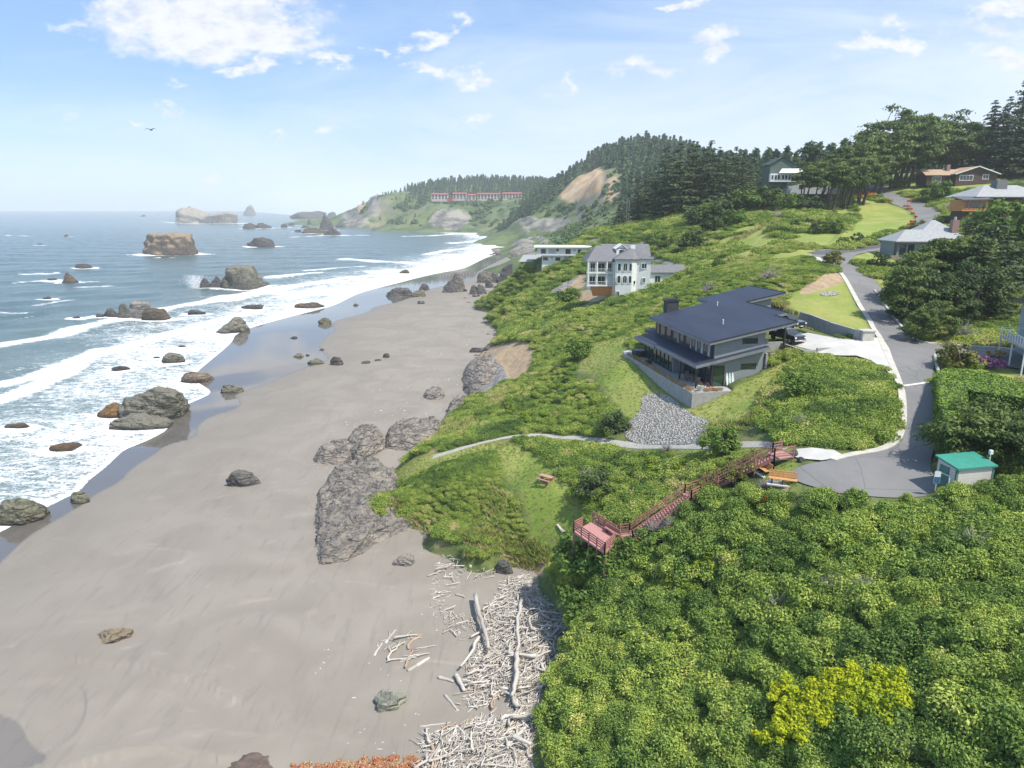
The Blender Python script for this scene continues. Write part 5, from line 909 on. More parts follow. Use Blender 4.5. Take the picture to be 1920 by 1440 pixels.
# ------------------------------------------------------------ vehicles
def truck(loc, rz, lab, paint, name='pickup_truck', suv=False):
    t = empty(name, loc, rz, lab, 'pickup truck' if not suv else 'car')     # front looks to -Y
    L, Wd = 5.7, 1.98; prof = [(-2.85, .45), (-2.88, 1.02), (-2.75, 1.18), (-1.35, 1.27), (-.75, 1.86), (.95 if not suv else 2.3, 1.90), (1.25 if not suv else 2.7, 1.28), (2.75, 1.25), (2.85, .5)]
    mb = MB(); n = len(prof)
    def half(z_): return Wd / 2 - (0.14 if z_ > 1.5 else 0)
    mb.add([(-half(z_), y_, z_) for y_, z_ in prof] + [(half(z_), y_, z_) for y_, z_ in prof], [tuple(range(n)), tuple(range(n, 2 * n))[::-1]] + [(i, n + i, n + (i + 1) % n, (i + 1) % n) for i in range(n)])
    mb.obj('body', paint, t, bevel=.05, smooth=False)
    gl = MB(); gl.add([(-.80, -1.31, 1.33), (.80, -1.31, 1.33), (.74, -.80, 1.84), (-.74, -.80, 1.84)], [(0, 1, 2, 3)])
    gl.obj('windscreen', m_glass, t)
    for s_ in (-1, 1): MB().add([(s_ * 1.0, -1.15, 1.30), (s_ * 1.0, 1.05, 1.30), (s_ * .88, .85, 1.78), (s_ * .88, -.72, 1.78)], [(0, 1, 2, 3)]).obj('side_window', m_glass, t)
    MB().box(-.62, .62, -2.93, -2.86, .72, 1.08).obj('grille', m_blk, t); MB().box(-.95, .95, -2.98, -2.85, .42, .66).obj('bumper', simple('chrome', (.6, .6, .62), None, 1, .25, .9), t)
    for s_ in (-1, 1): MB().box(s_ * .82 - .15, s_ * .82 + .15, -2.92, -2.84, .82, 1.04).obj('headlight', m_wht, t); MB().box(s_ * 1.15 - .1, s_ * 1.15 + .1, -1.1, -.95, 1.25, 1.45).obj('mirror', m_blk, t)
    for s_ in (-1, 1):
        for y_ in (-1.85, 1.85):
            w_ = MB().tube([(s_ * .78, y_, .40), (s_ * 1.01, y_, .40)], .41, 18).obj('tyre', simple('rubber', (.02, .02, .02)), None); w_.parent = t; r_ = MB().tube([(s_ * .98, y_, .40), (s_ * 1.03, y_, .40)], .25, 12).obj('rim', simple('rim_metal', (.4, .4, .42), None, 1, .3, .8), w_)
    if not suv: MB().box(-.85, .85, 1.3, 2.75, 1.22, 1.275).obj('bed_cover', m_blk, t)
    MB().box(-.25, .25, -3.0, -2.97, .48, .60).obj('number_plate', m_wht, t)
    return t
m_paint1, nt, b = M('dark_blue_paint', (.025, .035, .055), .2, .4); b.inputs['Coat Weight'].default_value = 1.0; m_paint2, nt, b = M('black_paint', (.02, .022, .028), .2, .3); b.inputs['Coat Weight'].default_value = 1.0
tp = hloc(18.2, 8.4, 0); truck((tp[0], tp[1], T(tp[0], tp[1]) + .08), LOC_A + R(8), 'dark grey-blue pickup truck parked nose out at the carport edge', m_paint1)
tp = hloc(21.6, 14.0, 0); truck((tp[0], tp[1], T(tp[0], tp[1]) + .08), LOC_A + R(12), 'dark blue vehicle behind the nearer pickup, beside the lawn wall', m_paint2)
# ------------------------------------------------------------ other houses
def PPM(t): return F / t
def hframe(u, v, t, rz=0): # point on the ray
    return Pt(u, v, t)
m_wsid = siding('white_siding', (.72, .74, .73), (.66, .69, .68), .22); m_mint = siding('pale_mint_siding', (.72, .79, .76), (.68, .75, .72), .22); m_shg = simple('grey_shingles', (.19, .19, .20), (.13, .13, .14), 2.5, .85, bmp=.02); m_shl = simple('pale_grey_shingles', (.34, .355, .355), (.27, .28, .285), 1.5, .8, bmp=.02)
m_ora = simple('orange_timber', (.62, .27, .10), (.50, .20, .07), 2, .7); m_brn = siding('dark_brown_siding', (.085, .05, .045), (.065, .04, .036), .25, True); m_tanr = simple('tan_shingles', (.40, .29, .20), (.33, .24, .17), 2, .85); m_grn = siding('grey_green_siding', (.10, .15, .115), (.085, .13, .10), .22); m_gdk = simple('dark_green_roof', (.04, .06, .05)); m_brick = simple('brick', (.30, .19, .16), (.22, .15, .13), 5, .9); m_redr = simple('red_roof', (.42, .09, .09), (.34, .08, .08), .1, .8); m_con = siding('condo_wall', (.56, .48, .44), (.48, .40, .37), 2.7)
def gable(mb, x0, x1, y0, y1, z0, z1, ov=.5, axis='x', th=.18):
    """ridge along axis; a solid double-pitch roof"""
    if axis == 'x':
        ym = (y0 + y1) / 2; V_ = [(x0 - ov, y0 - ov, z0), (x1 + ov, y0 - ov, z0), (x1 + ov, ym, z1), (x0 - ov, ym, z1), (x1 + ov, y1 + ov, z0), (x0 - ov, y1 + ov, z0)]
    else:
        xm = (x0 + x1) / 2; V_ = [(x1 + ov, y0 - ov, z0), (x1 + ov, y1 + ov, z0), (xm, y1 + ov, z1), (xm, y0 - ov, z1), (x0 - ov, y1 + ov, z0), (x0 - ov, y0 - ov, z0)]
    V2 = [(a, b_, c - th) for a, b_, c in V_]
    mb.add(V_ + V2, [(0, 1, 2, 3), (3, 2, 4, 5), (6, 9, 8, 7), (9, 11, 10, 8), (0, 6, 7, 1), (5, 4, 10, 11), (0, 3, 9, 6), (3, 5, 11, 9), (1, 7, 8, 2), (2, 8, 10, 4)]); return mb
def hip(mb, x0, x1, y0, y1, z0, z1, ov=.5, rl=0.0):
    xm, ym = (x0 + x1) / 2, (y0 + y1) / 2; V_ = [(x0 - ov, y0 - ov, z0), (x1 + ov, y0 - ov, z0), (x1 + ov, y1 + ov, z0), (x0 - ov, y1 + ov, z0), (xm - rl, ym, z1), (xm + rl, ym, z1)]
    V2 = [(a, b_, z0 - .2) for a, b_, c in V_[:4]]
    mb.add(V_ + V2, [(0, 1, 5, 4), (1, 2, 5), (2, 3, 4, 5), (3, 0, 4), (9, 8, 7, 6), (0, 6, 7, 1), (1, 7, 8, 2), (2, 8, 9, 3), (3, 9, 6, 0)]); return mb
# white mansion with tower
o_ = Pt(1153, 544, 195); mn = empty('white_house', o_, 0, 'large white and mint hillside house with tower, arched windows and pillared balconies', 'house'); k = 195 / F   # metres per pixel
TWR = [(0, 0), (4.4, -.5), (5.9, .9), (9.6, .3), (9.6, 8.5), (0, 8.5)]
MB().prism(TWR, -2.5, 8.45).obj('tower_wall', m_wsid, mn)
MB().prism([(x_ * 1.0 - .02 * 0, y_) for x_, y_ in [(-.03, -.03), (4.4, -.54), (5.93, .86), (9.63, .26), (9.63, .1), (5.9, .6), (4.4, -.8), (-.03, -.3)]], 2.45, 2.6)
rf = MB(); ap = (5.1, 4.0, 11.4); ev = [(-.5, -.5, 8.5), (4.5, -1.1, 8.5), (6.2, .4, 8.5), (10.2, -.2, 8.5), (10.2, 9, 8.5), (-.5, 9, 8.5)]; rf.add(ev + [ap] + [(a, b_, 8.25) for a, b_, c in ev], [(i, (i + 1) % 6, 6) for i in range(6)] + [(i, 7 + i, 7 + (i + 1) % 6, (i + 1) % 6) for i in range(6)] + [(12, 11, 10, 9, 8, 7)])
rf.obj('tower_roof', m_shg, mn); MB().box(4.5, 5.7, 3.4, 4.6, 10.9, 11.9).obj('chimney', m_wht, mn)
def skew(x): return -.5 * x / 4.4
for zc in (5.3, 2.0):
    zb_ = zc
    for xc, w_ in ((.95, .85), (2.55, 1.05), (3.95, .7)): win(mn, 'S', xc, skew(xc) - .02, zb_, w_, 1.95, m_wht, m_glass, .16, .10, arch=True, mull=1 if w_ > .9 else 0)
win(mn, 'S', .8, -.12, -1.55, .8, 1.2, m_wht, m_glass, .1, .1, mull=1); win(mn, 'S', 7.9, .55, 5.9, 1.5, 1.3, m_wht, m_glass, .12, .14, mull=1); win(mn, 'S', 7.9, .55, 2.1, .75, 1.15, m_wht, m_glass, .1, .14, mull=1); win(mn, 'S', 5.2, .2, 1.6, .55, .9, m_wht, m_glass, .1, .2)
MB().prism([(9.63, 2), (19.3, 2), (19.3, 8), (9.63, 8)], 0, 4.6).obj('wing_wall', m_mint, mn); gable(MB(), 10.2, 19.3, 2, 8, 4.7, 6.6, .6, 'x').obj('wing_roof', m_shg, mn)
win(mn, 'S', 12.0, 2, 2.0, 1.5, 1.7, m_wht, m_glass, .12, mull=1); win(mn, 'S', 16.6, 2, 2.9, 1.4, .85, m_wht, m_glass, .12, mull=1); win(mn, 'S', 14.4, 2, 2.4, .1, .1)
MB().prism([(-6.5, 3.5), (0, 3.5), (0, 13), (-6.5, 13)], -.5, 7.6).obj('main_wall', m_mint, mn)
MB().prism([(0, 8.6), (10.3, 8.6), (10.3, 15), (0, 15)], 1, 8.6).obj('back_wall', m_mint, mn)
hip(MB(), -7.3, 1.5, 2.2, 13.5, 7.7, 11.6, .6, 1.8).obj('main_roof', m_shg, mn); gable(MB(), -2.2, 10.5, 8.5, 15.5, 8.7, 11.9, .5, 'x').obj('back_roof', m_shg, mn)
dm = MB().box(.8, 3.6, 5.2, 9.5, 9.0, 10.9).obj('dormer', m_wht, mn); gable(MB(), .8, 3.6, 5.2, 9.5, 10.9, 12.2, .4, 'y').obj('dormer_roof', m_wht, dm); win(mn, 'S', 2.2, 5.2, 9.6, 1.2, 1.0, m_wht, m_glass, .1)
bl = MB()
for zc in (.9, 4.4): bl.box(-7.6, .3, 1.4, 3.48, zc, zc + .28)
bl.obj('balcony_floor', m_wht, mn)
for xc in (-7.3, -4.9, -2.2, -.2): MB().tube([(xc, 1.6, -1.0 if xc > -1 else 1), (xc, 1.6, 7.5)], .2, 8).obj('column', m_wht, mn)
for zc in (1.18, 4.68): 
    b_ = MB().bar((-7.6, 1.45, zc + 1), (.2, 1.45, zc + 1), .08)
    for xc in np.arange(-7.6, .2, .45): b_.bar((xc, 1.45, zc), (xc, 1.45, zc + 1), .04)
    b_.obj('railing', m_wht, mn)
for xc, zc, w_ in ((-5.9, 4.9, 1.2), (-3.5, 4.9, 1.8), (-1.3, 4.9, 1.2), (-5.9, 1.3, 1.5), (-3.4, 1.3, 2.0)): win(mn, 'S', xc, 3.5, zc, w_, 2.1, m_wht, m_glass, .1, mull=1)
MB().add([(-6.6, 1.8, .85), (-.3, 1.8, .85), (-.3, 2.6, -1.9), (-5.8, 2.6, -1.9), (-6.6, 2.1, .85), (-.3, 2.1, .85), (-.3, 2.9, -1.9), (-5.8, 2.9, -1.9)], [(0, 1, 2, 3), (7, 6, 5, 4), (0, 3, 7, 4), (1, 5, 6, 2), (3, 2, 6, 7), (0, 4, 5, 1)]).obj('timber_skirt', m_ora, mn)
sd_ = MB().box(-.9, 0, -.6, .4, -1.0, -.85).box(-.9, 0, -.6, .4, 2.2, 2.35)
for xc in (-.85, -.1): sd_.bar((xc, -.5, -3), (xc, -.5, 2.3), .15)
sd_.obj('side_stair_tower', m_wood, mn)
BLD.append(np.array([(o_[0] - 8.5, o_[1] - 1), (o_[0] + 20, o_[1] + 1), (o_[0] + 20, o_[1] + 16), (o_[0] - 8.5, o_[1] + 16)]))
# long flat-roofed white building
o2 = Pt(1016, 492, 290); k2 = 290 / F; lw_ = empty('white_house', o2, R(-4), 'long low white two-storey building with flat white roof beside the sea', 'house')
MB().prism([(0, 0), (24, 0), (24, 9), (0, 9)], -6, 2.9).obj('lower_wall', m_wsid, lw_); MB().prism([(-2.0, -1), (24, -1), (24, 9), (-2.0, 9)], 3.2, 6.0).obj('upper_wall', m_wsid, lw_); MB().box(-2.3, 24, -1.3, 9, 2.88, 3.22).obj('floor_band', m_wht, lw_); MB().box(-3.2, 25.5, -2.0, 10, 6.0, 6.5).box(20.5, 22, 2, 3.5, 6.5, 7.6).obj('flat_roof', simple('white_roof', (.82, .82, .82), (.76, .76, .76), .3), lw_)
for xc, w_, z_, h_ in ((.6, 2.0, 3.6, 1.9), (10.6, 2.1, 3.5, 2.0), (6.3, 1.1, 4.5, 1.1), (13.2, .9, 4.9, .4), (15.2, 1.4, 3.9, 1.5), (19.3, 1.4, 4.8, .5)): win(lw_, 'S', xc, -1, z_, w_, h_, m_wht, m_glass, .1)
win(lw_, 'S', 4.2, -1, 3.6, 3.0, 1.9, m_wht, simple('recess_grey', (.45, .5, .5)), .1, name='loggia')
for xc, w_, z_, h_ in ((1.4, 2.0, .8, 1.4), (4.1, .7, 1.8, .4), (6.5, 2.0, .7, 1.4), (9.6, .7, 1.8, .4)): win(lw_, 'S', xc, 0, z_, w_, h_, m_wht, m_glass, .1)
BLD.append(np.array([(o2[0] - 3, o2[1] - 2), (o2[0] + 25, o2[1] - 3), (o2[0] + 25, o2[1] + 9), (o2[0] - 3, o2[1] + 9)]))
o3 = Pt(972, 494, 300); gh = empty('low_house', o3, R(-6), 'low grey flat-roofed building left of the long white one', 'house'); MB().box(.8, 9.5, .6, 7, -2.5, .7).obj('wall', RM['crag'], gh); MB().add([(0, 0, .8), (10.5, 0, .8), (10.5, 8, 3.1), (1.5, 8, 3.1), (0, 0, .55), (10.5, 0, .55), (10.5, 8, 2.85), (1.5, 8, 2.85)], [(0, 1, 2, 3), (7, 6, 5, 4), (0, 4, 5, 1), (1, 5, 6, 2), (2, 6, 7, 3), (3, 7, 4, 0)]).obj('roof', m_shl, gh)
MB().bar((10.2, -.6, -1.5), (10.2, -.6, 2), .2).bar((11.0, -.6, -1.5), (11.0, -.6, 2), .2).bar((10.2, -.6, 1), (11.0, -.6, 1), .2).obj('stair_rail', m_blk, gh)
# small house by the far pines
o5 = Pt(1150, 451, 330); sh5 = empty('small_house', o5, R(15), 'small pinkish grey house half hidden under the pines', 'house'); MB().box(0, 5, 0, 6, -1, 5).obj('wall', simple('stucco', (.45, .40, .37)), sh5); gable(MB(), 0, 5, 0, 6, 5, 7, .5, 'x').obj('roof', m_shg, sh5); win(sh5, 'S', 2.5, 0, 1.8, 1.4, 1.4)
o5 = Pt(1128, 438, 400); sh6 = empty('shed', o5, 0, 'white roofed outbuilding left of the far pines', 'shed'); MB().box(0, 4.5, 0, 4, -2, 1.5).obj('wall', m_wsid, sh6); gable(MB(), 0, 4.5, 0, 4, 1.6, 2.5, .4, 'x').obj('roof', m_wht, sh6)
# block wall right of the mansion
wb = [Pt(1271, 505, 205), Pt(1285, 502, 208), Pt(1306, 507, 200)]; mb = MB()
for p_, q_ in zip(wb[:-1], wb[1:]): mb.bar(tuple(p_ - [0, 0, .6]), tuple(q_ - [0, 0, .6]), .4, 2.0)
tag(mb.obj('block_wall', simple('old_block', (.33, .31, .28), (.25, .23, .21), 2)), 'short weathered block wall in the scrub right of the mansion', 'wall')
# red-roofed apartment row
for i, (ua, ub, st_, lab) in enumerate([(809, 842, 0, 'leftmost red-roofed apartment block on the headland, with stepped annex'), (848, 876, 0, 'second red-roofed apartment block from the left on the headland'), (877, 894, 0, 'narrowest red-roofed apartment block, middle of the row'), (895, 940, 0, 'longest red-roofed apartment block on the headland'), (943, 980, 0, 'rightmost red-roofed apartment block on the headland, nearest the forest')]):
    t_ = 1440; p_ = Pt(ua, 374, t_); w_ = (ub - ua) * t_ / F - 2.5; p_[2] = max(p_[2], 0) + (0, 1.2, -.6, .6, 1.4)[i]; p_[1] += (0, 14, 3, 8, -4)[i]
    ab = empty('apartment_block', p_, 0, lab, 'apartments'); h_ = 12.5 if i != 2 else 11.5
    MB().box(0, w_, 0, 14, -4, h_ - 2.2).obj('wall', m_con, ab); MB().add([(-1, -1.5, h_ - 2.3), (w_ + 1, -1.5, h_ - 2.3), (w_, 2.5, h_), (0, 2.5, h_), (w_, 15, h_), (0, 15, h_), (-1, -1.5, h_ - 2.8), (w_ + 1, -1.5, h_ - 2.8), (w_ + 1, 15, h_ - 2.8), (-1, 15, h_ - 2.8)], [(0, 1, 2, 3), (3, 2, 4, 5), (6, 9, 8, 7), (0, 6, 7, 1), (0, 3, 5, 9, 6), (1, 7, 8, 4, 2), (5, 4, 8, 9)]).obj('roof', m_redr, ab)
    nb_ = max(2, int(w_ / 6)); 
    for q_ in range(nb_):
        xc = (q_ + .5) * w_ / nb_; 
        for fl_ in range(3): MB().box(xc - 2.0, xc + 2.0, -.12, .02, .8 + fl_ * 3.2, 2.9 + fl_ * 3.2).obj('balcony_opening', m_glass, ab)
        MB().box(xc + w_ / nb_ * .5 - .6, xc + w_ / nb_ * .5 + .1, -.5, 0.02, 0, h_ - 2.4).obj('pier', m_wht, ab)
    if i == 0: MB().box(w_ - 2, w_ + 10, 0, 9, -3, 2.5).box(w_ - 2, w_ + 10.5, -.5, 9.2, 2.5, 3.2).obj('annex', m_redr, ab)
# green house on the crest
o4 = Pt(1442, 341, 272); k4 = 272 / F; g4 = empty('green_house', o4, 0, 'grey-green gabled house with white porch behind the windblown trees', 'house')
MB().box(0, 9.2, 0, 9, -2, 6.3).obj('wall', m_grn, g4); MB().add([(-.2, -.05, 6.3), (9.4, -.05, 6.3), (4.9, -.05, 8.8)], [(0, 1, 2)]).obj('gable_wall', m_grn, g4); gable(MB(), 0, 9.2, -.1, 9, 6.4, 9.2, .5, 'y').obj('roof', m_gdk, g4)
MB().box(-.2, 9.5, -1.6, 0, 0.0, 3.0).obj('sunroom_wall', m_wht, g4); MB().add([(2.5, -2.6, 3.2), (12, -2.6, 3.2), (12, -.1, 4.9), (4.5, -.1, 4.9)], [(0, 1, 2, 3)]).add([(2.5, -2.6, 3.05), (12, -2.6, 3.05), (12, -.1, 4.7), (4.5, -.1, 4.7)], [(3, 2, 1, 0)]).obj('porch_roof', simple('pale_roof', (.70, .70, .72)), g4)
for xc in (.6, 1.8, 3.0, 4.6, 5.8, 7.0, 8.2): win(g4, 'S', xc, -1.6, .9, .75, 1.5, m_wht, m_glass, .08)
MB().box(7, 27, -1.0, 7, -4.5, 0.2).obj('lower_wall', simple('pale_blue_wall', (.50, .53, .55)), g4); win(g4, 'S', 12.2, -1.0, -2.8, 1.9, 1.8, m_wht, m_glass, .12, mull=1)
BLD.append(np.array([(o4[0] - 1, o4[1] - 3), (o4[0] + 27, o4[1] - 3), (o4[0] + 27, o4[1] + 9), (o4[0] - 1, o4[1] + 9)]))
# brown house
o6 = Pt(1745, 342, 288); b6 = empty('brown_house', o6, 0, 'dark brown ranch house with tan shingle roof and white window frames', 'house')
MB().box(0, 11, 3, 11, -1, 3.0).obj('wing_wall', m_brn, b6); gb = MB().prism([(10, 0), (26.5, 0), (26.5, 11), (10, 11)], -2, 3.2); gb.obj('wall', m_brn, b6); MB().add([(9.5, -.03, 3.2), (27, -.03, 3.2), (18.6, -.03, 6.1)], [(0, 1, 2)]).obj('gable_wall', m_brn, b6)
gable(MB(), 10, 26.5, 0, 11, 3.3, 6.3, .9, 'y').obj('gable_roof', m_tanr, b6); gable(MB(), -.5, 14, 3, 11, 3.0, 5.4, .8, 'x').obj('wing_roof', m_tanr, b6)
MB().bar((9.1, -.95, 3.2), (18.3, -.95, 6.25), .12, .35).bar((18.2, -.95, 6.25), (27.5, -.95, 3.2), .12, .35).obj('barge_board', m_wht, b6); MB().box(9, 10.4, 5.5, 7, 4, 7.2).obj('chimney', m_brick, b6)
win(b6, 'S', 14.2, 0, .9, 5.2, 1.8, m_wht, m_glass, .18, mull=3); win(b6, 'S', 22, 0, 1.4, 2.2, 1.5, m_wht, m_glass, .18, mull=1); win(b6, 'S', 4, 3, .3, 3.4, 2.0, m_wht, m_glass, .12, mull=2)
BLD.append(np.array([(o6[0] - 1, o6[1] - 1), (o6[0] + 27, o6[1] - 1), (o6[0] + 27, o6[1] + 11), (o6[0] - 1, o6[1] + 11)]))
# orange timber house
o7 = Pt(1804, 396, 198); h7 = empty('timber_house', o7, R(4), 'orange timber house with projecting window room and grey hip roof', 'house')
MB().box(0, 7.2, 0, 5.5, 0, 3.1).obj('bay_wall', m_ora, h7); MB().box(.6, 6.8, .6, 5.5, -3.5, -.01).obj('base', m_brn, h7); MB().add([(-.9, -1.0, 3.1), (8.0, -1.0, 3.3), (9.5, 6, 4.2), (.5, 6, 4.1), (-.9, -1.0, 2.85), (8.0, -1.0, 3.05), (9.5, 6, 3.95), (.5, 6, 3.85)], [(0, 1, 2, 3), (7, 6, 5, 4), (0, 4, 5, 1), (1, 5, 6, 2), (2, 6, 7, 3), (3, 7, 4, 0)]).obj('bay_roof', simple('slate', (.10, .11, .13)), h7)
for xc, w_ in ((.95, .8), (3.4, 3.2), (6.0, .9)): win(h7, 'S', xc, 0, .75, w_, 1.75, m_ora, m_glass, .12, .1, mull=3 if w_ > 2 else 0)
MB().box(7.3, 26, 3.5, 14, -1, 3.9).obj('wall', m_brn, h7); hip(MB(), 6, 28, 3.0, 15, 4.0, 7.3, .9, 5).obj('hip_roof', m_shl, h7); MB().box(14, 17.2, 6.5, 9, 5, 8.6).obj('chimney', simple('chimney_stone', (.17, .17, .18)), h7); win(h7, 'S', 9.3, 3.5, .6, 1.2, 2.4, m_ora, m_glass, .15); win(h7, 'S', 12.5, 3.5, .6, 2.2, 2.4, m_ora, m_glass, .15)
BLD.append(np.array([(o7[0] - 2, o7[1] - 2), (o7[0] + 27, o7[1]), (o7[0] + 27, o7[1] + 14), (o7[0] - 2, o7[1] + 8)]))
# grey hip-roofed house below it
o8 = Pt(1679, 484, 163); h8 = empty('grey_house', o8, R(-3), 'low house with two pale grey hip roofs and a brick chimney behind the dark trees', 'house')
MB().box(.3, 17, .5, 9, -1, 3.7).obj('wall', m_gsid, h8); hip(MB(), .3, 17, .5, 9, 3.8, 6.3, .8, 5).obj('lower_roof', m_shl, h8); MB().box(7.5, 14.6, 4.5, 10, 3.6, 5.7).obj('upper_wall', m_gsid, h8); hip(MB(), 7.5, 14.6, 4.5, 10, 5.8, 8.4, .7, .4).obj('upper_roof', m_shl, h8)
cb = MB().box(13.4, 14.9, 3.2, 4.4, 3.8, 8.5).obj('chimney', m_brick, h8); MB().tube([(14.1, 3.8, 8.5), (14.1, 3.8, 9.2)], .3, 8).obj('chimney_cap', m_kerb, cb)
for xc in (1.6, 3.4): win(h8, 'S', xc, .5, .8, 1.2, 2.2, m_blk, m_glass, .1)
MB().box(-.3, -.1, -.3, .6, -1, 3.6).obj('porch_post', m_blk, h8)
tag(MB().box(0, 1.9, 0, .12, 0, 1.2).box(0, .12, .12, 1.6, 0, 1.2).obj('garden_fence', m_wood), 'small dark wooden fence screen at the corner of the grey-roofed house', 'fence').location = tuple(Pt(1668, 489, 162))
BLD.append(np.array([(o8[0] - 1, o8[1] - 1), (o8[0] + 18, o8[1] - 1), (o8[0] + 18, o8[1] + 10), (o8[0] - 1, o8[1] + 10)]))
# house cut by the right edge, with raised white deck
pn_, pf_ = G(1914, 704), G(1876, 672); a9 = math.atan2(-(pf_ - pn_)[0], (pf_ - pn_)[1]); zg = pn_[2]; q9 = np.array([math.cos(a9) * 2.3 - math.sin(a9) * 1.4, math.sin(a9) * 2.3 + math.cos(a9) * 1.4, 0]); o9 = pn_ + q9; h9 = empty('blue_grey_house', (o9[0], o9[1], zg), a9, 'pale blue-grey house at the right edge with raised white-railed deck', 'house')
MB().box(.6, 12, -1.5, 11, 0, 7.2).obj('wall', siding('blue_grey_siding', (.36, .42, .44), (.33, .39, .41), .2), h9); MB().add([(-.6, -2.2, 7.2), (12, -2.2, 7.2), (12, 4.7, 9.6), (-.6, 4.7, 9.6), (12, 11.6, 7.2), (-.6, 11.6, 7.2)], [(0, 1, 2, 3), (3, 2, 4, 5)]).obj('roof', m_shl, h9)
MB().box(-2.4, .58, -1.5, 7.5, 3.15, 3.4).obj('deck_floor', m_kerb, h9)
rl = MB().bar((-2.4, -1.5, 4.45), (-2.4, 7.5, 4.45), .08).bar((-2.4, 7.5, 4.45), (.6, 7.5, 4.45), .08).bar((-2.4, -1.5, 4.45), (.6, -1.5, 4.45), .08)
for yc in np.arange(-1.5, 7.6, .9): rl.bar((-2.4, yc, 3.4), (-2.4, yc, 4.45), .07)
for xc in (-1.4, -.4): rl.bar((xc, -1.5, 3.4), (xc, -1.5, 4.45), .07).bar((xc, 7.5, 3.4), (xc, 7.5, 4.45), .07)
rl.obj('railing', m_wht, h9)
for xc, yc in ((-2.3, -1.4), (-2.3, 3), (-2.3, 7.4)): MB().bar((xc, yc, 0), (xc, yc, 3.15), .16).obj('deck_post', m_wht, h9)
BLD.append(np.array([(o9[0] + math.cos(a9) * x_ - math.sin(a9) * y_, o9[1] + math.sin(a9) * x_ + math.cos(a9) * y_) for x_, y_ in ((-3, -3), (13, -3), (13, 12), (-3, 12))]))
win(h9, 'S', 2.5, -1.5, 4.5, 1.6, 1.6); win(h9, 'W', 3, .6, 3.5, 2.0, 2.2)
rng = np.random.RandomState(5)
THK = smooth_line(np.vstack([GL([(1040, 1050), (1085, 1045), (1140, 1052), (1190, 1020), (1250, 985), (1310, 950), (1370, 915), (1420, 928), (1500, 938), (1640, 945), (1740, 945), (1790, 945)])[:, :2], np.array([(52, 59), (70, 62), (80, 50), (60, 20), (8, 10), (2.5, 30), (2.6, 46)]), np.array([Pz(u, v, 3)[:2] for u, v in [(1010, 1330), (1062, 1210), (1088, 1160), (1070, 1115), (1030, 1080)]])]), 1, True)
CANY = PG([(990, 826), (1100, 838), (1200, 846), (1400, 856), (1445, 862), (1400, 892), (1310, 918), (1280, 940), (1180, 1005), (1130, 980), (1085, 965), (1062, 905), (1010, 862), (985, 850)])
MOUND = PG([(1430, 800), (1440, 740), (1500, 680), (1540, 668), (1600, 672), (1650, 690), (1675, 740), (1672, 800), (1655, 828), (1580, 842), (1500, 836)])
GRD = PG([(1640, 480), (1660, 530), (1700, 580), (1730, 630), (1800, 648), (1930, 650), (2000, 560), (2000, 440), (1850, 440), (1720, 480)])
def zT(P, dz=0): return np.c_[P, T(P[:, 0], P[:, 1]) + dz]
thick_meshes = [bushmesh('thicket_bush', 20 + i, LM['thicket'], (13, 11, 15, 12, 18, 9)[i], (1.35, 1.6, 1.2, 1.45, 1.3, 1.1)[i], (1.3, 1.1, 1.6, 1.2, .9, 1.8)[i], (.105, .13, .095, .115, .085, .12)[i], 300, 1.6, 1.25, (.38, .62)) for i in range(6)]
P = jgrid(THK, 1.15, rng, .3); P = P[inview(P) & clear(P, 1.9)]
STEEP = [(u_, v_) for u_ in range(1030, 1180, 9) for v_ in range(1040, 1215, 10)]; SPX = np.array([(1032, 1078), (1050, 1052), (1090, 1046), (1135, 1058), (1175, 1030), (1180, 1100), (1120, 1215), (1085, 1215), (1078, 1150), (1052, 1115)]); sq = np.array(STEEP, float) + rng.rand(len(STEEP), 2) * 9; sq = sq[inpoly(sq, SPX)]; P = np.vstack([P, GL(sq)[:, :2]])
d_edge = np.maximum(sdf(P, THK), 1.5); s = rng.uniform(.62, 1.3, len(P)) * (.55 + .45 * sst(d_edge, 0, 3))
hn = f2(P[:, 0], P[:, 1], 5, 3, .5, 40)
tn = .29 + .34 * f2(P[:, 0], P[:, 1], 6, 3, .6, 41) + rng.normal(size=len(P)) * .10 + .12 * (1 - sst(P[:, 0], 3, 16))
scatter('thicket', zT(P, .15 + 0) + np.c_[P * 0, .5 * hn], s, rng.rand(len(P)) * 6.28, tn, thick_meshes, 'dense dark green coastal thicket filling the near slope', 'thicket')
print('thicket', len(P))
scrub_meshes = [bushmesh('scrub_bush', 40 + i, LM['scrub'], 12, 1.25, .5, .10, 210, 1.6, 1.3, (.34, .58)) for i in range(5)]
parts_P, parts_s = [], []
P = jgrid(CANY, 1.0, rng); P = P[clear(P, 1.0)]; parts_P.append(P); parts_s.append(rng.uniform(.75, 1.35, len(P)))
P = jgrid(MOUND, 1.0, rng); P = P[clear(P, 1.2, 0, 1.5)]; parts_P.append(P); parts_s.append(rng.uniform(.9, 1.5, len(P)))
NEAR = np.array([(-30, 78), (45, 78), (60, 70), (75, 85), (80, 180), (-20, 180), (-30, 110)]); FAR = np.array([(-20, 180), (160, 180), (200, 300), (200, 425), (-20, 425)]); RGT = np.array([(56, 100), (150, 95), (170, 180), (80, 180)]); RG2 = np.array([(36, 30), (95, 40), (110, 95), (62, 95), (48, 78), (45, 60)])
for poly, sp in ((NEAR, 1.15), (RGT, 1.8), (RG2, 1.7)):
    P = jgrid(poly, sp, rng); k = clear(P) & inview(P) & (sdf(P, CANY) < 0) & (sdf(P, MOUND) < 0) & (sdf(P, THK) < -.5) & (T(P[:, 0], P[:, 1]) > BZ(P[:, 0], P[:, 1]) + 1.3); P = P[k]; parts_P.append(P); parts_s.append(rng.uniform(.65, 1.25, len(P)) * sp / 1.15)
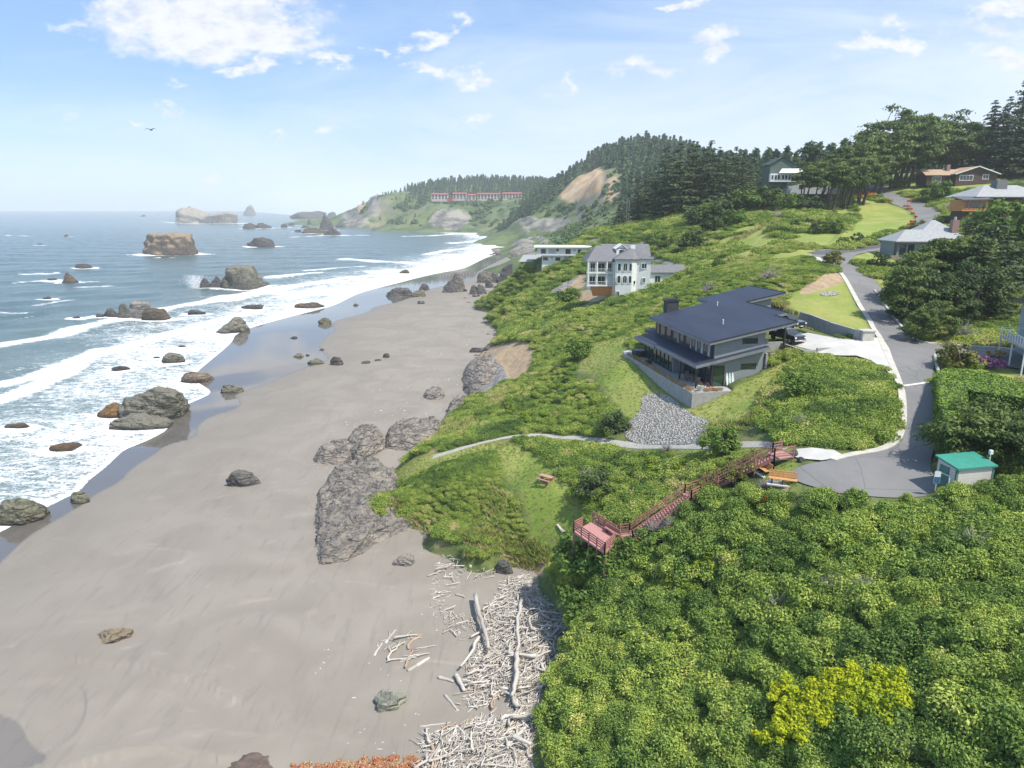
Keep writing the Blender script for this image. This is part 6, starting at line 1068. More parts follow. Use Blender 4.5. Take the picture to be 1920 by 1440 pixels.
P = jgrid(FAR, 2.3, rng); k = clear(P) & inview(P) & (T(P[:, 0], P[:, 1]) > BZ(P[:, 0], P[:, 1]) + 1.3); P = P[k]; parts_P.append(P); parts_s.append(rng.uniform(1.4, 2.6, len(P)))
PROM0 = 1; PROM = PG([(735, 930), (800, 880), (900, 850), (940, 850), (990, 960), (1000, 1010), (900, 1010), (800, 980)]); q = jgrid(PROM, .55, rng); q = q[clear(q)]; parts_P.append(q); parts_s.append(rng.uniform(.6, 1.1, len(q))); P = np.vstack(parts_P); s = np.concatenate(parts_s)
cl_ = f2(P[:, 0], P[:, 1], 9, 3, .55, 50); keep_ = (cl_ > -.42) | (rng.rand(len(P)) < .35) | (sdf(P, CANY) > 0) | (sdf(P, MOUND) > 0); keep_ &= ~((sdf(P, LAWNS['slope']) > 0) & (f2(P[:, 0], P[:, 1], 8, 3, .5, 57) < .12)); s = s * np.where(sdf(P, PROM) > 0, .68, 1); P, s, cl_ = P[keep_], s[keep_], cl_[keep_]
tn = .30 + .50 * f2(P[:, 0], P[:, 1], 11, 4, .62, 51) + rng.normal(size=len(P)) * .13 - .22 * (f2(P[:, 0], P[:, 1], 5, 2, .5, 53) > .38)
scatter('coastal_scrub', zT(P, 0.0), np.c_[s, s, s * (.8 + .5 * np.clip(cl_, -.3, 1))], rng.rand(len(P)) * 6.28, tn, scrub_meshes, 'low bumpy green scrub covering the bluff and hillside', 'scrub')
print('scrub', len(P))
# grass tufts
def tuft(name, seed, n=34, h=.42):
    r = np.random.RandomState(seed); v = []; f = []
    for i in range(n):
        a = r.rand() * 6.28; q = r.rand() * .35; x_, y_ = q * math.cos(a), q * math.sin(a); l = r.uniform(.25, .6) * h; dx, dy = r.normal(size=2) * .3 * h; w_ = .022; b_ = r.rand() * 3.14; cx, cy = math.cos(b_) * w_, math.sin(b_) * w_
        v += [(x_ - cx, y_ - cy, -.05), (x_ + cx, y_ + cy, -.05), (x_ + dx + cx * .4, y_ + dy, l), (x_ + dx - cx * .4, y_ + dy, l)]; f.append([4 * i, 4 * i + 1, 4 * i + 2, 4 * i + 3])
    return mesh_np(name, v, f, LM['tan'], False, None, {'t': r.rand(n)})
tufts = [tuft('grass_tuft', 60 + i) for i in range(4)]
PP = []
for k_, sp in (('picnic', .5), ('strip', .5), ('west', .7), ('path', .6), ('tip', .5), ('benchspot', .8)):
    poly = LAWNS.get(k_, BARE.get(k_)); q = jgrid(poly, sp, rng); PP.append(q)
P = np.vstack(PP); k = (segd(P, PATHC)[0] > .7) & (sdf(P, HOUSEPAD) < -.3) & (sdf(P, GRAVEL) < -.1)
for L in list(ROADS.values()) + list(CONC.values()): k &= sdf(P, L) < -.4
P = P[k]
toe_in = (f2(P[:, 0], P[:, 1], 4, 2, .5, 61) + 1) / 2
scatter('tall_grass', zT(P), rng.uniform(.5, 1.1, len(P)) * (.45 + .8 * toe_in), rng.rand(len(P)) * 6, .05 + .35 * rng.rand(len(P)) - .3 * (toe_in < .5), tufts, 'tufts of green and straw coloured grass on the clearings', 'grass')
# yellow long grass fringe along the bluff edge
E_ = PG([(740, 935), (780, 975), (860, 1000), (940, 1000), (1000, 1000), (1040, 1030), (1020, 1060), (960, 1045), (880, 1020), (790, 985), (735, 955)])
P = jgrid(E_, .38, rng); scatter('tall_grass', zT(P), rng.uniform(1.8, 3.0, len(P)), rng.rand(len(P)) * 6, .1 + .5 * rng.rand(len(P)), tufts, 'long yellow-green grass hanging along the eroded edge of the headland', 'grass')
q1 = np.vstack([jgrid(NEAR, .8, rng), jgrid(np.array([(-20, 180), (120, 180), (150, 280), (-20, 300)]), 1.4, rng)]); dn = f2(q1[:, 0], q1[:, 1], 14, 4, .6, 88); q1 = q1[(dn > .24) & clear(q1) & inview(q1) & (T(q1[:, 0], q1[:, 1]) > BZ(q1[:, 0], q1[:, 1]) + 1.3) & (sdf(q1, CANY) < 0)]
scatter('dry_grass', zT(q1), rng.uniform(2.2, 3.4, len(q1)) * np.where(q1[:, 1] > 180, 1.5, 1), rng.rand(len(q1)) * 6, .35 + .5 * rng.rand(len(q1)), tufts, 'patches of dry tan grass among the bluff scrub', 'grass')
# far forest, one mass
def farcon(name, seed, n=150, mat=None, r0=.22):
    r = np.random.RandomState(seed); zz_ = r.rand(n) ** .8 * .95 + .06; rad = (1.06 - zz_) * r0 * (1 + .25 * np.sin(zz_ * 40 + seed)) ; a = r.rand(n) * 6.28
    C = np.c_[rad * np.cos(a) * (.5 + .5 * r.rand(n)), rad * np.sin(a) * (.5 + .5 * r.rand(n)), zz_]; v, f = cards(r, C, np.c_[np.cos(a), np.sin(a), np.full(n, .9)] + r.normal(size=(n, 3)) * .35, .085, 1.7); return mesh_np(name, v, f, mat or LM['farc'], False, None, {'t': r.rand(n)})
fcs = [farcon('far_conifer', 70 + i, 170, r0=.17 + .03 * i) for i in range(5)]
def GFp(px, ts): return np.array([Pt(u, v, t)[:2] for (u, v), t in zip(px, ts)])
HILL = GFp([(1040, 375), (1055, 340), (1100, 300), (1150, 275), (1220, 262), (1300, 280), (1400, 310), (1480, 335), (1500, 380), (1350, 395), (1240, 400), (1190, 385), (1150, 380), (1150, 340), (1128, 312), (1060, 350)], [1120, 1250, 1200, 1180, 1150, 1000, 850, 700, 520, 450, 480, 640, 760, 800, 875, 1000])
HILL = np.array([(-20, 1120), (60, 1350), (250, 1450), (420, 1300), (470, 1000), (420, 700), (380, 500), (180, 430), (95, 470), (95, 620), (105, 720), (120, 800), (135, 880), (55, 1010), (20, 1040)])
BACK = np.array([(-240, 1740), (-180, 1600), (40, 1480), (60, 1420), (20, 1330), (70, 1360), (140, 1480), (120, 1900), (-160, 2050), (-280, 1900)])
RIGHTF = np.array([(60, 330), (140, 400), (190, 330), (330, 420), (420, 700), (200, 640), (95, 470)])
PP, SS = [], []
for poly, sp, hh in ((HILL, 11, 21), (BACK, 14, 20)):
    q = jgrid(poly, sp, rng); PP.append(q); SS.append(hh * rng.uniform(.65, 1.3, len(q)))
q = rng.rand(500, 2) * np.array([520, 620]) + np.array([-420, 1150]); zq = T(q[:, 0], q[:, 1]); q = q[(zq > 12) & (sdf(q, BACK) < 0) & (rng.rand(len(q)) < .75)]
q = q[(sdf(q, np.array([(-175, 1350), (10, 1330), (0, 1500), (-185, 1560)])) < 0)]
PP.append(q); SS.append(11 * rng.uniform(.5, 1.2, len(q)))
q = rng.rand(260, 2) * np.array([150, 450]) + np.array([60, 500]); q = q[(sdf(q, HILL) < 0) & (T(q[:, 0], q[:, 1]) > 22)]; PP.append(q); SS.append(7 * rng.uniform(.4, 1.2, len(q)))
P = np.vstack(PP); s = np.concatenate(SS); k = (sdf(P, BARE['slide']) < -3) & (sdf(P, BARE['slide2']) < rng.uniform(-6, 25, len(P))) & (np.abs(P[:, 0] / P[:, 1]) < .8)
RIDGE = np.array([(-400, 1700), (-340, 1760), (-250, 1800), (-240, 1900), (-360, 1900)]); q = jgrid(RIDGE, 16, rng); P = np.vstack([P[k], q]); s = np.r_[s[k], 13 * rng.uniform(.5, 1.2, len(q))]
scatter('forest', zT(P, -1), np.c_[s * 1.25, s * 1.25, s], rng.rand(len(P)) * 6.28, .12 + .14 * f2(P[:, 0], P[:, 1], 60, 2, .5, 70) + rng.normal(size=len(P)) * .10, fcs, 'dark conifer forest covering the far hill and headland', 'forest')
print('forest', len(P))
fb = [bushmesh('slope_bush', 90 + i, LM['farc'], 9, 1.0, .6, .5, 30) for i in range(3)]
q = rng.rand(7000, 2) * np.array([1, 1300]) ; q = np.c_[(rng.rand(7000) * .62 - .25) * (q[:, 1] + 430), q[:, 1] + 430]
k = (T(q[:, 0], q[:, 1]) > 9) & (sdf(q, BARE['slide']) < -3) & (sdf(q, ROCKG['scree']) < 0) & (sdf(q, ROCKG['cliff']) < 0) & (sdf(q, ROCKG['headtip']) < 0) & (f2(q[:, 0], q[:, 1], 60, 3, .5, 77) > -.05); q = q[k]
scatter('slope_scrub', zT(q), q[:, 1] ** .7 * .035 * rng.uniform(.5, 1.6, len(q)), rng.rand(len(q)) * 6, .35 + .35 * rng.rand(len(q)), fb, 'dark bushes scattered over the far coastal slopes', 'scrub')

if 0: pass

# ------------------------------------------------------------ stairs, deck, benches, shed
m_rwood = simple('red_brown_deck_paint', (.38, .17, .15), (.32, .14, .12), 3, .75); m_rdeck = simple('red_brown_boards', (.46, .23, .21), (.40, .20, .18), 2, .8); m_bench = simple('orange_bench_wood', (.62, .34, .14), (.52, .27, .10), 5, .6)
SN = [(1476, 850, 22.05), (1450, 854, 22.05), (1312, 922, 17.3), (1290, 931, 17.1), (1183, 1005, 12.95), (1163, 1007, 12.75)]
SN = [Pz(*q) for q in SN]; O0 = SN[2]
stt = empty('beach_stairs', O0, 0, 'long red-brown wooden stairway with railings dropping from the car park to the deck', 'stairs')
def rel(p): return tuple(np.asarray(p) - O0)
def side(p, q, w): d_ = np.array(q - p); n_ = np.array([-d_[1], d_[0], 0]); n_ /= np.linalg.norm(n_) + 1e-9; return n_ * w
for (i, j) in ((1, 2), (3, 4)):
    p, q = SN[i], SN[j]; w_ = side(p, q, .75); n_ = int(round((p[2] - q[2]) / .19)); tr_ = MB(); ri = MB()
    d_ = (q - p) / n_; dh = np.array([d_[0], d_[1], 0])
    for k_ in range(n_):
        a_ = p + d_ * k_; a_ = np.array([a_[0], a_[1], p[2] - (k_ + 1) * (p[2] - q[2]) / n_]); c_ = a_ + dh * .92
        tr_.add([rel(a_ - w_), rel(a_ + w_), rel(c_ + w_), rel(c_ - w_), rel(a_ - w_ + (0, 0, .05)), rel(a_ + w_ + (0, 0, .05)), rel(c_ + w_ + (0, 0, .05)), rel(c_ - w_ + (0, 0, .05))], [(3, 2, 1, 0), (4, 5, 6, 7), (0, 1, 5, 4), (1, 2, 6, 5), (2, 3, 7, 6), (3, 0, 4, 7)])
    tr_.obj('treads', m_rdeck, stt)
    for s_ in (-1, 1): MB().bar(rel(p + w_ * s_ * 1.05 - (0, 0, .15)), rel(q + w_ * s_ * 1.05 - (0, 0, .15)), .07, .30).obj('stringer', m_rwood, stt)
for (i, j) in ((0, 1), (2, 3), (4, 5)):
    p, q = SN[i], SN[j]; MB().bar(rel(p + (0, 0, -.06)), rel(q + (0, 0, -.06)), 1.7, .12).obj('landing', m_rdeck, stt)
for s_ in (-1, 1):
    L = []
    for i, p in enumerate(SN):
        a = SN[max(i - 1, 0)]; b_ = SN[min(i + 1, len(SN) - 1)]; L.append(p + side(a, b_, .82) * s_)
    rl = MB()
    for p, q in zip(L[:-1], L[1:]):
        for h_ in (.4, .7, .98): rl.bar(rel(p + (0, 0, h_)), rel(q + (0, 0, h_)), .045, .09)
        n_ = max(1, int(np.linalg.norm(q - p) / 1.9))
        for k_ in range(n_ + 1): c_ = p + (q - p) * k_ / n_; rl.bar(rel(c_ - (0, 0, 1.2)), rel(c_ + (0, 0, 1.02)), .11)
    rl.obj('railing', m_rwood, stt)
DC = [Pz(1076, 996, 12.6), Pz(1112, 977, 12.6), Pz(1162, 1008, 12.6), Pz(1134, 1037, 12.6)]; D0 = DC[0]
dk = empty('viewing_deck', D0, 0, 'red-brown railed wooden deck with a bench at the foot of the stairs', 'deck')
rd = lambda p, z=0: tuple(np.asarray(p) - D0 + (0, 0, z))
bx = MB(); bx.add([rd(p, 0) for p in DC] + [rd(p, -.2) for p in DC], [(3, 2, 1, 0), (4, 5, 6, 7), (0, 1, 5, 4), (1, 2, 6, 5), (2, 3, 7, 6), (3, 0, 4, 7)]); bx.obj('floor', m_rdeck, dk)
def railrun(p, q, n_, par):
    rl = MB()
    for h_ in (.3, .55, .8, 1.05): rl.bar(rd(p, h_), rd(q, h_), .05, .13)
    for k_ in range(n_ + 1): c_ = p + (q - p) * k_ / n_; rl.bar(rd(c_, -.9), rd(c_, 1.12), .12)
    rl.obj('railing', m_rwood, par)
railrun(DC[3], DC[0], 4, dk); railrun(DC[0], DC[0] + (DC[1] - DC[0]) * .42, 1, dk); railrun(DC[1], DC[2] + (DC[1] - DC[2]) * .12, 4, dk); railrun(DC[2] + (DC[3] - DC[2]) * .35, DC[3], 2, dk)
for p in DC: MB().bar(rd(p, -3.2), rd(p, -.2), .2).obj('post', m_rwood, dk)
def bench_plain(loc, rz, lab, L=2.2, mat=None):
    b_ = empty('bench', loc, rz, lab, 'bench'); MB().box(-L / 2, L / 2, -.2, .2, .42, .48).obj('seat', mat or m_rwood, b_)
    MB().box(-L / 2, L / 2, .20, .26, .5, .9).obj('backrest', mat or m_rwood, b_)
    for s_ in (-1, 1): MB().box(s_ * L * .4 - .05, s_ * L * .4 + .05, -.15, .25, 0, .42).obj('leg', mat or m_rwood, b_)
pb = Pz(1147, 1003, 12.62); dv = DC[2] - DC[1]; bench_plain(pb, math.atan2(dv[1], dv[0]), 'small red-brown bench standing on the deck against its railing')
# picnic table
pc = G(1024, 903); pt_ = empty('picnic_table', pc, R(-38), 'red-brown wooden picnic table on the grass clearing', 'picnic table')
MB().box(-.95, .95, -.38, .38, .72, .78).obj('tabletop', m_rdeck, pt_)
for s_ in (-1, 1): MB().box(-.95, .95, s_ * .72 - .14, s_ * .72 + .14, .42, .47).obj('seat', m_rdeck, pt_)
for s_ in (-1, 1): MB().bar((s_ * .7, -.7, 0), (s_ * .7, .3, .72), .08, .1).bar((s_ * .7, .7, 0), (s_ * .7, -.3, .72), .08, .1).bar((s_ * .7, -.8, .4), (s_ * .7, .8, .4), .06, .1).obj('leg_frame', m_rwood, pt_)
def park_bench(u, v, rz, lab, Lg=2.4):
    p = G(u, v); b_ = empty('park_bench', p + (0, 0, .08), rz, lab, 'bench')       # sitter looks to -Y
    MB().box(-Lg / 2 - .1, Lg / 2 + .1, -.55, .55, -.1, .02).obj('slab', m_conc, b_)
    sm = MB(); [sm.box(-Lg / 2, Lg / 2, -.32 + k_ * .19, -.16 + k_ * .19, .47, .53) for k_ in range(3)]; sm.obj('seat', m_bench, b_)
    sm = MB(); [sm.bar((-Lg / 2, .32 + k_ * .05, .62 + k_ * .20), (Lg / 2, .32 + k_ * .05, .62 + k_ * .20), .05, .17) for k_ in range(3)]; sm.obj('backrest', m_bench, b_)
    for s_ in (-1, 0, 1): MB().box(s_ * Lg * .38 - .06, s_ * Lg * .38 + .06, -.3, .28, .02, .47).bar((s_ * Lg * .38, .26, .02), (s_ * Lg * .38, .48, 1.1), .07).obj('leg', m_blk, b_)
park_bench(1467, 909, R(-22), 'orange wooden park bench on dirt at the edge of the car park, nearer the asphalt'); park_bench(1429, 888, R(-78), 'orange wooden park bench beside the foot of the upper stairs, seen end on', 2.0)
# shed
m_tealr = simple('teal_metal_roof', (.045, .27, .20), (.035, .23, .17), 1.5, .5); m_clap = siding('shed_clapboard', (.60, .57, .54), (.54, .51, .48), .24, depth=.03); m_teal = simple('teal_trim', (.09, .20, .17))
s0 = Pz(1789, 926, 22.0); sh = empty('garden_shed', s0, R(12), 'small pale clapboard shed with a teal metal roof at the end of the car park', 'shed')
sw_, sd2 = 3.5, 2.1; MB().prism([(0, 0), (sw_, 0), (sw_, sd2), (0, sd2)], 0, lambda x_, y_: 2.15 + .14 * y_).obj('wall', m_clap, sh)
MB().add([(-.2, -.2, 2.14), (sw_ + .2, -.2, 2.14), (sw_ + .2, sd2 + .2, 2.50), (-.2, sd2 + .2, 2.50), (-.2, -.2, 2.28), (sw_ + .2, -.2, 2.28), (sw_ + .2, sd2 + .2, 2.64), (-.2, sd2 + .2, 2.64)], [(3, 2, 1, 0), (4, 5, 6, 7), (0, 1, 5, 4), (1, 2, 6, 5), (2, 3, 7, 6), (3, 0, 4, 7)]).obj('roof', m_tealr, sh)
for xc in (0, sw_): MB().box(xc - .09, xc + .09, -.04, .12, 0, 2.2).obj('corner_trim', m_teal, sh)
MB().box(-.04, 0.0, .8, 1.8, .05, 2.0).obj('door', m_teal, sh); MB().bar((-.5, .2, .3), (-.5, .2, 1.5), .05).bar((-.5, 1.6, .3), (-.5, 1.6, 1.5), .05).bar((-.5, .2, 1.5), (-.5, 1.6, 1.5), .05).obj('handrail', m_wht, sh)
lp = MB().tube([(0, 0, 0), (0, 0, 2.9)], .04, 8); pl = empty('lamp_post', s0 + (3.6, 1.6, 0), 0, 'thin white pole with a small box lamp at the right corner of the shed', 'lamp post'); lp.obj('pole', m_wht, pl); MB().box(-.12, .12, -.12, .12, 2.9, 3.25).obj('lamp_box', m_wht, pl)
sg = Pz(1753, 921, 22); sn = empty('notice_sign', sg, R(-8), 'small blue and white notice sign on a post left of the shed', 'sign')
MB().bar((0, 0, 0), (0, 0, 1.1), .08).obj('post', m_kerb, sn); bd = MB().box(-.24, .24, -.07, -.02, .75, 1.75).obj('board', m_wht, sn); MB().box(-.22, .22, -.09, -.071, .78, 1.30).obj('blue_panel', simple('sign_blue', (.03, .14, .26)), bd)
gl_ = np.array([G(1752, 668), G(1755, 685), G(1759, 700)]); mb = MB(); mb.tube([tuple(p - gl_[0] + (0, 0, .22)) for p in gl_], .2, 10); o_ = mb.obj('log', simple('silver_log', (.48, .47, .45), (.36, .35, .33), 3)); o_.location = tuple(gl_[0]); tag(o_, 'pale log edging the road in front of the round garden bush', 'log')
for u_, v_, sz_, lb in ((1487, 855, .55, 'dark boulder at the corner of the concrete pad by the stairs'), (1500, 865, .35, 'small grey rock on the grass by the car park'), (1454, 872, .3, 'small rock beside the upper stairs')):
    p = G(u_, v_); tag(link('boulder', rockmesh('rock', int(u_), sz_, sz_ * .8, sz_ * .7, 'lump', RM['grey'], 3), None, p + (0, 0, .1)), lb, 'rock')
# ------------------------------------------------------------ headland outcrops
def outcrop(px, zt, seed, label, slope=1.6, hmax=5.0, res=.2, mat='crag', rough=1.0, dz=0.0):
    L = smooth_line(np.array([Pz(u, v, zt)[:2] for u, v in px]), 2, True); mn, mx = L.min(0) - .5, L.max(0) + .5
    nx, ny = int((mx[0] - mn[0]) / res) + 2, int((mx[1] - mn[1]) / res) + 2; gx, gy = np.meshgrid(mn[0] + np.arange(nx) * res, mn[1] + np.arange(ny) * res); P = np.c_[gx.ravel(), gy.ravel()]
    P = P + .10 * np.c_[f2(P[:, 0], P[:, 1], .8, 2, .5, seed + 1), f2(P[:, 0], P[:, 1], .8, 2, .5, seed + 2)]
    d_ = sdf(P, L) + .9 * f2(P[:, 0], P[:, 1], 3.0, 4, .6, seed, True) * rough
    base_ = np.minimum(BZ(P[:, 0], P[:, 1]), 2.6); tz_ = T(P[:, 0], P[:, 1])
    h_ = hmax * (1 - np.exp(-np.maximum(d_, 0) * slope / hmax)) * (.66 + .5 * f2(P[:, 0], P[:, 1], 6.5, 3, .5, seed + 9)); rn = f2(P[:, 0], P[:, 1], 2.6, 5, .58, seed + 5, True); rn2 = f2(P[:, 0] + P[:, 1] * .4, P[:, 1] * .35, .9, 4, .6, seed + 6, True)
    rn3 = f2(P[:, 0] * .6 + P[:, 1], P[:, 1] * .5 - P[:, 0] * .3, 1.3, 5, .62, seed + 7, True); a_ = sst(d_, 0, 1.2) * rough; z_ = base_ + h_ + a_ * (rn * 1.0 + rn2 * .4 + rn3 * .6) + dz - (d_ < 0) * .8
    st_ = .45; q_ = np.floor(z_ / st_) * st_ + st_ * sst((z_ / st_) % 1, .55, 1.0); z_ = z_ * .45 + q_ * .55
    V = np.c_[P, z_]; Fq = gridfaces(ny, nx); kf = (d_ > -.5)[Fq].any(1) & (z_ > tz_ - 1.2)[Fq].any(1); V, Fq, _ = compact(V, Fq, kf, {})
    o = link('rock_outcrop', mesh_np('outcrop', V, Fq, RM[mat], False)); return tag(o, label, 'rock outcrop')
outcrop([(600, 1060), (596, 1000), (594, 940), (612, 905), (650, 884), (690, 878), (720, 885), (745, 900), (770, 940), (790, 965), (800, 985), (760, 1000), (720, 1015), (690, 1035), (650, 1060), (620, 1066)], 1.6, 11, 'large pale grey rock outcrop at the tip of the grassy headland', 1.0, 3.3)
outcrop([(660, 862), (650, 842), (655, 822), (680, 812), (705, 812), (722, 830), (718, 848), (695, 862), (672, 872)], 1.6, 31, 'rounded rocky knob standing beyond the tide pool', 2.0, 2.7)
outcrop([(592, 870), (596, 855), (620, 843), (650, 838), (665, 850), (660, 868), (630, 874)], 1.5, 41, 'low shelving rock left of the rocky knob', 1.6, 1.6)
outcrop([(720, 840), (730, 815), (760, 800), (800, 793), (830, 800), (820, 830), (790, 845), (750, 848)], 1.8, 51, 'dark jagged rock ridge joining the rocky knob to the bluff', 1.5, 2.4)
outcrop([(872, 735), (868, 705), (880, 685), (905, 682), (935, 700), (975, 720), (950, 738), (905, 748), (885, 748)], 2.2, 61, 'dark grey crag at the foot of the bluff below the tan cut', 2.0, 5.5, .3)
outcrop([(838, 785), (845, 765), (870, 752), (880, 760), (862, 785), (845, 795)], 2.2, 71, 'small dark crag under the green bluff edge', 2.0, 3.0)
outcrop([(795, 752), (800, 740), (820, 734), (835, 745), (825, 755)], 1.6, 81, 'low broken rock half sunk in pale sand', .9, .8)
outcrop([(955, 478), (965, 464), (985, 452), (1005, 456), (1015, 475), (1000, 490), (975, 490)], 2.0, 91, 'rubble spit of dark rock at the far end of the near beach', .5, 9, 1.2, 'crag', 3.0)
# rubble along the toe of the bluff and far shores
rr = np.random.RandomState(8); kinds = [rockmesh('cobble', 200 + i, 1, .8, .6, ('lump', 'dome', 'low')[i % 3], RM[('grey', 'greyt', 'crag')[i % 3]], 3) for i in range(6)]
def rubble(px, z, n, s0_, s1_, spread, group, label, ym=1):
    L = np.array([Pz(u, v, z)[:2] for u, v in px]); seg = np.r_[0, np.cumsum(np.hypot(*np.diff(L, axis=0).T))]
    for i in range(n):
        t_ = rr.rand() * seg[-1]; k_ = min(np.searchsorted(seg, t_), len(L) - 1); f_ = (t_ - seg[k_ - 1]) / (seg[k_] - seg[k_ - 1] + 1e-9) if k_ else 0
        p = L[k_ - 1] + (L[k_] - L[k_ - 1]) * f_ + rr.normal(size=2) * np.array([spread, spread * ym]); s_ = rr.uniform(s0_, s1_) * (1 if rr.rand() < .8 else 1.5)
        o = link('beach_rock', kinds[rr.randint(6)], None, (p[0], p[1], float(max(BZ(np.array([p[0]]), np.array([p[1]]))[0], min(T(p[0], p[1]), 5))) + s_ * .1), rr.rand() * 6); o.scale = (s_, s_ * rr.uniform(.7, 1.1), s_ * rr.uniform(.6, 1)); tag(o, label, 'rock', group)
rubble([(905, 690), (910, 665), (925, 640), (945, 612), (958, 590), (950, 575), (930, 560)], 2.2, 70, .25, .9, 2.2, 'rubble at the foot of the green bluff', 'grey rubble rock lying at the foot of the green bluff')
rubble([(885, 560), (920, 556), (950, 560)], 2.2, 25, .4, 1.2, 4, 'rubble round the upright boulders', 'small rock scattered round the upright beach boulders', 3)
rubble([(955, 475), (975, 466), (995, 472)], 1.5, 40, 1.2, 3.8, 9, 'rocks of the rubble spit', 'angular rock on the dark rubble spit below the white houses', 3)
rubble([(925, 437), (960, 441), (1000, 444), (1040, 447)], 1.5, 60, 1.5, 4.5, 7, 'rocks on the far shore', 'rock lying along the far shore under the scree slope', 4)
rubble([(640, 428), (700, 429), (780, 430.5), (860, 432), (900, 436)], .5, 40, 2, 7, 8, 'rocks under the far headland', 'rock at the waterline under the far headland', 2)
# ------------------------------------------------------------ driftwood
m_log, nt, b = M('driftwood', rough=.85); o_ = opos(nt); p = pos(nt); oi = NN(nt, 'ShaderNodeObjectInfo').outputs['Random']; g_ = noise(nt, NN(nt, 'ShaderNodeMapping', {'Vector': o_, 'Scale': (.6, 9, 9)}).outputs[0], 2.0, 5, .6)
rn_ = mth(nt, 'FRACT', mth(nt, 'ADD', oi, noise(nt, p, .25, 1)))
c = mixc(nt, rn_, (.37, .335, .29), (.58, .54, .48)); c = mixc(nt, step(nt, oi, .86, .95), c, (.40, .29, .20)); c = mixc(nt, mth(nt, 'MULTIPLY', step(nt, g_, .5, .75), .5), c, (.20, .17, .145)); nt.links.new(c, b.inputs['Base Color']); bump(nt, b, g_, .7, .03)
def logmesh(seed, L=1.0, r=.05, bend=.06, n=7, fork=False, sub=7):
    r_ = np.random.RandomState(seed); mb = MB(); pts = []; y_ = z_ = 0
    for i in range(n + 1): pts.append((L * (i / n - .5), y_, z_ + r)); y_ += r_.normal() * bend * L / n; z_ = 0
    rad = [r * (1.0 - .35 * i / n) * r_.uniform(.88, 1.12) for i in range(n + 1)]; mb.tube(pts, rad, sub)
    if fork: a = pts[n // 2]; mb.tube([a, (a[0] + L * .18, a[1] + L * .13, a[2] + L * .03), (a[0] + L * .3, a[1] + L * .2, a[2] + L * .05)], [r * .6, r * .45, r * .25], 5); a = pts[-2]; mb.tube([a, (a[0] + L * .1, a[1] - L * .12, a[2])], [r * .5, r * .2], 5)
    return mb.mesh('driftwood', m_log, True)
LMH = [logmesh(i, 1, .014 + .010 * (i % 4), .10 + .10 * (i % 3), 6, i % 4 == 3) for i in range(12)]
def bz1(x_, y_): return float(BZ(np.array([x_]), np.array([y_]))[0])
def putlog(p, ang, L, z, me, thick=1.0, tilt=0, label=None, group=None):
    o = link('driftwood_log', me, None, (p[0], p[1], z)); o.scale = (L, L * thick, L * thick); o.rotation_euler = (0, tilt, ang); return tag(o, label, 'driftwood', group)
rl_ = np.random.RandomState(12)
def pl2(u0, v0, u1, v1, z, wpx, lab, fork=False, bend=.12):
    a, b_ = Pz(u0, v0, z), Pz(u1, v1, z); m_ = (a + b_) / 2; L = np.hypot(*(b_ - a)[:2]); r_ = wpx * a[1] / ray(u0, v0)[1] / F / 2
    putlog(m_, math.atan2(b_[1] - a[1], b_[0] - a[0]), 1.0, z - .1, logmesh(rl_.randint(1000), L, r_, bend, 10, fork, 9), 1, 0, lab)
for q in [(892, 1118, 918, 1218, 3.0, 9, 'thick straight bleached log lying across the top left of the driftwood pile'), (978, 1125, 982, 1255, 3.0, 6, 'long grey log running down the middle of the driftwood pile'), (970, 1225, 944, 1305, 3.2, 10, 'pale curved log low in the middle of the pile', False, .4), (898, 1195, 862, 1250, 2.9, 6, 'slender brown-grey log leaning down the left side of the pile'),
          (702, 1232, 722, 1205, 2.1, 6, 'forked grey stick at the left end of the stick cluster', True), (722, 1207, 742, 1182, 2.2, 6, 'ragged grey log above the stick cluster', True), (764, 1260, 806, 1236, 2.2, 8, 'thick pale log below the stick cluster'), (822, 1271, 850, 1280, 2.3, 7, 'short split log left of the dark stump'), (855, 1268, 870, 1298, 2.4, 10, 'short dark brown weathered stump beside the pile'),
          (834, 1304, 860, 1334, 2.3, 6, 'knotted pale branch below the dark stump', True), (713, 1350, 766, 1338, 2.0, 5.5, 'wavy bleached branch alone on the sand below the pale rock', False, .55), (785, 1362, 845, 1355, 2.3, 4, 'long thin stick at the top of the lower pile'), (675, 1391, 692, 1386, 2.0, 4, 'short thin stick alone near the bottom edge'), (706, 1409, 749, 1411, 2.0, 9, 'short thick bleached log near the bottom edge'),
          (800, 1385, 818, 1420, 2.4, 8, 'thick bleached log crossing the lower pile'), (962, 1382, 996, 1396, 3.2, 9, 'dark brown log half under the green thicket'), (805, 1020, 830, 1020, 2.2, 6, 'short pale log just below the headland edge'), (960, 1345, 1005, 1342, 3.1, 6, 'straight log below the gap in the pile'), (795, 1094, 805, 1094, 2.0, 5, 'tiny pale block of wood on open sand'), (797, 1076, 803, 1072, 2.0, 4, 'tiny brown block of wood on open sand'), (776, 1036, 781, 1041, 2.0, 4, 'tiny wooden chunk near the pale boulder'),
          (868, 1052, 884, 1036, 2.4, 5, 'curved branch below the headland roots', True), (880, 1065, 930, 1052, 2.5, 8, 'broad ragged root mass left of the blue-grey boulder', True), (855, 1115, 872, 1120, 2.3, 5, 'short log left of the pile head', True), (822, 1215, 856, 1222, 2.2, 2.5, 'thin stick lying right of the stick cluster')]:
    pl2(*q)
for i in range(16):
    u_ = rl_.uniform(735, 800); v_ = rl_.uniform(1195, 1240); a = Pz(u_, v_, 2.3); putlog(a, rl_.uniform(-.1, .9) + (1.4 if rl_.rand() < .2 else 0), rl_.uniform(1.4, 3.2), 2.2 + rl_.rand() * .25, LMH[rl_.randint(12)], 1, rl_.normal() * .06, 'grey stick in the loose cluster on open sand left of the pile', 'sticks of the loose cluster')
